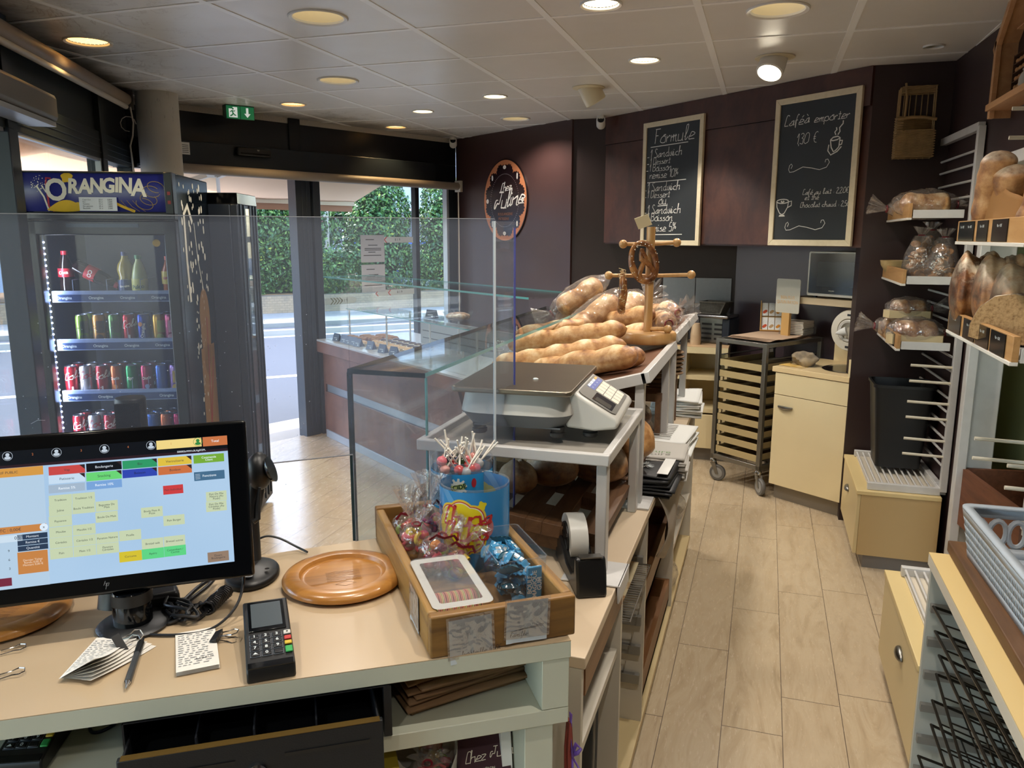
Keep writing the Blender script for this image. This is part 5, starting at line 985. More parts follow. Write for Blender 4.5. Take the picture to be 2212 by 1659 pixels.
# loaves in clear bags
def bagged(label, M, L, r, seed, group=None, neck=1, m=None, crate=False, sx=1.28, sz=1.25):
    t = thing('bagged_loaf', label, 'bread', M=M, group=group); b = loaf((-L / 2, 0, r * .9), (L / 2, 0, r * .9), r, seed, slashes=2, base=.42, sq=.85); b.build('loaf', m or CR, t)
    if crate: b = MB(); b.prism([(-L / 2 - .01, -r), (L / 2 + .01, -r), (L / 2 + .03, 0), (L / 2 + .01, r), (-L / 2 - .01, r), (-L / 2 - .03, 0)], 0, r * .75); b.build('paper_tray', mat('poplar_tray', 'cbb88e', .6), t)
    fb = film_blob((0, 0, r * .95), (L / 2 * sx, r * 1.15, r * .9 * sz), seed); ruffle(fb, (neck * L / 2 * sx * .98, 0, r * .9), (neck, .1, .25), .012, r * .8, .09, seed); fb.build('film', film, t)
    b = MB(); b.tube([(neck * L / 2 * sx * 1.0, .017 * math.cos(a), r * .9 + .017 * math.sin(a)) for a in [k * PI / 5 for k in range(10)]], .0035, 6, closed=True); b.build('tie', tie_m, t); return t
gB = 'bagged loaves on the far sloping shelf'
bagged('bagged golden loaf tilted up at the top back of the far shelf', T(-.80, 3.62, 1.30) @ RZ(24) @ RY(-32), .24, .055, 51, gB, -1)
bagged('large bagged loaf leaning behind the cheese pretzel', T(-.69, 3.40, 1.22) @ RZ(35) @ RY(-36), .30, .06, 52, gB, -1)
bagged('bagged loaf standing behind the pretzel pole', T(-.60, 3.62, 1.22) @ RZ(60) @ RY(-18), .26, .07, 53, gB, 1)
bagged('bagged pale loaf at the right end behind the low stand arm', T(-.46, 3.72, 1.20) @ RZ(-50) @ RY(-8), .24, .062, 54, gB, 1)
bagged('bagged loaf lying flat below the leaning one, farthest left', T(-.82, 3.28, 1.13) @ RZ(20) @ RY(-12), .30, .045, 55, gB, -1)
bagged('small bagged loaf nearest the edge of the far shelf', T(-.405, 3.36, 1.225) @ RZ(-70), .18, .045, 56, gB, 1)
# glass bread case along the customer side
t = thing('glass_bread_case', 'low glass display case with dark edged top in front of the baguettes', 'display case'); X0, X1, Y0, Y1, ZT = -1.03, -.81, 1.805, 3.78, 1.276
b = MB(); b.box(X0, X1, Y0, Y1, ZT - .010, ZT); b.build('top_pane', clear, t); b = MB(); b.box(X0, X0 + .01, Y0, Y1, .80, ZT - .011); b.build('front_pane', clear, t); b = MB(); b.box(X0 + .011, X1, Y0, Y0 + .01, .80, ZT - .011); b.build('end_pane', clear, t)
b = MB(); b.box(X0 - .002, X1, Y0 - .0015, Y0 - .0005, ZT - .012, ZT + .0005); b.box(X0 - .003, X0 - .001, Y0, Y1, ZT - .012, ZT); b.box(X0 - .003, X0 + .013, Y0 - .003, Y0 - .0005, .80, ZT - .008); b.build('dark_edge', edge_g, t); b = MB(); b.box(X1 - .001, X1 + .001, Y0, Y1, ZT - .010, ZT); b.box(X1 - .001, X1 + .002, Y0 - .001, Y0 + .009, .80, ZT - .012); b.build('teal_edge', edge_t, t)
# white boxes and cards inside
def pcard(label, M, w_=.06, h=.045, m=None, group=None):
    t = thing('price_card', label, 'price card', M=M, group=group); b = MB(); b.add([(-w_ / 2, -.022, 0), (w_ / 2, -.022, 0), (w_ / 2, .022, 0), (-w_ / 2, .022, 0), (-w_ / 2, 0, h), (w_ / 2, 0, h)], [(0, 1, 5, 4), (2, 3, 4, 5), (1, 2, 5), (3, 0, 4), (3, 2, 1, 0)]); b.build('card', m or mat('slate_card', '2b3440', .4), t)
    b = MB(); A = MX(((1, 0, 0, 0), (0, .44, -.9, -.0235), (0, .9, .44, .004), (0, 0, 0, 1))); [b.rect(-w_ * .3, w_ * .25, h * .55 - k * .012, h * .55 + .004 - k * .012, None, 1, 1, A) for k in range(2)]; b.rect(w_ * .1, w_ * .3, .006, .014, None, 1, 1, A); b.build('writing', whs, t); return t
for i, (x, y) in enumerate(((-.93, 2.75), (-.95, 3.05), (-.90, 3.35))): pcard('slate price card inside the glass bread case, ' + ('nearest', 'middle', 'farthest')[i], T(x, y, .80) @ RZ(70), .07, .05, None, 'cards in the bread case')
for i, (x, y, s) in enumerate(((-.90, 2.9, .09), (-.88, 3.18, .11))): o = MB(); o.box(-s / 2, s / 2, -s / 2, s / 2, 0, .09); s_ = o.build('cake_box', mat('white_card', 'cfcabd', .6), bev=.002); s_.matrix_basis = T(x, y, .80) @ RZ(20 * i); tag(s_, ('smaller' if i == 0 else 'larger') + ' white cardboard cake box inside the glass bread case', 'box')
# ================================================================ pastry case along the diagonal front
MP = frame((-3.341, 5.522, 0), (.809, -.588))       # local x to the right, y towards the staff side
CL = 2.78
t = thing('pastry_case', 'long brown fronted pastry counter with glass top', 'display counter', M=MP); cop = None
def _cop():
    tt = NT('copper_laminate'); f = tt.noise(tt.coord(), 4, 7, .65, .4); tt.base(tt.ramp(f, ((.3, '5a3a32'), (.6, '7d564a'), (.75, '8f685a'))), .33); return tt.m
cop = _cop()
for n_, q, m in (('lower_panel', (0, CL, -.02, .0, .06, .375), cop), ('metal_band', (0, CL, -.005, .01, .375, .44), mat('band_metal', '9aa3ad', .3, .6)), ('upper_panel', (-.02, CL, -.02, 0, .44, .705), cop), ('ledge_panel', (-.05, CL, -.06, -.02, .70, .785), cop), ('plinth', (0, CL, -.03, .0, 0, .06), mat('light_aluminium', 'aeb4bd')), ('deck', (-.05, CL, -.06, .80, .785, .80), mat('deck_white', 'b9bcc0', .25, .1)), ('end_panel', (-.03, 0, -.02, .8, 0, .785), cop), ('rear_panel', (0, CL, .78, .8, 0, .785), mel)):
    b = MB(); b.box(*q); b.build(n_, m, t, bev=.002)
b = MB(); b.box(0, CL - .1, 0, .008, .80, 1.294); b.build('front_pane', clear, t); b = MB(); b.box(0, .008, .009, .42, .80, 1.294); b.build('end_pane', clear, t); b = MB(); b.box(0, CL - .1, 0, .43, 1.295, 1.304); b.build('top_pane', clear, t)
b = MB(); b.box(0, CL - .1, -.0012, -.0004, 1.293, 1.304); b.box(0, .001, -.001, .43, 1.294, 1.303); b.box(0, CL - .1, .430, .4312, 1.295, 1.304); b.build('teal_edge', edge_t, t)
b = MB(); b.box(.10, 2.0, .14, .46, 1.044, 1.050); b.build('inner_shelf', clear, t); b = MB(); b.box(.10, 2.0, .137, .1395, 1.044, 1.05); b.build('inner_shelf_edge', edge_t, t)
for x, y in ((.11, .16), (.6, .44), (.75, .16), (1.38, .16), (1.3, .44), (1.95, .16)): b = MB(); b.box(x - .005, x + .005, y - .005, y + .005, .80, 1.044); b.build('shelf_post', white_metal, t)
b = MB(); b.box(.62, 2.4, .52, .545, .80, .99); b.build('vent_panel', mat('vent_panel', 'a9adb3', .35), t)
b = MB(); [b.box(.66 + k * .016, .669 + k * .016, .517, .5195, z, z + .006) for k in range(60) for z in (.90, .845)]; b.build('vent_slot', mat('vent_slot', '3c434c', .6), t)
# rows of pastries on the deck
chocm = mat('chocolate_icing', '3a2016', .3); chouxm = mat('choux', 'a8794a', .6); creamm = mat('pastry_cream', 'cfa878', .5)
def eclair():
    t = thing('eclair', '', 'pastry', group='eclairs in the pastry case'); b = loaf((0, -.06, .018), (0, .06, .018), .019, 5, slashes=0, base=.5, lat=12, n=14); b.build('bun', CR, t); b = MB(); b.ball((0, 0, .034), (.013, .052, .006), n=12, k=6); b.build('icing', chouxm, t); return t
def tart(top):
    t = thing('tartlet', '', 'pastry', group='tartlets in the pastry case'); b = MB(); b.lathe([(.03, 0), (.038, .02), (.034, .021), (0, .017)], 20, capt=False); b.build('shell', CRP, t); b = MB(); b.ball((0, 0, .02), (.031, .031, .014), n=14, k=6); b.build('filling', top, t); return t
RW = ['front', 'second', 'third', 'fourth', 'fifth']; e0 = None
for r_ in range(3):
    for k in range(4):
        Mx = MP @ T(.14 + k * .062 + r_ * .04, .14 + r_ * .12, .80) @ RZ(4 * math.sin(k * 3 + r_)); lb = 'golden eclair, %s row, %s in its row in the pastry case' % (RW[r_], ('leftmost', 'second', 'third', 'last')[k])
        if e0 is None: e0 = eclair(); e0.matrix_basis = Mx; e0['label'] = lb
        else: dup(e0, lb, Mx)
tc, tp = None, None
for r_ in range(4):
    for k in range(7):
        Mx = MP @ T(.47 + k * .085 + .03 * (r_ % 2), .10 + r_ * .09, .80); lb = '%s tartlet, %s row, %s from left in the pastry case' % ('chocolate' if r_ > 1 else 'custard', RW[r_], ('first', 'second', 'third', 'fourth', 'fifth', 'sixth', 'seventh')[k])
        if r_ > 1:
            if tc is None: tc = tart(chocm); tc.matrix_basis = Mx; tc['label'] = lb
            else: dup(tc, lb, Mx)
        else:
            if tp is None: tp = tart(creamm); tp.matrix_basis = Mx; tp['label'] = lb
            else: dup(tp, lb, Mx)
for k in range(5): pass
c0 = None
for k, x in enumerate((.14, .26, .36, .44, .53, .72, .93, 1.08)):
    lb = 'slate price card, %s along the front of the pastry case' % (('leftmost', 'second from left', 'third from left', 'fourth from left', 'fifth from left', 'sixth from left', 'seventh from left', 'eighth from left')[k]); Mx = MP @ T(x, .035 + .01 * (k % 2), .80) @ RZ(12)
    if c0 is None: c0 = pcard(lb, Mx, .075, .06, mat('navy_card', '2c3f5c', .4), 'cards along the pastry case')
    else: dup(c0, lb, Mx)
pcard('dark folded price card on the glass shelf beside the bowl', MP @ T(1.17, .30, 1.05) @ RZ(20), .09, .06)
t = thing('glass_bowl', 'clear glass dish on the glass shelf of the pastry case', 'bowl', M=MP @ T(1.42, .36, 1.05)); b = MB(); b.lathe([(.0, .001), (.075, .001), (.10, .05), (.105, .062), (.101, .062), (.072, .006), (0, .006)], 36, capb=False, capt=False); b.build('bowl', clear, t)
t = thing('crumble_cake', 'golden crumbly cake filling the glass dish', 'cake', M=MP @ T(1.42, .36, 1.056)); b = MB(); b.ball((0, 0, .024), (.085, .085, .03), n=24, k=10, fn=lambda p: p * (1 + .12 * NZ.noise(p * 50))); b.c = [.5 + .3 * NZ.noise(V(v) * 60) for v in b.v]; b.build('crumb', CRD, t)
t = thing('cake_box_open', 'open kraft box with brown paper beside the baguettes', 'box', M=MP @ T(2.25, .62, .80)); b = MB(); b.box(-.12, .12, -.1, .1, 0, .20); b.build('carton', kraft, t)
# ================================================================ till counter
MC = frame((-1.063, .784, 0), (.838, .546)); MT = frame((-.513, 1.143, .90), (.803, .596))
ctop = mat('till_worktop', 'b8a283', .3, var=.04, vs=3); edge_m = mat('mint_white_edge', 'c3c6b4', .45, var=.05, vs=8)
t = thing('till_counter', 'cream topped till counter with open compartments below', 'counter', M=MC); inv = MC.inverted()
L2 = lambda x, y: (lambda p: (p.x, p.y))(inv @ V((x, y, 0)))
poly = [(-.75, 0), (.914, 0), L2(-.60, 1.76), L2(-.655, 1.80), L2(-.847, 1.626), L2(-1.067, 1.436), L2(-1.7, .88)]
b = MB(); b.prism(poly, .8985, .90); b.build('laminate', ctop, t); b = MB(); b.prism(poly, .866, .8984); b.build('top_board', edge_m, t, bev=.001)
for n_, q in (('side_panel', (.86, .912, .002, .42, .767, .866)), ('shelf', (-.75, .912, .002, .44, .735, .766)), ('divider', (.83, .885, .01, .44, 0, .735)), ('divider', (.475, .52, .01, .44, 0, .735)), ('back_panel', (-.75, .86, .44, .455, 0, .866))):
    b = MB(); b.box(*q); b.build(n_, edge_m, t, bev=.0015)
b = MB(); b.box(-.75, .83, .03, .43, .50, .53); b.build('shelf', edge_m, t)
# open cash drawer
t = thing('cash_drawer', 'open black metal cash drawer under the till counter', 'cash drawer', M=MC); dm = mat('drawer_black', '15181d', .45, .2, bump=.1, bs=400)
b = MB(); b.box(.165, .168, .0, .4, .768, .862); b.box(.585, .588, .0, .4, .768, .862); b.box(.165, .588, .39, .4, .768, .862); b.box(.168, .585, .0, .4, .862, .864); b.box(.575, .585, .0, .02, .768, .862); b.build('housing', dm, t)
b = MB(); b.box(.165, .568, -.052, -.04, .70, .834); b.box(.17, .563, -.04, .35, .775, .78); b.box(.17, .174, -.04, .33, .775, .832); b.box(.559, .563, -.04, .33, .775, .832); dr = b.build('drawer', dm, t, bev=.003)
b = MB(); b.box(.17, .563, -.0525, -.039, .8335, .8345); b.build('worn_edge', mat('worn_brass', '6a5326', .35, .6), dr)
for x0, x1 in ((.205, .335), (.41, .545)): b = MB(); b.box(x0, x1, -.0535, -.0518, .798, .804); b.build('slot', black, dr)
b = MB(); b.lathe([(0, -.0), (.016, 0), (.016, .005), (.011, .008), (.011, .006), (.004, .006), (0, .006)], 28, T(.367, -.052, .777) @ RX(90)); b.build('lock', chrome, dr)
b = MB(); b.box(.3655, .3685, -.0592, -.0575, .771, .783); b.build('keyhole', black, dr)
for x in (.27, .36, .46): b = MB(); b.box(x, x + .003, .0, .33, .78, .82); b.build('coin_divider', mat('grey_tray', '2a2d33', .5), dr)
# till monitor
MM = frame((-.903, 1.193, .98), (.803, .595)) @ RX(-12)
t = thing('till_monitor', 'black touch screen till monitor showing bakery buttons', 'monitor', M=MM)
MX_ = MX(((1, 0, 0, 0), (0, 0, -1, 0), (0, 1, 0, 0), (0, 0, 0, 1)))
b = MB(); b.box(-.488, .004, 0, .028, -.002, .298); b.build('bezel', blackg, t, bev=.006, seg=3)
b = MB(); b.box(-.40, -.09, .028, .055, .05, .25); b.build('rear_cover', black, t, bev=.01)
scm = NT('screen_blue'); g_ = scm.noise(scm.coord(), 3, 2); scm.base((.0, .0, .0), .25); scm.l(scm.ramp(g_, ((.2, '86a2bd'), (.8, '9db4c9'))), scm.b.inputs['Emission Color']); scm.b.inputs['Emission Strength'].default_value = .95
b = MB(); b.rect(-.458, -.0315, .0303, .2443, lambda x, y: (x, -.0006, y)); scr = b.build('screen', scm.m, t)
EM = {}
def em(h, s=.8):
    if h not in EM: EM[h] = mat('ui_' + h, h, .3, emit=s); EM[h].node_tree.nodes['Principled BSDF'].inputs['Base Color'].default_value = (0, 0, 0, 1)
    return EM[h]
lay = lambda k: (lambda x, y: (x, -.0006 - .0002 * k, y))
def ui(x0, x1, y0, y1, h, k=1, name='button', s=.8): b = MB(); b.rect(x0, x1, y0, y1, lay(k)); return b.build(name, em(h, s), scr)
ui(-.458, -.0315, .2443, .2712, '0c1119', 1, 'status_bar', .6); ui(-.458, -.0315, .2415, .2465, '2a1a22', 2, 'status_line', .7); ui(-.458, -.3415, .03, .2415, 'a3bace', 1, 'ticket_panel')
def btn(s, x, y, w_=.0365, h=.0180, col='b9bf95', tc='30363a', fs=.0062, k=2, name='button'):
    if col: ui(x - w_ / 2, x + w_ / 2, y - h / 2, y + h / 2, col, k, name)
    if s: text(s, fs, MX_ @ T(x, y, .0006 + .0002 * (k + 1)), em(tc, .8), scr, 'lettering_' + ('dark' if tc == '30363a' else 'light'), sp=.85)
for s, x, y, c, tc in (('Vap', -.3045, .2303, 'b5413f', '30363a'), ('Boulangerie', -.2444, .2309, '0b0f16', 'c3ccd6'), ('Bio', -.185, .2304, '2a8a5c', '30363a'), ('Viennoiserie', -.1254, .2303, 'c9ad3c', '30363a'), ('Patisserie', -.3053, .2147, 'b4c8da', '30363a'), ('Snacking', -.2453, .2141, '5fc06a', '30363a'), ('Boisson', -.1859, .2139, '2b3f9e', '1a2030'), ('Bonbon', -.1258, .2138, 'b8653a', '30363a')):
    btn(s, x, y, .058, .0152, c, tc); b = MB(); b.add([(x + .020, -.0012, y + .0076), (x + .029, -.0012, y - .001), (x + .029, -.0012, y + .0076)], [(0, 1, 2)]); b.build('corner_flag', em('3a2a2e', .5), scr)
btn('Remise 5%', -.3062, .1979, .058, .0145, '94a6b8', 'dfe8ef'); btn('Remise 10%', -.2457, .198, .058, .0145, '6d94c4', 'dfe8ef')
btn('Commande\nClient', -.0659, .2299, .054, .0155, '6a9a33', 'dfe8ef', .0055); btn('Fonctions', -.0667, .1977, .054, .0165, '3f627e', 'dfe8ef')
for k in range(4): b = MB(); b.rect(-.0915, -.083, .193 + k * .0028, .1936 + k * .0028, lay(4)); b.build('menu_bar', em('c3ccd6'), scr)
btn('Pain Individuel', -.1311, .1775, .0345, .0165, 'b8383a', '30363a', .0052)
for s, x, y in (('Tradition', -.3175, .1774), ('Tradition 1/2', -.2804, .1772), ('Juline', -.3184, .1588), ('Boule Tradition', -.2813, .1591), ('Baguette De\nMaïs', -.2438, .159), ('Paysanne', -.3194, .14), ('Boule De Maïs', -.2448, .1394), ('Moulée', -.3199, .1206), ('Moulée 1/2', -.2824, .1206), ('Céréales', -.3203, .1017), ('Céréales 1/2', -.2828, .1013), ('Paneton Nature', -.2458, .1012), ('Ficelle', -.2081, .1016), ('Pain', -.3206, .0826), ('Plein 1/2', -.2834, .0822), ('Paneton\nCéréales', -.2461, .0822), ('Boule Pate A\nPizza', -.1695, .1397), ('Pain Burger', -.1328, .1207), ('Bretzel salé', -.1715, .0819), ('Bretzel autres', -.134, .0823), ('Pain De Mie\nNature (Au\nPoids)', -.0566, .1574), ('Pain De Mie\nCéréales (Au\nPoids)', -.0577, .1384)): btn(s, x, y, .0365, .0186, 'b3bf9f', fs=.0052)
for s, x, y, c in (('Curcuma', -.2095, .063, 'bfae2f'), ('Apéro', -.1719, .0634, '55bf78'), ('Camembert /\nComté', -.1341, .0636, '55bf78'), ('Divers\nBoulangerie', -.0597, .0435, '85705f')): btn(s, x, y, .0375, .0188, c, fs=.0052)
btn('TARIF PUBLIC', -.40, .2335, .116, .0155, 'c08a3f'); btn('TTC : 0,00€', -.40, .1324, .116, .0125, 'b57840', fs=.0075); btn('', -.4, .1178, .04, .012, 'b9cad8'); btn('0', -.3906, .1178, 0, 0, None, '30363a', .008)
for s, y in (('Montant', .1183), ('Remise €', .1082), ('Quantité', .0981)): btn(s, -.3646, y, .047, .0092, '26364c', 'c3ccd6', .0058)
btn('Dernier Ticket\nRendu 0,00 €\nMontant 0,00 €', -.3659, .0728, .047, .0385, 'b3763f', 'd9c3ae', .005); btn('', -.425, .0428, .05, .014, '6a2438'); b = MB(); b.blob(-.346, .1324, lambda a: .0065, 20, 1, lay(4)); b.build('close_button', em('c9d6e2'), scr); btn('x', -.346, .1326, 0, 0, None, '30363a', .007, 5)
for k, s in enumerate(('9', '6', '3', ',')): btn(s, -.402, .0965 - k * .0155, 0, 0, None, '30363a', .006)
btn('Total', -.0531, .2619, .0435, .0175, 'b5693f', 'dfe8ef', .0065); btn('', -.1162, .262, .078, .0165, 'd9c27a', k=3); text('500002eWH1s3LXg5FZPL', .0046, MX_ @ T(-.0956, .2466, .0014), em('dfe8ef'), scr, 'lettering_light')
for x, c in ((-.3957, 'aeb9c4'), (-.3194, 'aeb9c4'), (-.2421, 'aeb9c4'), (-.1644, 'aeb9c4'), (-.0835, '2f7a3c')):
    b = MB(); b.blob(x, .2650, lambda a: .0032, 14, 1, lay(5)); b.blob(x, .2595, lambda a: (.0052, .0028), 14, 1, lay(5)); b.ribbon([(x + .0078 * math.cos(k * .42), .2628 + .0078 * math.sin(k * .42)) for k in range(16)], .0006, lay(5)); b.build('person_icon', em(c), scr)
for s, x in (('2', -.357), ('3', -.28), ('4', -.203), ('1', -.13)): btn(s, x, .2628, 0, 0, None, 'a8623c', .006)
b = MB(); f_ = lambda x, y: (x, -.0004, y)
for pts in ([(-.2565, .0155), (-.2535, .0235)], [(-.2548, .0195), (-.2515, .0195), (-.253, .0145)], [(-.2505, .0195), (-.2535, .0085)], [(-.2505, .0195), (-.2475, .0195), (-.249, .0145), (-.252, .0145)]): b.ribbon(pts, .0009, f_)
b.build('maker_mark', mat('logo_silver', 'a8adb3', .3, .6), t)
b = MB(); b.tube([(-.24, .05, .06), (-.245, .06, .0), (-.25, .058, -.04)], .03, 12); b.build('hinge', black, t)
b = MB(); b.tube([(.006, .012, .10), (.014, .014, .105), (.016, .016, .13), (.022, .012, .165)], [.006, .007, .006, .003], 8); b.build('hook', black, t)
t = thing('monitor_stand', 'round black pole stand under the till monitor', 'monitor stand', M=MX.Translation((-1.09, 1.082, .90)) @ RZ(36)); b = MB(); b.lathe([(0, 0), (.062, 0), (.064, .006), (.058, .011), (0, .012)], 40); b.build('base', black, t)
b = MB(); b.lathe([(.034, .01), (.034, .066), (.03, .073), (0, .073)], 28); b.build('pole', blackg, t, ); b = MB(); b.lathe([(.037, .052), (.037, .074)], 28, a0=-2.6, a1=.4); b.build('collar', black, t)
t = thing('customer_display', 'black round topped customer display post behind the till monitor', 'display', M=frame((-1.36, 1.40, 0), (.86, .5))); b = MB(); b.lathe([(.033, .90), (.033, 1.255), (.031, 1.258), (0, 1.258)], 28); b.build('post', black, t); b = MB(); b.ribbon([(.005 + .012 * math.cos(a), .004 + .006 * math.sin(a)) for a in [k * .4 for k in range(13)]], .0015, lambda x, y: (x, y, 1.2585)); b.build('grain_mark', mat('brown_line', '6a5a4a', .5), t)
b = MB(); b.box(-.026, .026, -.034, -.028, 1.12, 1.25); b.build('screen', blackg, t); b = MB(); b.lathe([(.07, .90), (.07, .91), (0, .912)], 28); b.build('base', black, t)
# hand scanner on its stand behind the monitor
t = thing('barcode_scanner', 'black scanner with oval base standing behind the monitor corner', 'scanner', M=MC @ T(.345, .43, .90) @ RZ(-10)); b = MB(); b.grid(lambda u, v: (.055 * math.cos(2 * PI * u) * (1 - .9 * v ** 4), .075 * math.sin(2 * PI * u) * (1 - .9 * v ** 4), .004 + .024 * v), 28, 8); b.build('base', black, t)
b = MB(); b.tube([(-.01, .04, .02), (-.015, .07, .10), (.0, .085, .19)], [.02, .018, .02], 14); b.build('neck', black, t); b = MB(); b.ball((.01, .07, .215), (.028, .034, .042), n=18, k=12); b.build('head', black, t); b = MB(); b.lathe([(.018, 0), (.027, .006), (.029, .012), (.024, .012)], 24, T(.028, .06, .218) @ RY(70)); b.build('rim', blackg, t)
b = MB(); b.blob(.004, -.053, lambda a: (.009, .0065), 16, 1, lambda x, y: (x, y, .027)); b.build('logo_disc', mat('logo_disc', 'c9ccd0', .3, .5), t); text('hp', .009, T(.004, -.0535, .0275) @ RZ(-15), black, t, shear=.3)
for x, y in ((.035, -.02), (-.004, -.07)): b = MB(); b.blob(x, y, lambda a: .005, 12, 1, lambda X, Y: (X, Y, .0275)); b.build('screw_hole', blackg, t)
# adaptor and cables
t = thing('power_adaptor', 'black network adaptor box beside the monitor stand', 'adaptor', M=MC @ T(.165, .335, .90) @ RZ(12)); b = MB(); b.box(-.045, .045, -.022, .022, 0, .034); b.build('body', black, t, bev=.008); b = MB(); b.box(.044, .0465, -.010, .008, .008, .024); b.build('socket', mat('socket_gold', '5f4a24', .4), t)
cab = mat('black_cable', '15161a', .4)
def cable(label, pts, r=.0028, m=None, M=MC, name='cable'):
    P = [V(p) for p in pts]; out = []
    for i in range(len(P) - 1):
        a, b_, c, d = P[max(i - 1, 0)], P[i], P[i + 1], P[min(i + 2, len(P) - 1)]
        for k in range(6): s = k / 6; out.append(.5 * (2 * b_ + (c - a) * s + (2 * a - 5 * b_ + 4 * c - d) * s * s + (3 * b_ - a - 3 * c + d) * s ** 3))
    out.append(P[-1]); b = MB(); b.tube(out, r, 8, M); return tag(b.build(name, m or cab), label, 'cable')
z0 = .904
cable('long black cable looping from the monitor corner round its stand', [(.335, .29, 1.0), (.338, .27, .96), (.322, .235, .925), (.28, .205, z0), (.22, .20, z0), (.15, .225, z0), (.125, .25, z0), (.16, .27, .91), (.2, .31, z0)], .0027)
pts = []
for k in range(40): a = k * .52; pts.append((.235 + .032 * math.cos(a) + .008 * math.sin(k * 1.7) - .0006 * k, .285 + .042 * math.sin(a * .93) + .006 * math.cos(k), z0 + .0006 * k + .004 * math.sin(k * 2.1)))
cable('bundle of folded black cable tied up beside the adaptor', pts, .0034); 
cable('thick twisted black cable folded twice beside the coil', [(.2, .255, z0), (.225, .30, .915), (.26, .36, .92), (.275, .40, .925), (.27, .41, .92), (.24, .37, .915), (.21, .30, .91), (.19, .27, z0), (.2, .25, z0), (.23, .26, .91), (.255, .3, .915)], .0042)
b = MB(); pts = [(.268 + .013 * math.cos(k * .8) + .0003 * k, .27 + k * .00055, .915 + .013 * math.sin(k * .8) + .00005 * k) for k in range(110)]; b.tube(pts, .0022, 6, MC); tag(b.build('coiled_cord', cab), 'black spiral telephone cord behind the card terminal', 'cord')
cable('thin black cable arching over the rear edge of the counter', [(.33, .57, .91), (.345, .575, .925), (.37, .575, .935), (.40, .565, .93), (.435, .552, .912), (.46, .53, z0)], .0025)
cable('dark blue cable hanging on the shelf left of the cash drawer', [(.155, .2, .80), (.12, .16, .772), (.09, .14, .770), (.075, .17, .772), (.08, .25, .80), (.09, .32, .84)], .003, mat('navy_cable', '151f30', .4))
# card terminals
def terminal(label, M):
    t = thing('card_terminal', label, 'card terminal', M=M, group='card payment terminals'); body = mat('terminal_black', '1a1a1a', .35)
    b = MB(); b.add([(x, y, z) for x in (-.039, .039) for y, z in ((0, 0), (0, .018), (.004, .026), (.19, .055), (.195, .05), (.195, .02), (.17, 0))], [tuple(range(7))[::-1], tuple(range(7, 14))] + [(i, (i + 1) % 7, (i + 1) % 7 + 7, i + 7) for i in range(7)]); b.build('body', body, t, bev=.005, seg=3)
    A = T(0, 0, .0256) @ RX(math.degrees(math.atan2(.029, .186))); b = MB(); b.box(-.0315, .0315, .098, .186, .0, .0018, A); b.build('display_frame', blackg, t, bev=.001); b = MB(); b.box(-.026, .026, .108, .18, .0018, .0022, A); b.build('display', mat('terminal_display', '4b5358', .2), t)
    b = MB(); b.box(-.036, .036, .0, .014, -.0005, .0015, A); b.build('card_slot_lip', blackg, t)
    keys = '123456789'
    for k in range(12):
        x, y = -.023 + (k % 3) * .0185, .082 - (k // 3) * .0155; b = MB(); b.box(x - .0075, x + .0075, y - .0055, y + .0055, 0, .003, A); b.build('key', mat('key_black', '131418', .3), t, bev=.0015)
        b = MB(); b.box(x - .0085, x + .0085, y - .0065, y + .0065, 0, .0009, A); b.build('key_ring', mat('key_ring', '5a6068', .4), t)
        if k < 9: text(keys[k], .0095, A @ T(x, y, .0033), whs, t, 'key_digits', off=.0002)
        elif k == 10: text('0', .0095, A @ T(x, y, .0033), whs, t, 'key_digits', off=.0002)
        elif k == 9: b = MB(); b.prism([(x - .004, y - .002), (x + .004, y - .002), (x, y + .003)], .003, .0033, A); b.build('arrow_mark', whs, t)
    for y, h_, c in ((.083, .010, 'c9c9c3'), (.068, .010, 'b5302c'), (.0545, .009, 'c9a82c'), (.0365, .016, '2f9a4c')): b = MB(); b.box(.0255, .0375, y - h_ / 2, y + h_ / 2, 0, .0035, A); b.build('colour_key', mat('key_' + c, c, .4), t, bev=.0015)
    b = MB(); b.blob(.0315, .083, lambda a: .002, 10, 1, lambda x, y: A @ V((x, y, .0037))); b.build('dot', black, t); return t
terminal('black card terminal with coloured keys on the counter top', MX.Translation((-.735, 1.003, .90)) @ RZ(37.5))
terminal('second card terminal lying on the shelf under the counter', MC @ T(-.005, .05, .768) @ RZ(-8))
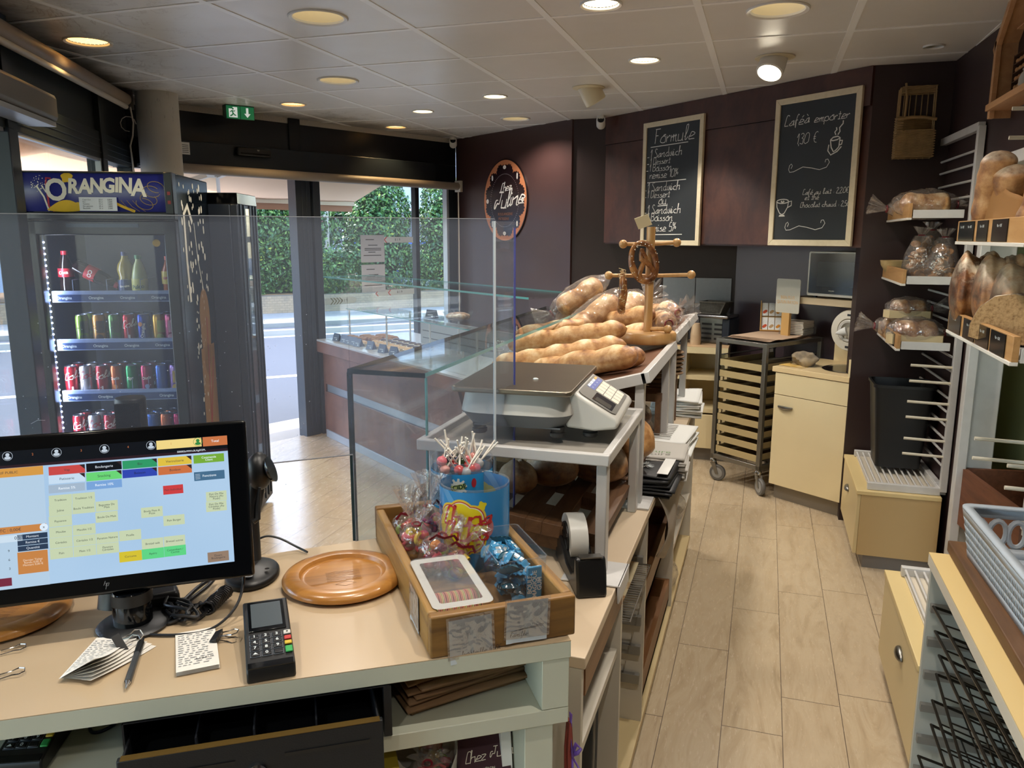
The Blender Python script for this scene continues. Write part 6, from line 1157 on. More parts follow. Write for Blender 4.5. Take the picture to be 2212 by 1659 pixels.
# receipts with binder clips, pen
rec = mat('receipt_paper', 'ddd9d0', .75)
def clip(label, M):
    t = thing('binder_clip', label, 'binder clip', M=M, group='binder clips'); b = MB(); b.add([(x, y, z) for x in (-.019, .019) for y, z in ((0, 0), (.014, .006), (.014, -.006))], [(0, 1, 2), (5, 4, 3), (0, 3, 4, 1), (1, 4, 5, 2), (2, 5, 3, 0)]); b.build('clamp', black, t, bev=.001)
    for s in (1, -1): b = MB(); b.tube([(-.008, .002, .002 * s), (-.007, .022, .006 * s), (-.011, .032, .008 * s), (-.006, .040, .009 * s), (.006, .040, .009 * s), (.011, .032, .008 * s), (.007, .022, .006 * s), (.008, .002, .002 * s)], .0011, 6, T(0, .006, 0)); b.build('wire_lever', chrome, t)
    return t
def receipts(label, M, w_, l, n, curl, fan=0):
    t = thing('receipts', label, 'receipts', M=M, group='clipped receipts')
    for k in range(n): b = MB(); b.grid(lambda u, v: (w_ * (u - .5), l * v, .0012 * k + .001 + curl * (1 - v) ** 2 * (.3 + k / n) * (u if fan else 1)), 6, 10, RZ(fan * (k - n / 2))); b.build('slip', rec, t)
    b = MB(); rg = random.Random(n); z = lambda u, v: .0012 * (n - 1) + .0016 + curl * (1 - v) ** 2 * (.3 + (n - 1) / n) * (u if fan else 1)
    for r_ in range(15):
        v = .12 + r_ * .055; x = -.44
        while x < .3: L_ = rg.uniform(.04, .16); u0, u1 = x + .5, min(x + L_, .45) + .5; b.add([RZ(fan * (n / 2 - 1)) @ V((w_ * (u - .5), l * q, z(u, q) + .0004)) for u, q in ((u0, v), (u1, v), (u1, v + .012), (u0, v + .012))], [(0, 1, 2, 3)]); x += L_ + rg.uniform(.03, .1)
    b.build('print', mat('faded_ink', '77777a', .8), t); return t
r1 = receipts('clipped till receipts lying flat beside the card terminal', MC @ T(.275, .06, .90) @ RZ(8), .068, .15, 4, .004)
text('4,50 EUR', .008, T(.012, .035, .0085), ink, r1, 'total_line')
clip('black binder clip on the receipts beside the card terminal', MC @ T(.287, .168, .908) @ RZ(-102))
receipts('fanned till receipts curling under a binder clip beside the pen', MC @ T(.088, .082, .90) @ RZ(-22), .06, .135, 6, .03, 5)
clip('black binder clip standing on the fanned receipts beside the pen', MC @ T(.128, .168, .913) @ RZ(-52) @ RY(35))
b = MB(); M_ = MC @ T(-.055, .17, .903) @ RZ(-75); 
for s in (1, -1): b.tube([(-.008, .002, .0), (-.007, .022, .002), (-.011, .032, .003), (-.006, .040, .003), (.006, .040, .003), (.011, .032, .003), (.007, .022, .002), (.008, .002, .0)], .0011, 6, M_ @ T(.045 * s, .0, 0))
tag(b.build('binder_clip_levers', chrome), 'chrome wire levers of a binder clip at the left edge of the counter', 'binder clip')
t = thing('ballpoint_pen', 'black and grey ballpoint pen lying on the till counter', 'pen', M=MC @ T(.169, .031, .9055) @ RZ(1.0) @ RX(-90)); b = MB(); b.lathe([(.0012, 0), (.003, .012), (.0052, .02)], 16); b.build('tip', chrome, t); b = MB(); b.lathe([(.0055, .02)] + [(.0055 + .0004 * (k % 2), .022 + k * .003) for k in range(10)] + [(.0055, .055), (.0055, .115)], 18); b.build('barrel', mat('pen_grey', '3c3e40', .35), t)
b = MB(); b.lathe([(.0058, .112), (.0062, .15), (.004, .158), (.0035, .168), (0, .168)], 18); b.build('cap', black, t); b = MB(); b.box(-.003, .003, .006, .0085, .115, .158); b.build('pocket_clip', blackg, t, bev=.001)
# turned wooden boards
brd = wood('honey_wood', '8a5a26', 'a87234', 'b98442', 1.2, 'X', .28, .03, .4)
def woodboard(label, M, r):
    t = thing('wooden_plate', label, 'wooden board', M=M, group='round wooden boards'); b = MB(); b.lathe([(.0, .0), (r * .9, .0), (r, .008), (r * 1.0, .014), (r * .96, .021), (r * .86, .025), (r * .72, .024), (r * .69, .016), (r * .66, .0145), (r * .62, .015), (0, .015)], 64, capb=False, capt=False); b.build('plate', brd, t)
    b = MB(); rg = random.Random(2)
    for k in range(9): y = -.03 + k * .006; b.ribbon([(x * .01 - .035, y + .0015 * rg.uniform(-1, 1)) for x in range(8)], .0012, lambda x, y: (x, y, .0153))
    b.ribbon([(-.02, -.045), (.0, -.035), (.022, -.046), (0, -.056), (-.02, -.045)], .0012, lambda x, y: (x, y, .0153)); s_ = b.build('burnt_mark', mat('burnt_brand', '6b4420', .5), t); return t
woodboard('round honey coloured wooden board in front of the plastic screen', MX.Translation((-.815, 1.375, .90)) @ RZ(36), .125)
woodboard('round wooden board partly hidden by the till monitor', MC @ T(-.115, .365, .90) @ RZ(-20), .125)
# acrylic hygiene screen
AD = V((.752, .659)); A0 = V((-.628, 1.82)); MA = frame((A0.x, A0.y, 0), AD)   # x along the screen, left is negative
t = thing('hygiene_screen', 'tall clear acrylic screen on the rear edge of the counter', 'screen', M=MA); xl, xr = -1.55, 0.0; b = MB(); hx0, hx1, hz = -.66, -.36, 1.115
b.box(xl, hx0 - .0, -.002, .002, .90, 1.66); b.box(hx1, xr, -.002, .002, .90, 1.66); b.box(hx0, hx1, -.002, .002, hz, 1.66); b.build('panel', acry, t)
fl_d = (MA.inverted().to_3x3() @ V((.30, .954, 0))); b = MB(); e = V((fl_d.x, fl_d.y)) * .085; b.prism([(0, -.002), (e.x, e.y - .002), (e.x, e.y + .002), (0, .002)], .90, 1.655); b.build('flange', acry, t)
ag = mat('acrylic_edge', '4b4f8f', .15); ag2 = mat('acrylic_edge_pale', 'b9c3c9', .12); b = MB(); b.box(e.x - .0015, e.x + .002, e.y - .003, e.y + .003, .90, 1.64); b.build('flange_edge', ag, t); b = MB(); b.box(-.0025, .0025, -.003, .0032, .90, 1.655); b.build('fold_edge', ag2, t)
ln = mat('screen_edge_line', '8d9096', .2); b = MB(); b.box(xl, xr, -.0022, .0022, 1.6595, 1.661); b.build('top_edge', ln, t)
b = MB(); b.box(hx0, hx1, -.0022, .0022, hz - .0012, hz + .0006); b.box(hx0 - .0006, hx0 + .0006, -.0022, .0022, .90, hz); b.box(hx1 - .0004, hx1 + .0004, -.0022, .0022, .90, hz); b.build('hatch_edge', ln, t)
rg = random.Random(11); b = MB()
for _ in range(220):
    x, z = rg.uniform(-1.3, -.45), 1.0 + .45 * rg.random() ** 1.3; r_ = rg.uniform(.0004, .0012); b.blob(x, z, lambda a: r_, 5, 1, lambda X, Z: (X, -.0026, Z))
for x, z, l, s in ((-1.18, 1.30, .02, -.6), (-1.1, 1.12, .05, -.9), (-.95, 1.18, .03, 1), (-.8, 1.2, .02, 1.2), (-1.0, 1.25, .025, .2), (-1.25, 1.15, .03, -.7)): b.ribbon([(x, z), (x + l * .5, z + l * .5 * s + .004), (x + l, z + l * s)], .0008, lambda X, Z: (X, -.0026, Z))
s_ = b.build('scratches', mat('scratch_white', 'aeb6c4', .6), t); s_['kind'] = 'stuff'
# ================================================================ sweets tray on the till counter
acac = wood('acacia_wood', '5b3f22', '86612f', 'a87c42', 1.1, 'X', .45, .06, .1, .25)
t = thing('wooden_tray', 'rectangular acacia wood tray holding sweets at the counter end', 'tray', M=MT); W, D, H = .272, .59, .078
b = MB(); b.box(0, W, 0, .02, 0, H); b.build('end_board', acac, t, bev=.004); b = MB(); b.box(0, W, D - .02, D, 0, H + .004); b.build('end_board', acac, t, bev=.004)
for x in (0, W - .02): b = MB(); b.box(x, x + .02, .02, D - .02, 0, H); b.build('side_board', wood('acacia_side', '6b4a28', '94703a', 'b08850', 1.1, 'Y', .45, .06), t, bev=.004)
b = MB(); b.box(.02, W - .02, .02, D - .02, .002, .012); b.build('bottom_board', acac, t)
def note(label, M, w_, h, lines, seed):
    t = thing('price_note', label, 'note', M=M, group='handwritten price notes'); b = MB(); b.grid(lambda u, v: (w_ * (u - .5), -.0015 - .005 * max(0, .22 - v) ** 1 * (2 if u < .2 else .3), h * (v - 1)), 10, 12); b.build('paper', mat('note_paper', 'c3cdd3', .6), t)
    fn_ = lambda x, y: (x, -.0022, y); b = MB(); rg = random.Random(seed)
    for k in range(lines):
        y = -.012 - k * (h - .03) / lines; hand(b, ''.join(rg.choice('aceinorstu') for _ in range(rg.randint(5, 8))), -w_ * .42, y, .0034, fn_, .12); hand(b, '0,%d0€' % rg.randint(1, 8), w_ * .12, y, .0034, fn_, .12)
    b.build('faded_writing', mat('faded_pencil', '9aa5ae', .8), t); b = MB(); hand(b, 'bouteille 4,50€' if seed == 1 else 'famille', -w_ * .22 if seed == 1 else -w_ * .4, -h + .012, .0042, fn_, .2)
    if seed == 2: b.ribbon([(-w_ * .4, -h + .022), (w_ * .4, -h + .028), (-w_ * .3, -h + .024), (w_ * .42, -h + .031)], .001, fn_)
    b.build('writing', ink, t); b = MB(); b.box(-w_ * .5 - .004, w_ * .5 + .004, -.003, -.0026, -h * .9, .006); b.build('clear_tape', film, t); return t
note('left handwritten price note taped to the front of the wooden tray', MT @ T(.071, -.0006, .068) @ RY(-2), .078, .082, 6, 1)
note('right handwritten price note taped to the front of the wooden tray', MT @ T(.178, -.0006, .083) @ RY(2), .078, .078, 5, 2)
note('handwritten price note taped to the left side of the wooden tray', MT @ T(-.0006, .12, .074) @ RZ(-90), .07, .07, 4, 3)
# lollipop tub: clear drum with printed wrap
def drum(name, label, M, r, h, z0, z1, wrapm):
    t = thing(name, label, 'tub', M=M, group='lollipop tubs'); b = MB(); b.lathe([(0, .002), (r - .004, .002), (r, .008), (r, h - .004), (r + .001, h), (r - .002, h), (r - .002, .01), (0, .008)], 56, capb=False, capt=False); b.build('drum', box_cl, t)
    b = MB(); b.lathe([(r + .0006, z0), (r + .0006, z1)], 72, capb=False, capt=False); w = b.build('wrap', wrapm, t); return t, w
def _wrap():
    t = NT('tub_wrap_blue'); c = t.n('TexCoord'); s = t.n('SeparateXYZ'); t.l(c.outputs['Object'], s.inputs[0]); v = t.math('ADD', s.outputs[0], t.math('MULTIPLY', s.outputs[2], .8)); st = t.math('LESS_THAN', t.math('FRACT', t.math('MULTIPLY', v, 9)), .18); t.base(t.mix(t.math('MULTIPLY', st, .35), '2f86c4', '8fbfe0'), .22); return t.m
R1 = .076; MCH = MT @ T(.186, .365, .012) @ RZ(-36.6 - 18); t, wr = drum('lollipop_drum', 'open blue lollipop drum with yellow daisy logo', MCH, R1, .183, .0, .178, _wrap())
F0 = -PI / 2; f1, f2, f3, f4 = (cyl(R1 + .0012 + .0005 * k, None, F0) for k in range(4)); cxx, cyy = .022, .098
fl_ = lambda s: (lambda a: s * (1 + .11 * abs(math.sin(4 * (a + .39)))))
for k, (s, c) in enumerate(((.060, 'e3c23c'), (.056, 'c23a34'), (.054, 'e2ddc8'), (.052, 'e6cf1e'))): b = MB(); b.blob(cxx, cyy, lambda a, s=s: (lambda r_: (r_ * 1.0, r_ * .97))(fl_(s)(a)), 64, 6, cyl(R1 + .0012 + .0003 * k, None, F0)); b.build('daisy_logo', mat('logo_' + c, c, .3), wr)
fred = mat('logo_red', 'c4302c', .3); b = MB(); hand(b, 'Chupa', cxx - .043, cyy + .006, .0185, cyl(R1 + .0028, None, F0), .30, .22, .06, .05, True); hand(b, 'Chups', cxx - .045, cyy - .028, .0185, cyl(R1 + .0028, None, F0), .30, .22, .06, .05, True); b.ribbon([(cxx - .01, cyy - .036), (cxx + .02, cyy - .040), (cxx + .042, cyy - .032)], .005, cyl(R1 + .0028, None, F0), None, True); b.build('lettering', fred, wr)
b = MB(); b.rect(-.066, -.036, .116, .136, f1, 6, 1); b.build('natural_badge', mat('badge_violet', '3f3f9a', .35), wr); text('NATÜRLICH\nGEFÄRBT', .0068, T(-.051, .126) @ RZ(4), whs, wr, 'badge_lettering', fn=f3, sp=.9); b = MB(); b.ribbon([(-.06, .138), (-.053, .142), (-.05, .137), (-.043, .144)], .002, f1); b.build('badge_leaf', whs, wr)
b = MB(); b.blob(.082, .10, lambda a: (.012, .02), 18, 2, f1); b.build('fruit_print', mat('fruit_pink', 'c97f86', .35), wr); b = MB(); b.blob(.068, .150, lambda a: .009 + .002 * math.sin(4 * a), 18, 2, f1); b.build('small_daisy', mat('logo_e6cf1e', 'e6cf1e', .3), wr)
for a_ in (2.2, 3.6): b = MB(); b.blob(0, .11, lambda a: fl_(.042)(a), 48, 4, cyl(R1 - .0006, None, F0 + a_)); b.build('inner_daisy', mat('inner_daisy', 'a8a860', .4), wr)
R2 = .0715; MAC = MT @ T(.192, .492, .012) @ RZ(-36.6 - 18); t, wr = drum('lollipop_tub', 'clear tub with blue label full of lollipops', MAC, R2, .203, .092, .178, mat('tub_blue', '2f8fc8', .25))
g1, g2, g3 = (cyl(R2 + .0012 + .0005 * k, None, F0) for k in range(3)); b = MB(); b.rect(-.05, .012, .098, .172, g1, 10, 1); b.build('info_panel', mat('panel_grey', '8fb0c4', .4), wr); b = MB(); rg = random.Random(9)
for k in range(22):
    x = -.047
    while x < .007: l_ = rg.uniform(.003, .012); b.rect(x, min(x + l_, .009), .101 + k * .0031, .1026 + k * .0031, g2, 1, 1); x += l_ + .0015
for k in range(22):
    x = -.085
    while x < -.058: l_ = rg.uniform(.003, .008); b.rect(x, min(x + l_, -.056), .112 + k * .0027, .1133 + k * .0027, g2, 1, 1); x += l_ + .0015
b.build('small_print', mat('print_navy', '2c3f5c', .5), wr)
b = MB(); b.blob(.040, .148, lambda a: .015 + .007 * (1 if math.sin(10 * a) > 0 else 0), 60, 3, g1); b.build('burst', mat('burst_white', 'd9dfd6', .4), wr); b = MB(); b.rect(.022, .058, .142, .155, lambda x, y: g2(x, y + (x - .04) * .22), 8, 1); b.build('burst_banner', mat('banner_lime', 'c3cf7a', .4), wr); text('ACIDE', .0145, T(.040, .1485) @ RZ(12), mat('ink_dark_green', '1f3a24', .5), wr, 'banner_lettering', fn=g3, off=.0005)
b = MB(); b.blob(.032, .108, lambda a: .0115 + .0015 * math.sin(12 * a), 48, 3, g1); b.build('count_badge', mat('badge_navy', '15285c', .4), wr); text('150p', .0105, T(.032, .1095), whs, wr, 'badge_lettering', fn=g3, off=.0004)
b = MB(); b.blob(.021, .128, lambda a: .006, 16, 2, g1); b.build('small_badge', mat('badge_navy', '15285c', .4), wr); b = MB(); b.blob(.078, .158, lambda a: (.006, .011), 16, 2, g1); b.build('red_balloon', redp, wr)
rg = random.Random(21); stick_m = mat('lolly_stick', 'ded8cc', .5); LC = [('red', 'c4423c'), ('rose', 'c98a80'), ('navy', '2c3550'), ('dark green', '2f4a2c'), ('silver', 'a8a8a8'), ('pink', 'c46a74')]
for i in range(46):
    a, r_ = rg.uniform(0, 2 * PI), .048 * math.sqrt(rg.random()); tilt = rg.uniform(5, 55); az = rg.uniform(0, 360); up = i > 11; zc = rg.uniform(.175, .20) if up else rg.uniform(.03, .12); cn, ch = LC[i % 6]
    A = MAC @ T(r_ * math.cos(a), r_ * math.sin(a), zc) @ RZ(az) @ RX(tilt if up else tilt * .3)
    t = thing('lollipop', '%s wrapped lollipop %s the clear tub' % (cn, 'at the top of' if up else 'deep inside'), 'lollipop', M=A, group=cn + ' lollipops in the tub ' + ('top' if up else 'bottom'))
    b = MB(); b.tube([(0, 0, -.0), (0, 0, .062)], .0022, 8); b.build('stick', stick_m, t); b = MB(); b.ball((0, 0, -.006), .0125, n=14, k=8, fn=lambda p: p * (1 + .08 * NZ.noise(p * 300))); b.build('sweet', mat('lolly_' + cn.replace(' ', '_'), ch, .2), t)
# bags of sweets with red ties
SWC = ['c4402c', 'd9822c', 'd9b93c', '8fae3c', 'b02a4a', '8a4a2c', '5f7a80', 'd0566a', '6a2a4a']
def sweetbag(label, M, rx, rz, seed, h=.05):
    t = thing('sweet_bag', label, 'bag of sweets', M=M, group='cellophane bags of sweets'); rg = random.Random(seed)
    for k in range(13):
        a, r_, z = rg.uniform(0, 6.3), rx * .62 * math.sqrt(rg.random()), rg.uniform(.012, rz * 1.55); b = MB(); kind = rg.random(); M_ = T(r_ * math.cos(a), r_ * math.sin(a), z) @ RZ(rg.uniform(0, 360)) @ RX(rg.uniform(0, 90))
        if kind < .5: b.ball((0, 0, 0), (.013, .012, .010), M_, 12, 7)
        elif kind < .8: b.tube([(.0115 * math.cos(q), .0115 * math.sin(q), 0) for q in [i * PI / 6 for i in range(12)]], .0048, 8, M_, closed=True)
        else: b.tube([(-.015, 0, 0), (-.005, .004, 0), (.006, 0, .002), (.015, .005, 0)], .006, 8, M_)
        b.build('sweet', mat('sweet_' + str(rg.randint(0, 8)), SWC[rg.randint(0, 8)], .25), t)
    fb = film_blob((0, 0, rz), (rx, rx, rz), seed, None, .22); ruffle(fb, (0, 0, rz * 2.05), (.1, .0, 1), .006, .032, h, seed); fb.build('cellophane', film, t)
    b = MB(); b.tube([(.009 * math.cos(a), .009 * math.sin(a), rz * 2.06) for a in [k * PI / 5 for k in range(10)]], .0025, 6, closed=True); b.ribbon([(0, 0), (.02, .008), (.032, -.004)], .006, lambda x, y: (x, -.011, rz * 2.06 + y)); b.ribbon([(0, 0), (-.018, .007), (-.03, -.006)], .006, lambda x, y: (x, -.011, rz * 2.06 + y)); b.build('ribbon_tie', tie_m, t); return t
sweetbag('cellophane sweet bag at the back left corner of the wooden tray', MT @ T(.055, .47, .014) @ RZ(10), .038, .040, 1, .06)
sweetbag('tall upright sweet bag with sparkling open top beside the blue drum', MT @ T(.095, .43, .03) @ RZ(40), .034, .046, 2, .075)
sweetbag('sweet bag leaning on the left side of the wooden tray', MT @ T(.055, .385, .02) @ RX(12) @ RZ(70), .036, .044, 3, .05)
sweetbag('front sweet bag with green and orange rings', MT @ T(.075, .315, .022) @ RX(18) @ RY(12), .038, .045, 4, .045)
sweetbag('small sweet bag with twisted ribbon in front of the blue drum', MT @ T(.105, .285, .012) @ RY(22), .030, .036, 5, .06)
# lidded box of candy ribbons, open box of bubble gum
def rrect(x0, x1, y0, y1, r, n=6): return [(cx + r * math.cos(a), cy + r * math.sin(a)) for cx, cy, a0 in ((x1 - r, y1 - r, 0), (x0 + r, y1 - r, PI / 2), (x0 + r, y0 + r, PI), (x1 - r, y0 + r, 3 * PI / 2)) for a in [a0 + PI / 2 * k / n for k in range(n + 1)]]
t = thing('sweet_box', 'clear box with white rimmed lid propped on the tray front', 'box', M=MT @ T(.012, .02, .074) @ RX(1) ); b = MB(); o_, i_ = rrect(0, .112, 0, .215, .014), rrect(.016, .096, .02, .195, .006); n = len(o_)
b.add([(*p, .006) for p in o_] + [(*p, .006) for p in i_], [(k, (k + 1) % n, n + (k + 1) % n, n + k) for k in range(n)]); b.build('white_rim', mat('rim_white', 'd6d0c6', .4), t)
b = MB(); b.prism(o_, .0065, .0085); b.build('lid', box_cl, t); b = MB(); q = rrect(.004, .108, .004, .211, .012); n = len(q); b.add([(*p, .0055) for p in q] + [(p[0] * .94 + .003, p[1] * .95 + .005, -.05) for p in q], [(k, (k + 1) % n, n + (k + 1) % n, n + k) for k in range(n)] + [tuple(range(n, 2 * n))]); b.build('box', box_cl, t)
for i in range(7):
    t = thing('sour_belt', 'sugared rainbow candy ribbon, %s inside the lidded box' % (('leftmost', 'second from left', 'third from left', 'fourth from left', 'fifth from left', 'sixth from left', 'rightmost')[i]), 'sweet', M=MT @ T(.028 + i * .0135, .07, .035) @ RZ(-8), group='candy ribbons')
    for k, c in enumerate(('c9705a', 'cfa060', 'b5b06a', 'c97a6a')): b = MB(); b.grid(lambda u, v: (.003 * k - .006 + .002 * math.sin(v * 5), .10 * v - .02, .022 * math.sin(PI * v) + .010 * u), 2, 12); b.build('stripe', mat('belt_' + c, c, .7, bump=.4, bs=900), t, solid=.002)
t = thing('gum_box', 'open clear plastic box full of blue wrapped bubble gum', 'box', M=MT @ T(.158, .105, .014)); q = rrect(0, .10, 0, .185, .01); n = len(q); b = MB(); b.add([(*p, .098) for p in q] + [(p[0] * .95 + .0025, p[1] * .96 + .004, 0) for p in q], [(k, (k + 1) % n, n + (k + 1) % n, n + k) for k in range(n)] + [tuple(range(n, 2 * n))]); b.build('walls', box_cl, t); b = MB(); b.tube([(*p, .098) for p in q], .0013, 6, closed=True); b.build('rim', box_cl, t)
rg = random.Random(33); gb_ = mat('gum_blue', '3f86b0', .25); gd = mat('gum_teal', '1d4a5c', .2); gs = mat('gum_silver', 'a9b6bd', .25, .5); gp = None
def gum(label, M, k, group):
    t = thing('bubble_gum', label, 'sweet', M=M, group=group); b = MB(); b.grid(lambda u, v: ((u - .5) * .05, (v - .5) * .03 * (1 - .0 * u), .007 * math.sin(PI * v) * (1 - abs(2 * u - 1) ** 6) + .002 * math.sin(u * 25)), 14, 8); b.grid(lambda u, v: ((.5 - u) * .05, (v - .5) * .03, -.007 * math.sin(PI * v) * (1 - abs(2 * u - 1) ** 6)), 14, 8); b.build('wrapper', (gb_, gd, gb_)[k], t)
    b = MB(); b.grid(lambda u, v: (-.012 + u * .024, (v - .5) * .02, .0078 * math.sin(PI * (v * .66 + .17)) + .0004), 4, 6); b.build('silver_band', gs, t); text('gum', .011, T(0, -.001, .0086), whs if k else gd, t, off=.0003); return t
G0 = {}
for i in range(34):
    layer = i // 7; x, y, z = rg.uniform(.03, .072), rg.uniform(.03, .155), .012 + layer * .016 + rg.uniform(0, .008); k = i % 3; M_ = MT @ T(.158 + x, .105 + y, .014 + z) @ RZ(rg.uniform(0, 360)) @ RX(rg.uniform(-50, 50)) @ RY(rg.uniform(-40, 40)); kl = ('light blue', 'dark teal', 'sky blue')[k]; top = layer >= 4
    lb = '%s wrapped bubble gum %s of the clear gum box' % (kl, 'on top' if top else 'in the lower layers'); gr_ = kl + (' gums on top' if top else ' gums below')
    if k not in G0: G0[k] = gum(lb, M_, k, gr_)
    else: dup(G0[k], lb, M_, gr_)
M_ = MT @ T(.158 + .076, .105 + .012, .055) @ RX(90) @ RZ(90); t = thing('bubble_gum', 'upright blue bubble gum with white lettering against the box front', 'sweet', M=M_); b = MB(); b.box(-.036, .036, -.016, .016, -.003, .003); b.build('wrapper', gb_, t, bev=.003); text('BOULE\nMAGIQUE\nGUM', .0125, T(0, 0, .0036), whs, t, sp=.8, off=.0003)
# tape dispenser on the low counter
MTD = MX.Translation((-.405, 1.80, .80)) @ RZ(-64); t = thing('tape_dispenser', 'black desk tape dispenser with roll of clear tape', 'tape dispenser', M=MTD)
b = MB(); prof = [(-.10, 0), (.155, 0), (.148, .055), (.135, .09), (.122, .092), (.115, .05), (.085, .036), (.03, .04), (-.005, .06), (-.05, .075), (-.085, .07)]; b.add([(x, y, z) for y in (-.036, .036) for x, z in prof], [tuple(range(len(prof))), tuple(range(2 * len(prof) - 1, len(prof) - 1, -1))] + [((i + 1) % len(prof), i, i + len(prof), (i + 1) % len(prof) + len(prof)) for i in range(len(prof))]); b.build('base', mat('dispenser_black', '121212', .32), t, bev=.006)
A = T(-.035, 0, .075) @ RX(90); b = MB(); b.lathe([(.042, -.022), (.062, -.022), (.062, .022), (.042, .022), (.042, -.022)], 48, A); b.build('tape_roll', mat('tape_white', 'cfcfc9', .3), t); b = MB(); b.lathe([(.0, -.026), (.040, -.026), (.041, .026), (0, .026)], 32, A, capb=False, capt=False); [b.box(-.004, .004, -.038, .038, -.028, .028, A @ RZ(60 * k)) for k in range(3)]; b.build('hub', black, t)
b = MB(); b.box(.118, .14, -.026, .026, .091, .094); b.build('cutter', steel, t)
# bread scale
MSC = MX.Translation((-.575, 2.055, 1.11)) @ RZ(3); t = thing('bread_scale', 'white and grey electronic scale with steel weighing plate', 'scale', M=MSC)
scw = mat('scale_white', 'b9b7b0', .35); scg = mat('scale_grey', '6a6e72', .45)
b = MB(); b.grid(lambda u, v: (lambda a, s: ((-.03 + .155 * math.copysign(abs(math.cos(a)) ** .35, math.cos(a)) * (1 - .06 * s)), .20 * math.copysign(abs(math.sin(a)) ** .35, math.sin(a)) * (1 - .06 * s), .062 + .052 * s))(2 * PI * u, v), 40, 4); b.build('body', scw, t)
b = MB(); b.grid(lambda u, v: (lambda a: ((-.03 + .155 * math.copysign(abs(math.cos(a)) ** .35, math.cos(a)) * (.86 + .14 * v)), .20 * math.copysign(abs(math.sin(a)) ** .35, math.sin(a)) * (.86 + .14 * v), .026 + .036 * v))(2 * PI * u), 40, 3); b.prism([(-.14, -.17), (.09, -.17), (.09, .17), (-.14, .17)], .024, .028); b.build('underbody', scg, t)
prf = [(.10, .026), (.175, .022), (.232, .03), (.238, .045), (.228, .058), (.118, .122), (.10, .118)]; b = MB(); b.add([(x, y * (1 if 0 < i < 5 else .96), z) for y in (-.155, .155) for i, (x, z) in enumerate(prf)], [tuple(range(7)), tuple(range(13, 6, -1))] + [((i + 1) % 7, i, i + 7, (i + 1) % 7 + 7) for i in range(7)]); b.build('console', scw, t, bev=.018, seg=4)
A = T(.122, 0, .1195) @ RY(math.degrees(math.atan2(.064, .11))); b = MB(); b.prism(rrect(.006, .118, -.135, .135, .02), 0, .003, A); con = b.build('keypad_frame', mat('keypad_grey', '55534d', .35), t)
b = MB(); b.prism(rrect(.045, .105, -.12, -.035, .003), .003, .0035, A); b.build('display', mat('scale_display', '23262a', .08), t); b = MB(); b.prism(rrect(.052, .098, -.115, -.075, .002), .0035, .0038, A); b.build('display_glint', mat('glint_grey', '4a4a46', .1), t)  # glint on the display painted as a lighter grey patch
b = MB(); b.rect(.012, .036, -.03, .118, None, 1, 1, A @ T(0, 0, .0034)); b.build('blue_key_panel', mat('key_panel_blue', '2a459a', .4), t)
for r_ in range(4):
    for c_ in range(3): b = MB(); b.box(.039 + c_ * .024, .061 + c_ * .024, -.026 + r_ * .036, .007 + r_ * .036, .003, .0042, A); b.build('price_key', mat('key_white', 'c9c3b4', .5), t)
    b = MB(); b.box(.0125, .020, -.026 + r_ * .036, .004 + r_ * .036, .0034, .0044, A); b.build('small_key', whs if r_ < 3 else mat('key_amber', 'cf9a3c', .5), t)
    text('PLU', .006, A @ T(.028, -.011 + r_ * .036, .0038) @ RZ(90), whs, t)
for x, y in ((-.13, -.15), (.08, -.15), (-.13, .15), (.16, -.12), (.16, .12)): b = MB(); b.lathe([(.016, 0), (.02, .004), (.02, .012), (.015, .014), (.018, .018), (.018, .028)], 20, T(x, y, .0)); b.build('foot', mat('rubber_foot', '2a2a2a', .5), t)
pl_ = mat('scale_plate', '8d8577', .30, .95, var=.12, vs=5); b = MB(); b.prism(rrect(-.19, .125, -.215, .215, .018), .118, .132); b.build('weighing_plate', pl_, t, bev=.004, seg=3)
b = MB(); b.ball((-.0, -.06, .133), (.008, .005, .003), n=9, k=5); b.build('flour_crumb', whs, t)
# things in the compartments under the till counter
t = bag_stack('paper_bags', 'crumpled kraft paper bags in the compartment under the sweets tray', MC @ T(.72, .20, .766) @ RZ(14), .24, .25, 7, kraft, 'paper bags', .009, 12)
b = MB(); b.box(-.005, .028, -.09, .02, .0685, .069, RZ(-6)); b.prism([(-.005, .02), (.028, .02), (.028, .035), (.0115, .026), (-.005, .035)], .0685, .069, RZ(-6)); b.build('orange_print', mat('kraft_orange', 'c46a2c', .7), t); b = MB(); b.blob(.06, .075, lambda a: .022 + .002 * math.sin(12 * a), 40, 2, lambda x, y: (x, y, .069)); b.build('round_print', mat('kraft_dark', '3a332a', .7), t)
o = MB(); o.box(.525, .60, .02, .2, .531, .69, MC); tag(o.build('yellow_card', mat('yellow_card', 'a8962f', .6)), 'yellow card box on the lowest shelf under the cash drawer', 'box')
t = thing('paper_sack', 'white crumpled paper sack holding bags of sweets under the counter', 'bag', M=MC @ T(.655, .09, .531)); b = MB(); b.grid(lambda u, v: (lambda a: (.062 * math.cos(a) * (.9 + .12 * v), .05 * math.sin(a) * (.9 + .12 * v), (.145 + .012 * math.sin(a * 2) - .03 * max(0, -math.sin(a))) * v + .003 * math.sin(a * 9)))(2 * PI * u), 40, 8); b.build('sack', mat('sack_white', 'b5b3ac', .7), t, solid=.002)
sweetbag('sweet bag with red and yellow sweets in the white paper sack', MC @ T(.655, .07, .58) @ RX(14), .04, .042, 7, .02); sweetbag('dark sweet bag behind in the white paper sack', MC @ T(.685, .12, .60), .036, .04, 8, .02)
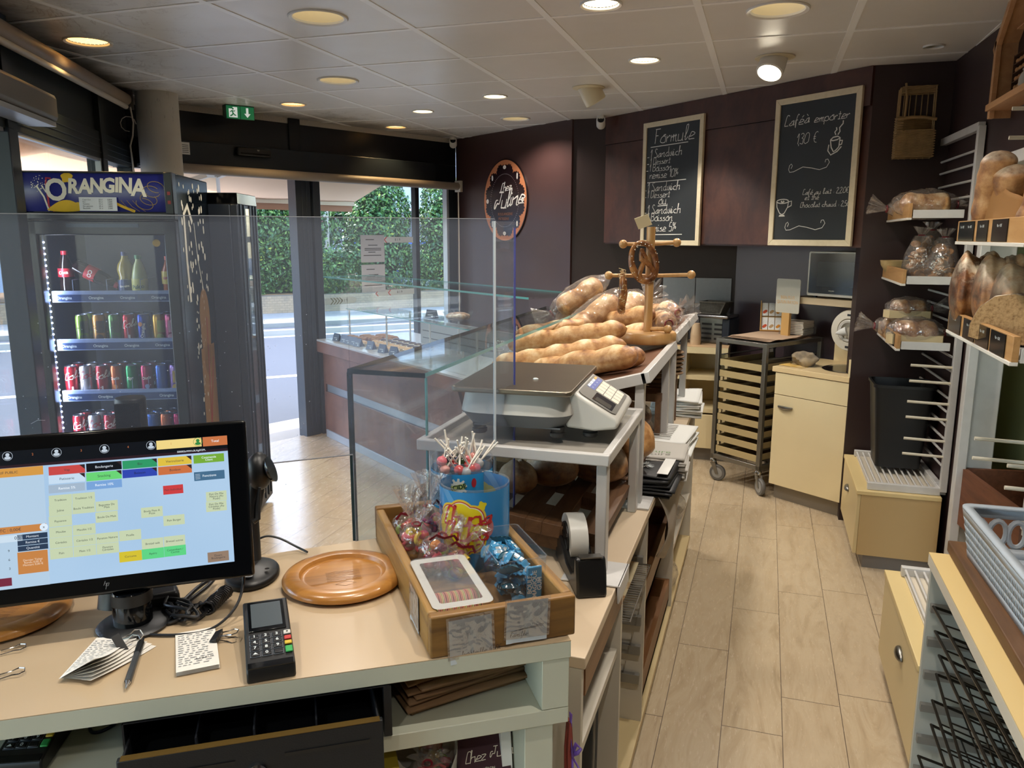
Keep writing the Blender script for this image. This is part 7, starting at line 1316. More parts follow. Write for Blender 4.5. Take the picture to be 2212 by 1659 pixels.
t = thing('carrier_box', 'burgundy shop carrier with cream lettering under the counter', 'box', M=MC @ T(.77, .035, .531) @ RX(-28)); b = MB(); b.box(-.052, .052, 0, .05, 0, .20); b.build('box', mat('burgundy_card', '3a1724', .5), t); b = MB(); hand(b, 'Chez Juline', -.036, .105, .009, lambda x, y: (x, -.0006, y), .14, .2, .06, .05); b.build('lettering', wht, t); text('À COUËRON', .007, MX_ @ T(.0, .09, .0006), wht, t, 'small_lettering'); text('Artisan Boulanger Pâtissier\nsandwichs, salades\nfait maison', .004, MX_ @ T(0, .062, .0006), mat('muted_rose', '8a6068', .5), t, 'fine_lettering'); b = MB(); b.blob(0, .03, lambda a: (.009, .007), 20, 1, lambda x, y: (x, -.0007, y)); b.build('round_mark', wht, t); b = MB(); b.blob(.0, .172, lambda a: (.04, .022), 30, 2, lambda x, y: (x, -.0006, y)); b.build('grey_oval', mat('grey_oval', '77716f', .5), t)
t = thing('white_packet', 'white carton with blue print beside the burgundy carrier', 'box', M=MC @ T(.815, .06, .531) @ RX(-12)); b = MB(); b.box(-.010, .010, 0, .2, 0, .20); b.build('carton', paper, t); b = MB(); [b.box(-.0108, -.0101, .03 + k * .05, .05 + k * .05, .08 + k * .03, .12 + k * .03) for k in range(3)]; b.build('blue_print', mat('print_blue', '3f6a9a', .5), t)
t = thing('ribbon_bunch', 'hanging violet and red ribbons on the end of the till counter', 'ribbon', M=MC @ T(.925, .03, .735)); b = MB()
for x, dx in ((0, .004), (.006, -.003)): b.ribbon([(x, 0), (x + dx, -.05), (x + .01, -.09)], .004, lambda X, Y: (X * .2, -X - .0, Y))
b.ribbon([(.012, -.09), (.03, -.10), (.04, -.14)], .006, lambda X, Y: (X * .3, -X, Y)); b.ribbon([(.008, -.085), (.025, -.07), (.035, -.055), (.02, -.055), (.008, -.085)], .008, lambda X, Y: (X * .3, -X, Y)); b.ribbon([(.01, -.09), (.012, -.2)], .006, lambda X, Y: (X * .3, -X, Y)); b.build('violet_ribbon', mat('violet_ribbon', '5f3f8a', .4), t, solid=.001)
b = MB(); rg = random.Random(6)
for k in range(8): x = rg.uniform(-.012, .008); b.tube([(0, -x, -.02), (rg.uniform(-.006, .006), -x + rg.uniform(-.006, .006), -.08), (rg.uniform(-.006, .006), -x, -.2)], .003, 6)
b.build('red_raffia', mat('red_raffia', '7a2a1c', .6), t)
# ================================================================ right side: bread racks, cabinets, crate unit
wx = lambda y: WR(y) - .006
def wallrack(label, y0, y1, z0, z1, shelves, pegs, rungs, M=None, mids=()):
    t = thing('bread_rack', label, 'bread rack', group='white metal bread racks'); b = MB()
    for y in (y0, y1) + tuple(mids): b = MB(); b.box(wx(y) - .03, wx(y), y - .018, y + .018, z0, z1); b.build('post', white_metal, t, bev=.002)
    for z in (z1, z0): b = MB(); b.bar((wx(y0) - .015, y0, z), (wx(y1) - .015, y1, z), .03, .035); b.build('cross_bar', white_metal, t, bev=.002)
    for z in rungs: b = MB(); b.tube([(wx(y0) - .016, y0, z), (wx(y1) - .016, y1, z)], .006, 8); b.build('rung', white_metal, t)
    for y in (y0, y1) + tuple(mids):
        for z in pegs: b = MB(); b.tube([(wx(y) - .02, y, z), (wx(y) - .205, y, z + .004)], .0065, 8); b.build('peg', mat('peg_cream', 'cfc7b4', .4), t)
    return t
pinew = wood('pine_lip', '9a7144', 'b08655', 'bd9666', 1, 'Y', .5, .05)
def rackshelf(label, y0, y1, z, x0, lip='wood', cards=()):
    t = thing('rack_shelf', label, 'shelf', group='slot-in rack shelves'); xb = wx((y0 + y1) / 2) - .035; b = MB(); b.box(x0 + .01, xb, y0 + .005, y1 - .005, z + .012, z + .016); b.build('base', white_metal, t)
    b = MB(); b.box(x0 + .02, xb, y0, y0 + .012, z + .008, z + .045); b.box(x0 + .02, xb, y1 - .012, y1, z + .008, z + .045); b.build('side_rail', white_metal, t, bev=.001); b = MB(); b.box(x0 - .004, x0 + .016, y0, y1, z, z + .010); b.build('front_lip', white_pl, t, bev=.001)
    b = MB(); b.box(x0, x0 + .016, y0, y1, z + .010, z + .075); lb = b.build('wooden_fascia', pinew, t, bev=.001)
    for a, c in cards:
        b = MB(); b.box(x0 - .003, x0 - .0004, a, c, z + .012, z + .072); k = b.build('price_holder', blackg, lb)
        text('Pain   4,50€', .011, MX(((0, 0, -1, x0 - .0034), (-1, 0, 0, (a + c) / 2), (0, 1, 0, z + .055), (0, 0, 0, 1))), whs, lb, 'price_lettering', sx=.9)
    return t
wallrack('white bread rack fixed to the wall beside the dark column', 4.06, 4.77, .42, 2.10, (), (1.02, .945, .845, .77, .665, .59), [2.0, 1.94, 1.87, 1.80] + [1.34 - k * .06 for k in range(4)] + [1.06 - .066 * k for k in range(9)])
rackshelf('top shelf of the far bread rack holding bagged brioche', 4.05, 4.77, 1.695, .605); rackshelf('middle shelf of the far bread rack holding bags of toasts', 4.05, 4.77, 1.395, .605); rackshelf('lowest shelf of the far bread rack holding bagged cakes', 4.05, 4.77, 1.09, .607, cards=((4.12, 4.24), (4.28, 4.40)))
wallrack('white bread rack in front of the wall opening, nearer the till', 2.28, 3.0, .62, 2.15, (), (2.02, 1.93, 1.83, .93, .86), [], mids=(2.66,))
rackshelf('upper shelf of the near bread rack with black price strip', 2.24, 2.99, 1.595, .60, cards=((2.60, 2.72), (2.76, 2.86), (2.86, 2.96), (2.40, 2.55)))
rackshelf('lower shelf of the near bread rack with black price cards', 2.24, 2.99, 1.30, .60, cards=((2.30, 2.44), (2.46, 2.60), (2.62, 2.76), (2.8, 2.97)))
# breads on the far rack
gF = 'bagged breads on the far bread rack'
bagged('bagged golden brioche in front on the top shelf of the far rack', T(.70, 4.24, 1.715) @ RZ(4), .22, .06, 61, gF, 1); bagged('bagged brioche behind on the top shelf of the far rack', T(.70, 4.55, 1.715) @ RZ(8), .20, .05, 62, gF, -1)
rusk = mat('toast_slice', 'a8794a', .7, var=.3, vs=40)
def toastbag(label, M, seed, h=.24):
    t = thing('toast_bag', label, 'bag of toast', M=M, group='bags of toasts'); rg = random.Random(seed)
    for k in range(34):
        a, z = rg.uniform(0, 6.3), rg.uniform(.015, h * .72); r_ = .045 * math.sqrt(rg.random()) * (1 - .4 * z / h); b = MB(); b.lathe([(0, -.004), (.022, -.004), (.024, 0), (.022, .004), (0, .004)], 12, T(r_ * math.cos(a), r_ * math.sin(a), z) @ RZ(rg.uniform(0, 360)) @ RX(rg.uniform(20, 100)) @ S(1, .7, 1)); b.build('toast', rusk, t)
    fb = MB(); o = V((seed, 2, 0)); fb.grid(lambda u, v: (lambda a: (lambda r_: (r_ * math.cos(a), r_ * math.sin(a), h * .85 * v))((.07 * (1 - .55 * v ** 3)) * (1 + .2 * NZ.noise(V((math.cos(a) * 1.5, math.sin(a) * 1.5, v * 3)) + o)) * min(1, .5 + v * 4)))(2 * PI * u), 28, 12); ruffle(fb, (0, 0, h * .85), (.1, 0, 1), .012, .035, .04, seed); fb.build('film', film, t)
    b = MB(); b.tube([(.014 * math.cos(a), .014 * math.sin(a), h * .86) for a in [k * PI / 5 for k in range(10)]], .003, 6, closed=True); b.build('tie', tie_m, t)
toastbag('bag of sliced toasts, leftmost on the middle shelf of the far rack', T(.70, 4.24, 1.412), 71, .25); toastbag('bag of toasts in the middle of the far rack shelf', T(.77, 4.40, 1.412) @ RZ(40), 72, .28); toastbag('bag of toasts, rightmost on the middle shelf of the far rack', T(.79, 4.17, 1.412) @ RZ(90), 73, .24)
t = thing('wooden_bowl', 'pale wooden bowl at the far end of the middle rack shelf', 'bowl', (.655, 4.62, 1.412)); b = MB(); b.lathe([(.02, .0), (.05, .02), (.075, .06), (.08, .085), (.077, .085), (.045, .024), (0, .012)], 36, capt=False); b.build('bowl', wood('bowl_wood', '8f7a50', 'a89062', 'b59d70', 1, 'X', .55), t)
bagged('bagged cake in pale wooden tray, upper of the pile on the lowest rack shelf', T(.70, 4.42, 1.215) @ RZ(3), .17, .05, 63, gF, 1, CRD, True); bagged('bagged cake in pale wooden tray, front of the lowest rack shelf', T(.71, 4.22, 1.108) @ RZ(2), .20, .062, 64, gF, 1, CRD, True); bagged('bagged loaf lying behind on the lowest rack shelf', T(.70, 4.52, 1.108) @ RZ(6), .22, .055, 65, gF, -1, CRD)
# breads on the near rack
gN = 'breads on the near bread rack'
for i, (x, y, z, h, r, lb, m) in enumerate(((.66, 2.90, 1.335, .22, .10, 'dark rye loaf standing at the far end of the lower near rack shelf', CRD), (.70, 2.78, 1.335, .22, .11, 'floury dark rye loaf standing in the middle of the near rack shelf', CRF), (.72, 2.64, 1.335, .20, .10, 'dark floury loaf standing nearest on the near rack shelf', CRF))):
    bread(loaf((x + .08, y, z + h * .5), (x - .08, y + .03, z + h * .5), h * .52, 80 + i, slashes=2, base=.62, sq=1.0, ends=.3, up=(.1, 0, 1)), 'rye_loaf', lb, m, gN)
t = thing('cut_loaf', 'half loaf with pale cut crumb facing the till on the near rack shelf', 'bread', M=T(.665, 2.52, 1.32) @ RZ(-35)); b = MB(); b.add([(x * .115, -.0 + y, z) for y in (0, .1) for x, z in ((-1, .01), (-.98, .05), (-.8, .10), (-.45, .135), (0, .145), (.45, .135), (.8, .10), (.98, .05), (1, .01), (.6, -.0), (-.6, 0))], [tuple(range(11)), tuple(range(21, 10, -1))] + [((i + 1) % 11, i, i + 11, (i + 1) % 11 + 11) for i in range(11)]); b.c = [.72] * 22; b.build('crust', CRD, t, bev=.006)
def _crumb():
    q = NT('bread_crumb'); co = q.coord(); f = q.noise(co, 90, 4, .7); q.base(q.ramp(f, ((.3, '6e5233'), (.5, '9a7c55'), (.7, 'a98b62'))), .9); q.bump(f, .5, .004); return q.m
b = MB(); b.add([(x * .110, -.0015, z * .96 + .004) for x, z in ((-1, .01), (-.98, .05), (-.8, .10), (-.45, .135), (0, .145), (.45, .135), (.8, .10), (.98, .05), (1, .01), (.6, 0), (-.6, 0))], [tuple(range(11))]); b.build('cut_face', _crumb(), t)
def kraftbag(label, M, loaf_, seed):
    t = thing('bread_bag', label, 'bread', M=M, group='loaves in kraft bags'); b = MB(); b.grid(lambda u, v: (lambda a: (.10 * math.cos(a), .055 * math.sin(a) * (1 - .4 * v), .24 * v - .05 * v * (1 + math.cos(a)) + .004 * math.sin(a * 5 + v * 4)))(2 * PI * u), 32, 10); b.build('kraft_bag', mat('tan_bag', 'a87b4a', .7, var=.15, vs=6), t, solid=.001)
    for k in range(2): b = loaf((-.06 + k * .05, -.01 + k * .02, .02), (-.03 + k * .05, -.01 + k * .02, .27 - k * .04), .05, seed + k, slashes=2, base=.55); b.build('loaf', CRF, t)
kraftbag('floury loaves in an open kraft bag, far end of the upper near rack shelf', T(.70, 2.86, 1.612) @ RZ(-70) @ RX(8) @ RY(10), None, 91); kraftbag('floury loaves in a second kraft bag beside the first on the upper shelf', T(.76, 2.66, 1.612) @ RZ(-75) @ RY(12), None, 95)
# waste bin and low cabinets
t = thing('waste_bin', 'tall black square waste bin standing on the far low cabinet', 'bin', M=T(.705, 4.43, .445)); b = MB(); o_ = rrect(-.14, .14, -.13, .13, .03); i_ = rrect(-.105, .105, -.10, .10, .02); n = len(o_)
b.add([(*p, 0) for p in i_] + [(*p, .42) for p in o_] + [(p[0] * 1.05, p[1] * 1.05, .42) for p in o_] + [(p[0] * 1.05, p[1] * 1.05, .435) for p in o_] + [(p[0] * .97, p[1] * .97, .435) for p in o_] + [(p[0] * .97, p[1] * .97, .02) for p in i_], [(k + n * j, (k + 1) % n + n * j, (k + 1) % n + n * (j + 1), k + n * (j + 1)) for j in range(5) for k in range(n)] + [tuple(range(n - 1, -1, -1)), tuple(range(5 * n, 6 * n))]); b.build('bin', mat('bin_black', '0f1012', .45), t, ang=50)
def lowcab(label, y0, y1, x0, ztop, hy):
    t = thing('low_cabinet', label, 'cabinet', group='low cream cabinets'); tan_ = mat('tan_side', 'b59a6a', .5); b = MB(); b.box(x0 + .018, .86, y0, y0 + .018, .07, ztop - .02); b.box(x0 + .018, .86, y1 - .018, y1, .07, ztop - .02); b.box(.845, .86, y0 + .018, y1 - .018, .07, ztop - .02); b.box(x0 + .018, .845, y0 + .018, y1 - .018, .07, .088); b.build('carcass', tan_, t, bev=.001)
    b = MB(); b.box(x0 - .004, .86, y0 - .004, y1 + .004, ztop - .02, ztop); b.build('top', mat('cream_top', 'd3bd88', .45), t, bev=.002); b = MB(); b.box(x0, x0 + .0175, y0 + .002, y1 - .002, .075, ztop - .022); d_ = b.build('door', mat('cream_front', 'c9b587', .4), t, bev=.002)
    b = MB(); b.ball((x0 - .004, hy, ztop - .115), (.016, .045, .022), n=16, k=8, fn=lambda p: V((p.x, p.y, max(p.z, -.006)))); b.build('handle', steel, d_); b = MB(); b.box(x0 + .05, .84, y0 + .02, y1 - .02, 0, .07); b.build('plinth', mat('grey_plinth', '77716a'), t); return t
lowcab('low cream cabinet under the black bin, handle at its far end', 4.02, 4.70, .49, .40, 4.42); lowcab('low cream cabinet with wide handle beside the near shelf unit', 2.345, 3.04, .49, .40, 2.62)
for y0, y1, lb in ((4.045, 4.69, 'white metal bread grid lying on the far low cabinet'), (2.36, 3.02, 'white metal bread grid lying on the near low cabinet')):
    t = thing('bread_grid', lb, 'bread grid', group='white bread grids laid on cabinets'); 
    for y in (y0, y1 - .03): b = MB(); b.box(.535, .855, y, y + .025, .401, .437); b.build('rail', white_metal, t, bev=.002)
    b = MB(); b.box(.545, .855, y0 + .026, y1 - .031, .402, .406); b.build('tray', mat('grid_tray', 'cfc6b5', .45), t)
    for k in range(11): b = MB(); b.tube([(.548 + k * .03, y0 + .02, .427), (.548 + k * .03, y1 - .02, .427)], .0045, 8); b.build('bar', white_metal, t)
# near white shelf unit with the bread crate
t = thing('side_counter', 'white side counter with cream edge beside the near low cabinet', 'counter'); XU = .482
b = MB(); b.box(XU - .006, .92, 1.05, 2.31, .725, .757); b.build('worktop_core', mel, t, bev=.001); b = MB(); b.box(XU - .006, .92, 1.05, 2.31, .7575, .76); b.build('worktop', mat('yellow_cream_top', 'd0b67e', .4), t)
for y in (1.42, 2.285): b = MB(); b.box(XU, .92, y, y + .018, .04, .725); b.build('side_panel', mat('unit_panel', 'aeb2ac', .45), t)
b = MB(); b.box(.90, .92, 1.05, 2.285, .04, .725); b.build('back_panel', mat('unit_panel', 'aeb2ac', .45), t); b = MB(); b.box(XU + .02, .90, 1.05, 2.285, .0, .05); b.build('base_board', mat('unit_panel', 'aeb2ac'), t)
for z in (.60, .50, .40, .30, .20, .10):
    b = MB(); b.box(XU + .006, .85, 2.268, 2.285, z, z + .022); b.build('tray_runner', rail_m, t); b = MB(); b.box(XU + .006, .85, 1.438, 1.455, z, z + .022); b.build('tray_runner', rail_m, t)
dwire = mat('dark_wire', '33302b', .35, .7); rg = random.Random(8)
OR2 = ('topmost', 'second', 'third', 'fourth', 'fifth', 'sixth', 'lowest')
for i in range(7): rack_grid('wire_rack', 'dark wire cooling rack leaning in the side counter, %s of seven' % OR2[i], -.17, .17, -.38, .38, 0, dwire, 4, 7, T(.665 + .004 * (i % 3), 1.86, .60 - i * .075) @ RY(14 + 3 * (i % 3)) @ RX(rg.uniform(-3, 3)) @ RZ(rg.uniform(-2, 2)), 'dark cooling racks', .0024)
t = thing('cutting_board', 'long worn brown wooden board under the bread crate', 'board'); b = MB(); b.box(.525, .90, 1.12, 2.335, .761, .792); b.build('board', wood('board_walnut', '4a3018', '664425', '7d5632', 1, 'Y', .55, .1, 0, .5), t, bev=.003)
crm = mat('crate_plastic', 'a9b3bd', .4, var=.1, vs=10, bump=.1, bs=60)
t = thing('bread_crate', 'pale blue grey perforated plastic crate full of baguettes', 'crate', M=MX.Translation((.575, 1.50, .793)) @ RZ(2)); cw, cl_, ch = .40, .72, .135
def wallgrid(b, p, u, v, L, H, nu, nv, th, n_):
    """perforated side: frame strips and a lattice"""
    for k in range(nu + 1): b.bar(p + u * (L * k / nu), p + u * (L * k / nu) + v * H, .006, th, up=n_)
p0 = V((0, 0, 0))
for n_, q in (('rim', None),): b = MB(); f = .026; b.add([(x, y, ch) for x, y in rrect(-f, cw, -f, cl_ + f, .03)] + [(x, y, ch) for x, y in rrect(-f + .022, cw - .0, -f + .022, cl_ + f - .022, .02)], [(k, (k + 1) % 28, 28 + (k + 1) % 28, 28 + k) for k in range(28)]); b.build('rim', crm, t, solid=.006)
b = MB(); b.box(0, cw, 0, cl_, 0, .005); b.build('base', crm, t)
sl = lambda y, z: (-.024 * z / ch, y, z)
b = MB(); b.add([sl(0, 0), sl(cl_, 0), sl(cl_, .022), sl(0, .022)], [(0, 1, 2, 3)]); b.add([sl(0, .112), sl(cl_, .112), sl(cl_, ch), sl(0, ch)], [(0, 1, 2, 3)])
for k in range(40):
    for r_ in range(4):
        y0 = cl_ * k / 40; z0 = .022 + r_ * .0225; y1 = y0 + cl_ / 80; b.add([sl(y0, z0), sl(y0 + .006, z0), sl(y1 + .006 + .004, z0 + .0225), sl(y1 + .004, z0 + .0225)], [(0, 1, 2, 3)])
        b.add([sl(y1, z0), sl(y1 + .006, z0), sl(y0 + .006, z0 + .0225), sl(y0, z0 + .0225)], [(0, 1, 2, 3)])
b.build('lattice_side', crm, t, solid=.004)
for y, s in ((cl_, 1), (0, -1)):
    e_ = lambda x, z, y=y, s=s: (x, y + s * .024 * z / ch, z); b = MB(); b.add([e_(0, 0), e_(cw, 0), e_(cw, .03), e_(0, .03)], [(0, 1, 2, 3)]); b.add([e_(0, .105), e_(cw, .105), e_(cw, ch), e_(0, ch)], [(0, 1, 2, 3)])
    if s < 0: b.add([e_(0, .03), e_(cw, .03), e_(cw, .105), e_(0, .105)], [(0, 1, 2, 3)])
    else:
        for k in range(9): xc = .02 + k * .045; b.tube([(xc + .02 * math.cos(a), y + .024 * .067 / ch, .067 + .034 * math.sin(a)) for a in [q * PI / 8 for q in range(16)]], .005, 6, closed=True)
    b.build('end_wall', crm, t, solid=.004)
for i, (p, q, r, lb) in enumerate((((.635, 1.98, .842), (.625, 1.52, .842), .042, 'pale baguette nearest the lattice side of the crate'), ((.74, 2.08, .845), (.715, 1.55, .842), .044, 'golden baguette in the middle of the crate'), ((.82, 2.20, .905), (.795, 1.62, .87), .045, 'thick golden baguette resting high at the crate end'), ((.86, 1.95, .845), (.84, 1.50, .84), .042, 'baguette deep in the far side of the crate'), ((.73, 1.72, .905), (.75, 1.40, .90), .036, 'short baguette lying on top of the others in the crate'))):
    bread(loaf(p, q, r, 100 + i, slashes=4, base=.48, sq=.9, depth=.1), 'baguette', lb, crust('crust_matte', 0, .06, .65), 'baguettes in the plastic crate')
bag_stack('paper_bags', 'folded white printed bread bags on the brown board by the crate', T(.64, 1.36, .793) @ RZ(-8), .17, .2, 7, paper, 'paper bags', .009, 20)
# dark wooden box and slicer seen through the opening
t = thing('wooden_crate', 'dark wooden crate beyond the plastic crate in the wall opening', 'crate', M=T(.98, 3.30, .33) @ RZ(8)); 
for q in ((0, .02, 0, .6, 0, .26), (.40, .42, 0, .6, 0, .26), (.02, .40, 0, .02, 0, .26), (.02, .40, .58, .6, 0, .26), (.02, .40, .02, .58, 0, .015)): b = MB(); b.box(*q); b.build('board', wood('crate_brown', '4a2a1a', '6a3f28', '7b4d33', 1, 'Y', .6, .08), t)
t = thing('crate_bench', 'low bench carrying the dark wooden crate', 'bench', M=T(.98, 3.28, 0)); b = MB(); b.box(.01, .44, 0, .66, .29, .328); b.build('top', mel, t); [(lambda b: (b.box(x, x + .03, y, y + .03, 0, .29), b.build('leg', mel, t)))(MB()) for x in (.02, .4) for y in (.02, .6)]
slc = mat('slicer_cream', 'b3b592', .4, var=.15, vs=4); slr = mat('chipped_black', '1f1b14', .6)
t = thing('bread_slicer', 'old cream painted bread slicer with chipped black edge, behind the opening', 'bread slicer', M=T(1.16, 3.05, 0)); b = MB(); b.box(0, .55, .0, .8, .1, .98); b.build('body', slc, t, bev=.02); b = MB(); b.box(-.03, .58, -.02, .82, .98, 1.02); b.build('table', slc, t, bev=.012); b = MB(); b.box(-.033, .582, -.023, .825, .955, .98); b.build('chipped_edge', slr, t)
b = MB(); b.prism([(0, 1.02), (.05, 1.02), (.12, 1.32), (.3, 1.32), (.3, 1.38), (.08, 1.38)], .60, .78, MX(((1, 0, 0, 0), (0, 0, 1, 0), (0, 1, 0, 0), (0, 0, 0, 1)))); b.build('arm', mat('slicer_grey', '8f8c80', .4), t, bev=.01); b = MB(); b.box(.02, .14, .66, .8, 1.02, 1.16); b.build('bracket', slc, t, bev=.015)
b = MB(); b.ball((.06, .64, 1.09), .03); b.build('bolt', chrome, t); b = MB(); b.tube([(.10, .62, 1.56), (.22, .62, 1.58)], .012, 8); b.ball((.09, .62, 1.555), .04); b.ball((.24, .62, 1.59), .032); b.build('knob', mat('dark_knob', '3f4038', .2, .4), t); b = MB(); b.box(.26, .5, .3, .75, 1.02, 1.62); b.build('upper_housing', mat('slicer_green', '8f9a70', .4), t, bev=.03)
for x, y in ((.03, .03), (.52, .03), (.03, .77), (.52, .77)): b = MB(); b.lathe([(.025, 0), (.02, .1)], 12, T(x, y, 0)); b.build('foot', slr, t)
# ================================================================ coffee corner
# counter along the back wall
t = thing('coffee_counter', 'cream coffee counter with open shelves along the dark back wall', 'counter'); lw = mat('pale_oak_top', 'c9a982', .4); ZC = .845
b = MB(); b.box(-1.42, -.22, 5.70, 6.12, ZC - .05, ZC - .003); b.build('worktop_core', cream, t, bev=.002); b = MB(); b.box(-1.42, -.22, 5.70, 6.12, ZC - .003, ZC); b.build('worktop', lw, t)
for x in (-1.40, -.53, -.24): b = MB(); b.box(x, x + .02, 5.72, 6.10, .09, ZC - .05); b.build('side_panel', cream, t)
b = MB(); b.box(-1.4, -.22, 6.08, 6.10, .09, ZC - .05); b.build('back_panel', cream, t); b = MB(); b.box(-1.4, -.22, 5.76, 6.1, 0, .09); b.build('plinth', mat('grey_plinth', '77716a'), t)
for z in (.60, .36): b = MB(); b.box(-1.38, -.25, 5.73, 6.08, z, z + .03); b.build('shelf', cream, t)
b = MB(); b.box(-1.38, -.54, 5.705, 5.72, .10, .35); b.box(-.51, -.25, 5.705, 5.72, .10, .35); b.build('drawer_front', cream, t, bev=.003); b = MB(); [b.box(x0, x0 + .003, 5.702, 5.7045, .13, .32) for x0 in (-.76, -.55)]; [b.box(-.76, -.55, 5.702, 5.7045, z, z + .003) for z in (.13, .32)]; b.build('groove', mat('groove_dark', '3a3024', .6), t)
t = thing('filter_box', 'white and green carton on the coffee counter shelf', 'box', M=T(-.66, 5.78, .631)); b = MB(); b.box(0, .055, 0, .09, 0, .10); b.build('white_face', paper, t); b = MB(); b.box(.0552, .12, 0, .09, 0, .10); b.build('green_face', mat('carton_green', '8f9a2f', .5), t); b = MB(); b.box(0, .12, 0, .09, .1001, .105); b.build('violet_top', mat('carton_violet', '5a4a7a', .5), t); b = MB(); b.box(.07, .11, -.001, -.0003, .05, .055); b.box(.07, .1, -.001, -.0003, .035, .04); b.box(.07, .105, -.001, -.0003, .015, .022); b.build('lettering_bars', whs, t); b = MB(); b.blob(.02, .08, lambda a: .014, 16, 1, lambda x, z: (x, -.001, z)); b.build('round_mark', strip, t)
stack('folded_linen', 'stack of folded beige cloths on the lower coffee counter shelf', -.82, -.58, 5.74, 5.98, .391, .11, 7, mat('linen', 'c3ab82', .9), 'cloths', None, .01, 3)
o = MB(); o.ball((0, 0, .03), (.10, .07, .04), n=20, k=8, fn=lambda p: p * (1 + .3 * NZ.noise(p * 20))); s_ = o.build('orange_cloth', mat('orange_cloth', 'b8702f', .9)); s_.location = (-.72, 5.80, .50); tag(s_, 'crumpled orange cloth on the folded beige cloths', 'cloth')
rack_grid('steel_basket', 'chrome wire rack under the folded cloths', -.9, -.55, 5.735, 6.0, .395, chrome, 4, 10)
# steel splash panels
for x0, x1, lb in ((-.745, -.505, 'left brushed grey splash panel behind the coffee machine'), (-.5, -.24, 'right brushed grey splash panel behind the coffee machine')): o = MB(); o.box(x0, x1, 6.122, 6.135, ZC + .002, 1.31); tag(o.build('splash_panel', mat('splash_grey', '84848a', .35, .5, var=.06, vs=40)), lb, 'panel', 'grey splash panels')
t = thing('coffee_machine', 'black capsule coffee machine on the coffee counter', 'coffee machine', M=T(-.60, 5.86, ZC) @ RZ(-8)); b = MB(); b.box(-.055, .055, .02, .16, 0.0, .24); b.build('body', black, t, bev=.012); b = MB(); b.lathe([(.001, .14), (.056, .14), (.062, .16), (.062, .22), (.05, .245), (.001, .25)], 28, T(0, .015, 0)); b.build('brew_head', blackg, t); b = MB(); b.lathe([(.045, .25), (.05, .262), (.047, .262), (.03, .252)], 28, T(0, .02, 0)); b.build('lid', black, t)
b = MB(); b.box(-.06, .06, -.09, .02, 0, .018); b.build('drip_tray', black, t, bev=.006); b = MB(); b.tube([(-.012, -.045, .145), (-.012, -.045, .128)], .006, 8); b.tube([(.012, -.045, .145), (.012, -.045, .128)], .006, 8); b.build('spout', mat('spout_gold', '9a7a3c', .3, .8), t); text('L', .014, T(0, -.048, .19) @ RX(90), mat('logo_silver', 'a8adb3'), t)
t = thing('capsule_box', 'woven grey box of wooden stirrers on the coffee counter', 'box', M=T(-.735, 5.84, ZC)); b = MB(); [b.box(*q) for q in ((0, .075, 0, .004, 0, .07), (0, .075, .08, .084, 0, .07), (0, .004, 0, .084, 0, .07), (.071, .075, 0, .084, 0, .07), (0, .075, 0, .084, 0, .003))]; b.build('box', mat('grey_weave', '5f5c52', .7, bump=.5, bs=200), t)
for k in range(9): o = MB(); a = .02 + (k % 3) * .018; y_ = .02 + (k // 3) * .02; o.box(-.003, .003, -.0008, .0008, 0, .14); s_ = o.build('stirrer', mat('stirrer', 'cbb391', .6)); s_.matrix_basis = T(-.735 + a, 5.84 + y_, ZC + .006) @ RY(-6 + 5 * (k % 3)) @ RX(4 * (k % 2)); tag(s_, 'pale wooden stirrer standing in the woven grey box', 'stirrer', 'stirrers in the grey box')
for x, y, lb, n in ((-.46, 5.83, 'stack of beige paper cups beside the coffee machine', 5), (-.83, 5.80, 'short stack of brown paper cups behind the shelf post', 3)):
    for k in range(n): o = MB(); o.lathe([(.034, .095), (.035, .097), (.025, .0), (0, .0)] if 0 else [(.038, 0), (.039, .003), (.027, .09), (0, .09)], 24, capb=False, capt=False); s_ = o.build('paper_cup', mat('cup_beige', 'c3a98a', .6)); s_.location = (x, y, ZC + k * .016); tag(s_, ('upturned beige paper cup, %s of the stack beside the coffee machine' if n == 5 else 'upturned paper cup, %s of the short stack behind the shelf post') % (('lowest', 'second', 'third', 'fourth', 'topmost')[k] if n == 5 else ('lowest', 'middle', 'topmost')[k]), 'cup', lb)
t = thing('cup_plate', 'round white plate on the coffee counter behind the shelf post', 'plate', (-.80, 5.76, ZC)); b = MB(); b.lathe([(0, .003), (.06, .003), (.09, .012), (.092, .010), (.06, .0), (0, 0)], 32, capb=False, capt=False); b.build('plate', white_pl, t)
o = MB(); o.lathe([(.022, 0), (.022, .09), (.012, .11), (.012, .13), (0, .13)], 20); s_ = o.build('white_bottle', white_pl); s_.location = (-.775, 5.86, ZC + .013); tag(s_, 'small white bottle standing on the round plate', 'bottle')
t = thing('espresso_machine', 'stainless steel espresso machine with slotted front', 'coffee machine', M=T(-.47, 5.905, ZC) @ RZ(-22)); b = MB(); b.box(0, .24, .04, .20, 0, .20); b.build('body', steel, t, bev=.012); b = MB(); b.box(-.01, .25, .0, .20, .19, .215); b.build('top_tray', mat('satin_steel', 'a0a0a4', .25, 1), t, bev=.01); b = MB(); [b.box(.03 + (k % 2) * .1, .11 + (k % 2) * .1, .0385, .0405, .03 + (k // 2) * .035, .045 + (k // 2) * .035) for k in range(8)]; b.build('slot', black, t); b = MB(); b.box(.19, .25, .03, .2, 0, .19); b.build('side_case', mat('navy_case', '1f2430', .3), t, bev=.01)
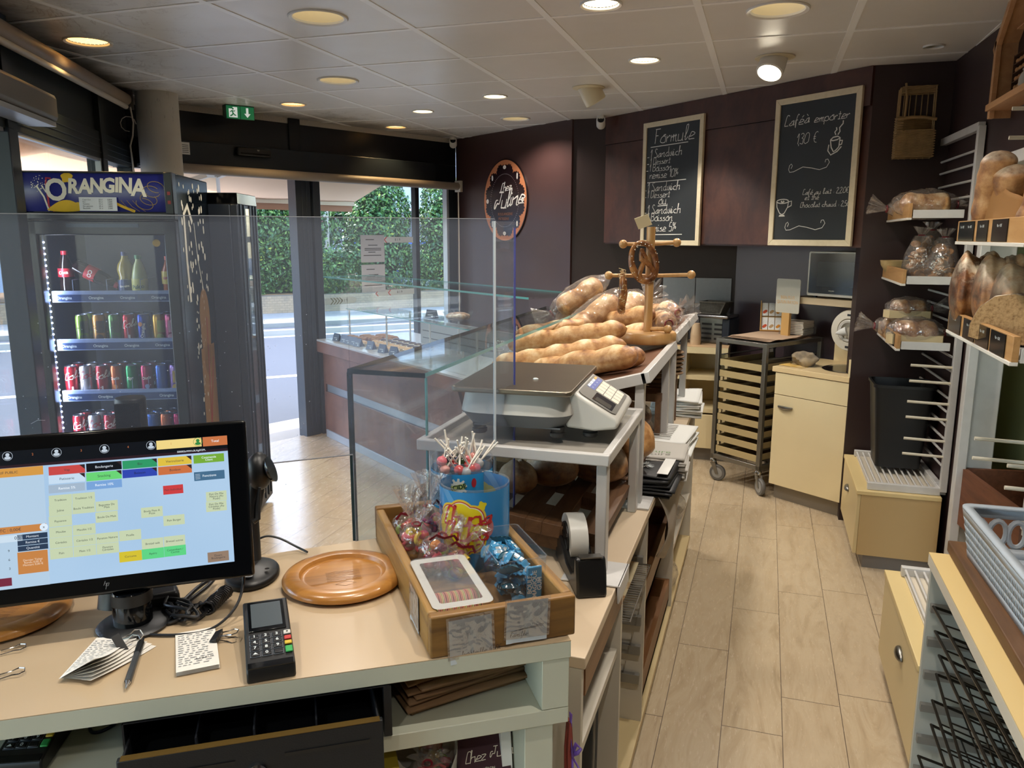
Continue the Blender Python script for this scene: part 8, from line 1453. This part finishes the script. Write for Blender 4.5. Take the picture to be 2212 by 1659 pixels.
t = thing('woven_basket', 'grey woven basket on top of the espresso machine', 'basket', M=T(-.45, 5.93, ZC + .217) @ RZ(-22)); gw = mat('grey_woven', '5a5750', .7, var=.4, vs=60, bump=.6, bs=150); b = MB(); b.add([(x * s, y * s, z) for s, z in ((.82, 0), (1, .085), (.95, .085), (.78, .008)) for x, y in ((-.0, -.0), (.2, 0), (.2, .13), (0, .13))], [(k + 4 * j, (k + 1) % 4 + 4 * j, (k + 1) % 4 + 4 * (j + 1), k + 4 * (j + 1)) for j in range(3) for k in range(4)] + [(3, 2, 1, 0), (12, 13, 14, 15)]); b.build('basket', gw, t); b = MB(); b.tube([(0, 0, .085), (.2, 0, .085), (.2, .13, .085), (0, .13, .085)], .006, 6, closed=True); b.build('rim', gw, t)
# wheeled tray trolley
MTR = frame((-.285, 5.285, 0), (.8, -.6)); t = thing('tray_trolley', 'steel tray trolley on castors in front of the coffee counter', 'trolley', M=MTR); TW, TD, TZ = .395, .60, .945; st_m = mat('trolley_steel', '8b8983', .3, .85, var=.1, vs=20)
for x in (0, TW - .028):
    for y in (0, TD - .028): b = MB(); b.box(x, x + .028, y, y + .028, .13, TZ); b.build('upright', st_m, t, bev=.002)
b = MB(); b.box(0, TW, 0, .028, TZ - .004, TZ + .022); b.box(0, TW, TD - .028, TD, TZ - .004, TZ + .022); b.box(0, .028, .028, TD - .028, TZ - .004, TZ + .022); b.box(TW - .028, TW, .028, TD - .028, TZ - .004, TZ + .022); b.build('top_frame', st_m, t, bev=.002); b = MB(); b.box(.028, TW - .028, .028, TD - .028, TZ + .008, TZ + .016); b.build('top_sheet', st_m, t)
b = MB(); b.box(0, TW, 0, .025, .155, .185); b.box(0, .025, 0, TD, .155, .185); b.box(TW - .025, TW, 0, TD, .155, .185); b.build('base_frame', st_m, t, bev=.002)
for k in range(10):
    z = .20 + k * .073
    for x in (.028, TW - .05): b = MB(); b.box(x, x + .022, .02, TD - .02, z, z + .004); b.build('tray_slide', st_m, t)
for k in range(9):
    z = .205 + k * .073; tr = thing('baking_tray', 'cream lined baking tray in the trolley, %s from the top' % (('ninth', 'eighth', 'seventh', 'sixth', 'fifth', 'fourth', 'third', 'second', 'first')[k]), 'tray', M=MTR, group='baking trays in the trolley'); b = MB(); b.box(.034, TW - .034, .012, TD - .03, z, z + .004); b.build('base', mat('tray_tan', '9c8a62', .5), tr); b = MB(); b.box(.034, TW - .034, .010, .014, z, z + .042); b.box(.034, .038, .014, TD - .03, z, z + .042); b.box(TW - .038, TW - .034, .014, TD - .03, z, z + .042); b.build('rim', mat('tray_cream', 'a8966c', .5), tr)
rub = mat('castor_grey', '5f5d5a', .5)
for x, y, a in ((.014, .014, 20), (TW - .014, .014, -25), (.014, TD - .014, 60), (TW - .014, TD - .014, 10)):
    A = T(x, y, 0) @ RZ(a); b = MB(); b.lathe([(.015, .125), (.022, .128), (.022, .142), (.012, .155)], 16, A); b.build('castor_stem', chrome, t); b = MB(); b.prism([(-.015, .125), (.02, .125), (.045, .05), (.025, .05)], -.018, -.014, A @ MX(((1, 0, 0, 0), (0, 0, 1, 0), (0, 1, 0, 0), (0, 0, 0, 1)))); b.prism([(-.015, .125), (.02, .125), (.045, .05), (.025, .05)], .014, .018, A @ MX(((1, 0, 0, 0), (0, 0, 1, 0), (0, 1, 0, 0), (0, 0, 0, 1)))); b.build('castor_fork', st_m, t)
    b = MB(); b.lathe([(.012, -.012), (.05, -.012), (.055, -.006), (.055, .006), (.05, .012), (.012, .012), (.012, -.012)], 32, A @ T(.035, 0, .055) @ RX(90)); b.build('castor_wheel', rub, t); b = MB(); b.lathe([(0, -.0135), (.036, -.0135), (.036, .0135), (0, .0135)], 24, A @ T(.035, 0, .055) @ RX(90), capb=False, capt=False); b.build('wheel_hub', mat('hub_grey', '8b8a86', .4), t)
t = thing('paper_sheets', 'sheets of pinkish baking paper spread on the trolley top', 'paper', M=MTR @ T(.02, .06, TZ + .023))
for k in range(5): b = MB(); b.grid(lambda u, v: (.02 + .33 * u + .004 * k, .44 * v + .003 * k, .003 * k + .004 * math.sin(u * 7 + k) * math.sin(v * 5) * (.4 + u) + .004 + .010 * max(0, u - .85) * math.sin(v * 20)), 16, 16, RZ(k * 1.2)); b.build('sheet', mat('pink_paper', 'c9ad93', .7), t)
stack('napkin_pile', 'pile of white paper napkins on the trolley top', 0, .15, 0, .15, 0, .085, 8, mat('napkin_white', 'cfc9bc', .8), 'napkins', None, .003, 5).matrix_basis = MTR @ T(.205, .40, TZ + .045) @ RZ(8)
t = thing('napkin_holder', 'clear plastic holder around the white napkins', 'holder', M=MTR @ T(.190, .395, TZ + .04) @ RZ(8)); b = MB(); [b.box(*q) for q in ((0, .003, 0, .165, 0, .05), (.175, .178, 0, .165, 0, .05), (0, .178, .162, .165, 0, .05), (0, .178, 0, .165, 0, .003))]; b.build('holder', box_cl, t)
# display of drink sachets
t = thing('sachet_display', 'slanted wooden display of orange and white sachets', 'display', M=MTR @ T(.02, .42, TZ + .03) @ RZ(38)); fr2 = mat('display_tan', 'c39a5c', .6)
A = RX(52); b = MB(); b.box(0, .19, -.002, .24, -.004, 0, A); b.build('back_board', fr2, t); b = MB(); [b.box(x, x + .005, 0, .24, 0, .03, A) for x in (0, .185)]; b.box(0, .19, -.004, .002, 0, .035, A); b.build('frame', fr2, t); b = MB(); b.prism([(0, 0), (.15, 0), (.15, .19)], 0, .004, T(.19, 0, 0) @ MX(((0, 0, 1, 0), (1, 0, 0, 0), (0, 1, 0, 0), (0, 0, 0, 1)))); b.build('side_cheek', fr2, t); b = MB(); b.rect(.02, .17, .006, .022, lambda x, y: A @ V((x, -.0045, y + .004))); b.build('front_print', mat('print_amber', 'b5762c', .5), t)
for r_ in range(2):
    for k in range(4): s_ = thing('sachet', 'white sachet with %s print, %s row, %s in the slanted display' % (('red', 'tan', 'amber', 'coral')[k], ('front', 'rear')[r_], ('leftmost', 'second', 'third', 'rightmost')[k]), 'sachet', M=t.matrix_basis @ A @ T(.010 + k * .044, .012 + r_ * .115, .006 + .003 * r_), group='sachets in the display'); b = MB(); b.box(0, .040, 0, .105, 0, .006); b.build('packet', paper, s_, bev=.002); b = MB(); b.blob(.02, .032, lambda a: .014 + .004 * math.sin(2 * a), 18, 1, lambda x, y: (x, y, .0065)); b.build('print', mat('sachet_' + ('c4502c', 'b8966a', 'cf8a2c', 'c9603c')[k], ('c4502c', 'b8966a', 'cf8a2c', 'c9603c')[k], .6), s_); b = MB(); [b.blob(.008 + .006 * q, .06 + .007 * (q % 3), lambda a: .0012, 6, 1, lambda x, y: (x, y, .0065)) for q in range(5)]; b.build('dots', ink, s_)
t = thing('drink_poster', 'white rounded card with tan lettering behind the sachet display', 'sign', M=frame((.075, 5.47, 0), FD)); b = MB(); b.prism(rrect(0, .185, 1.13, 1.35, .012), -.002, .002, MX_); b.build('card', mat('poster_card', 'b7b4a6', .25), t); text('BIEN PLUS\nQU\'UN RAYON', .030, MX_ @ T(.0925, 1.215, .003), mat('tan_ink', 'c7a06a', .5), t, sx=.8); b = MB(); b.box(.06, .12, -.01, .01, .97, 1.131); b.build('support', fr2, t)
# shelf with microwave
MW = frame((.17, 5.425, 0), FD); t = thing('wall_shelf', 'thick cream wall shelf carrying the microwave', 'shelf', M=MW); b = MB(); b.box(0, .62, 0, .38, 1.195, 1.238); b.build('board', mat('cream_lip', 'd3bf9d', .45), t, bev=.003)
t = thing('microwave', 'white framed microwave oven with dark glass door', 'microwave', M=MW @ T(.10, .015, 1.252)); b = MB(); b.box(0, .46, .015, .34, 0, .275); b.build('body', white_pl, t, bev=.012); b = MB(); b.prism(rrect(0, .46, 0, .275, .012), 0, .018, MX_ @ T(0, 0, -.018)); b.build('front_frame', white_pl, t); b = MB(); b.prism(rrect(.012, .448, .016, .265, .006), .0, .003, MX_); b.build('glass_door', blackg, t); b = MB(); b.prism(rrect(.07, .33, .06, .215, .006), .003, .0035, MX_); b.build('window', mat('oven_window', '22282a', .12), t)
text('BRANDT'[:0] + 'o', .012, MX_ @ T(.18, .035, .0036), wht, t, 'maker_mark'); b = MB(); b.rect(.16, .176, .034, .037, lambda x, y: (x, -.0036, y)); b.rect(.184, .2, .034, .037, lambda x, y: (x, -.0036, y)); b.build('maker_lines', wht, t)
for x in (.03, .43): b = MB(); b.lathe([(.012, 0), (.012, .014)], 12, T(x, .05, -.014)); b.build('foot', black, t)
o = MB(); o.box(.33, .60, .2, .23, 1.545, 1.565, MW); o.box(.58, .60, .2, .23, 1.565, 1.60, MW); tag(o.build('shelf_bracket', white_metal), 'white metal bracket above the microwave', 'bracket')
t = thing('paper_dispenser', 'round white centre feed paper dispenser under the shelf', 'paper dispenser', M=frame((.50, 5.16, 1.055), FD) ); A = RX(90); b = MB(); b.lathe([(.0, -.14), (.12, -.14), (.128, -.13), (.128, -.02), (.12, 0), (.075, .006), (.07, 0), (.068, -.03), (0, -.03)], 40, A, capb=False, capt=False); b.build('drum', mat('dispenser_cream', 'd6cfc0', .35), t); b = MB(); b.lathe([(.05, .007), (.062, .012), (.068, .007)], 32, A, capb=False, capt=False); b.build('ring', white_pl, t); b = MB(); b.tube([(.0, -.02, .0), (-.03, -.035, -.01), (-.06, -.04, -.02)], [.03, .02, .003], 10); b.build('paper_tail', paper, t); b = MB(); [b.box(-.012, .012, -.006, -.003, z, z + .012) for z in (.09, -.105)]; b.build('slot', ink, t)
# sink cabinet
MK = frame((.075, 5.01, 0), (.82, -.573)); t = thing('sink_cabinet', 'cream cabinet with round steel sink beside the dark column', 'cabinet', M=MK); KW, KD, KZ = .50, .52, .84
b = MB(); b.box(.02, .04, .02, KD, .10, KZ - .04); b.box(KW - .02, KW, .02, KD, .10, KZ - .04); b.box(.04, KW - .02, KD - .02, KD, .1, KZ - .04); b.box(.04, KW - .02, .02, KD - .02, .1, .12); b.build('carcass', cream, t); b = MB(); b.box(0, KW, -.005, KD, KZ - .032, KZ); b.build('worktop', mat('sink_top', 'd6bf93', .4), t, bev=.002)
b = MB(); b.box(.022, KW - .002, 0, .018, .672, KZ - .036); b.build('top_panel', cream, t, bev=.001); b = MB(); b.box(.022, KW - .002, 0, .018, .10, .668); d_ = b.build('door', cream, t, bev=.001); b = MB(); b.ball((.105, -.004, .60), (.052, .018, .020), n=18, k=8, fn=lambda p: V((p.x, p.y, min(p.z, .004)))); b.build('handle', steel, d_)
b = MB(); b.box(.03, KW, .05, .07, .0, .10); b.build('plinth', mat('steel_plinth', '8b857b', .35, .4), t)
b = MB(); b.lathe([(.165, .003), (.16, .005), (.15, .002), (.145, .0012), (0, .0012)], 40, T(.36, .26, KZ), capb=False, capt=False); b.build('sink_rim', chrome, t); b = MB(); b.lathe([(.0, .0018), (.143, .0018)], 36, T(.36, .26, KZ), capb=False, capt=False); b.build('sink_bowl', mat('sink_dark', '2f2d2a', .15, .9), t); b = MB(); b.box(KW - .012, KW, 0, KD, KZ, KZ + .10); b.box(0.1, KW - .012, KD - .015, KD, KZ, KZ + .11); b.build('upstand', cream, t); b = MB(); b.tube([(KW - .02, .3, KZ + .06), (KW - .06, .3, KZ + .06)], .014, 12); b.build('tap', chrome, t)
o = MB(); o.ball((0, 0, .03), (.085, .055, .045), n=26, k=14, fn=lambda p: p * (1 + .45 * NZ.noise(V((p.x * 22, p.y * 22, p.z * 30))))); s_ = o.build('dish_cloth', mat('dish_cloth', 'a89678', .9, var=.4, vs=14, dark=(.12, .10, .08))); s_.matrix_basis = MK @ T(.12, .16, KZ + .012); tag(s_, 'crumpled checked dish cloth on the sink worktop', 'cloth')
cloth('yellow_cloth', 'yellow dish cloth hanging under the crumpled one', lambda u, v: tuple(MK @ V((.0 + .16 * u, .06 + .12 * v, KZ + .003 + .008 * math.sin(u * 6) * math.sin(v * 5)))), 12, 8, mat('yellow_towel', 'c9a65c', .9), 'cloth')
t = thing('water_bottle', 'clear water bottle with pink band on the sink worktop', 'bottle', M=MK @ T(.365, .44, KZ)); b = MB(); b.lathe([(.0, .002), (.036, .002), (.040, .008), (.040, .03), (.034, .055), (.040, .08), (.040, .15), (.036, .165), (.036, .2), (.03, .21), (0, .212)], 28, capb=False, capt=False); b.build('body', glass('bottle_clear', (.8, .8, .8), .5, .08, haze=.12, hazecol='8b8a86'), t); b = MB(); b.lathe([(.0372, .165), (.0372, .2)], 28, capb=False, capt=False); b.build('band', mat('band_pink', 'b58a92', .4), t); b = MB(); b.lathe([(.03, .212), (.03, .235), (0, .235)], 24); b.build('cap', mat('cap_grey', '6a6a70', .3), t)
flush_text()
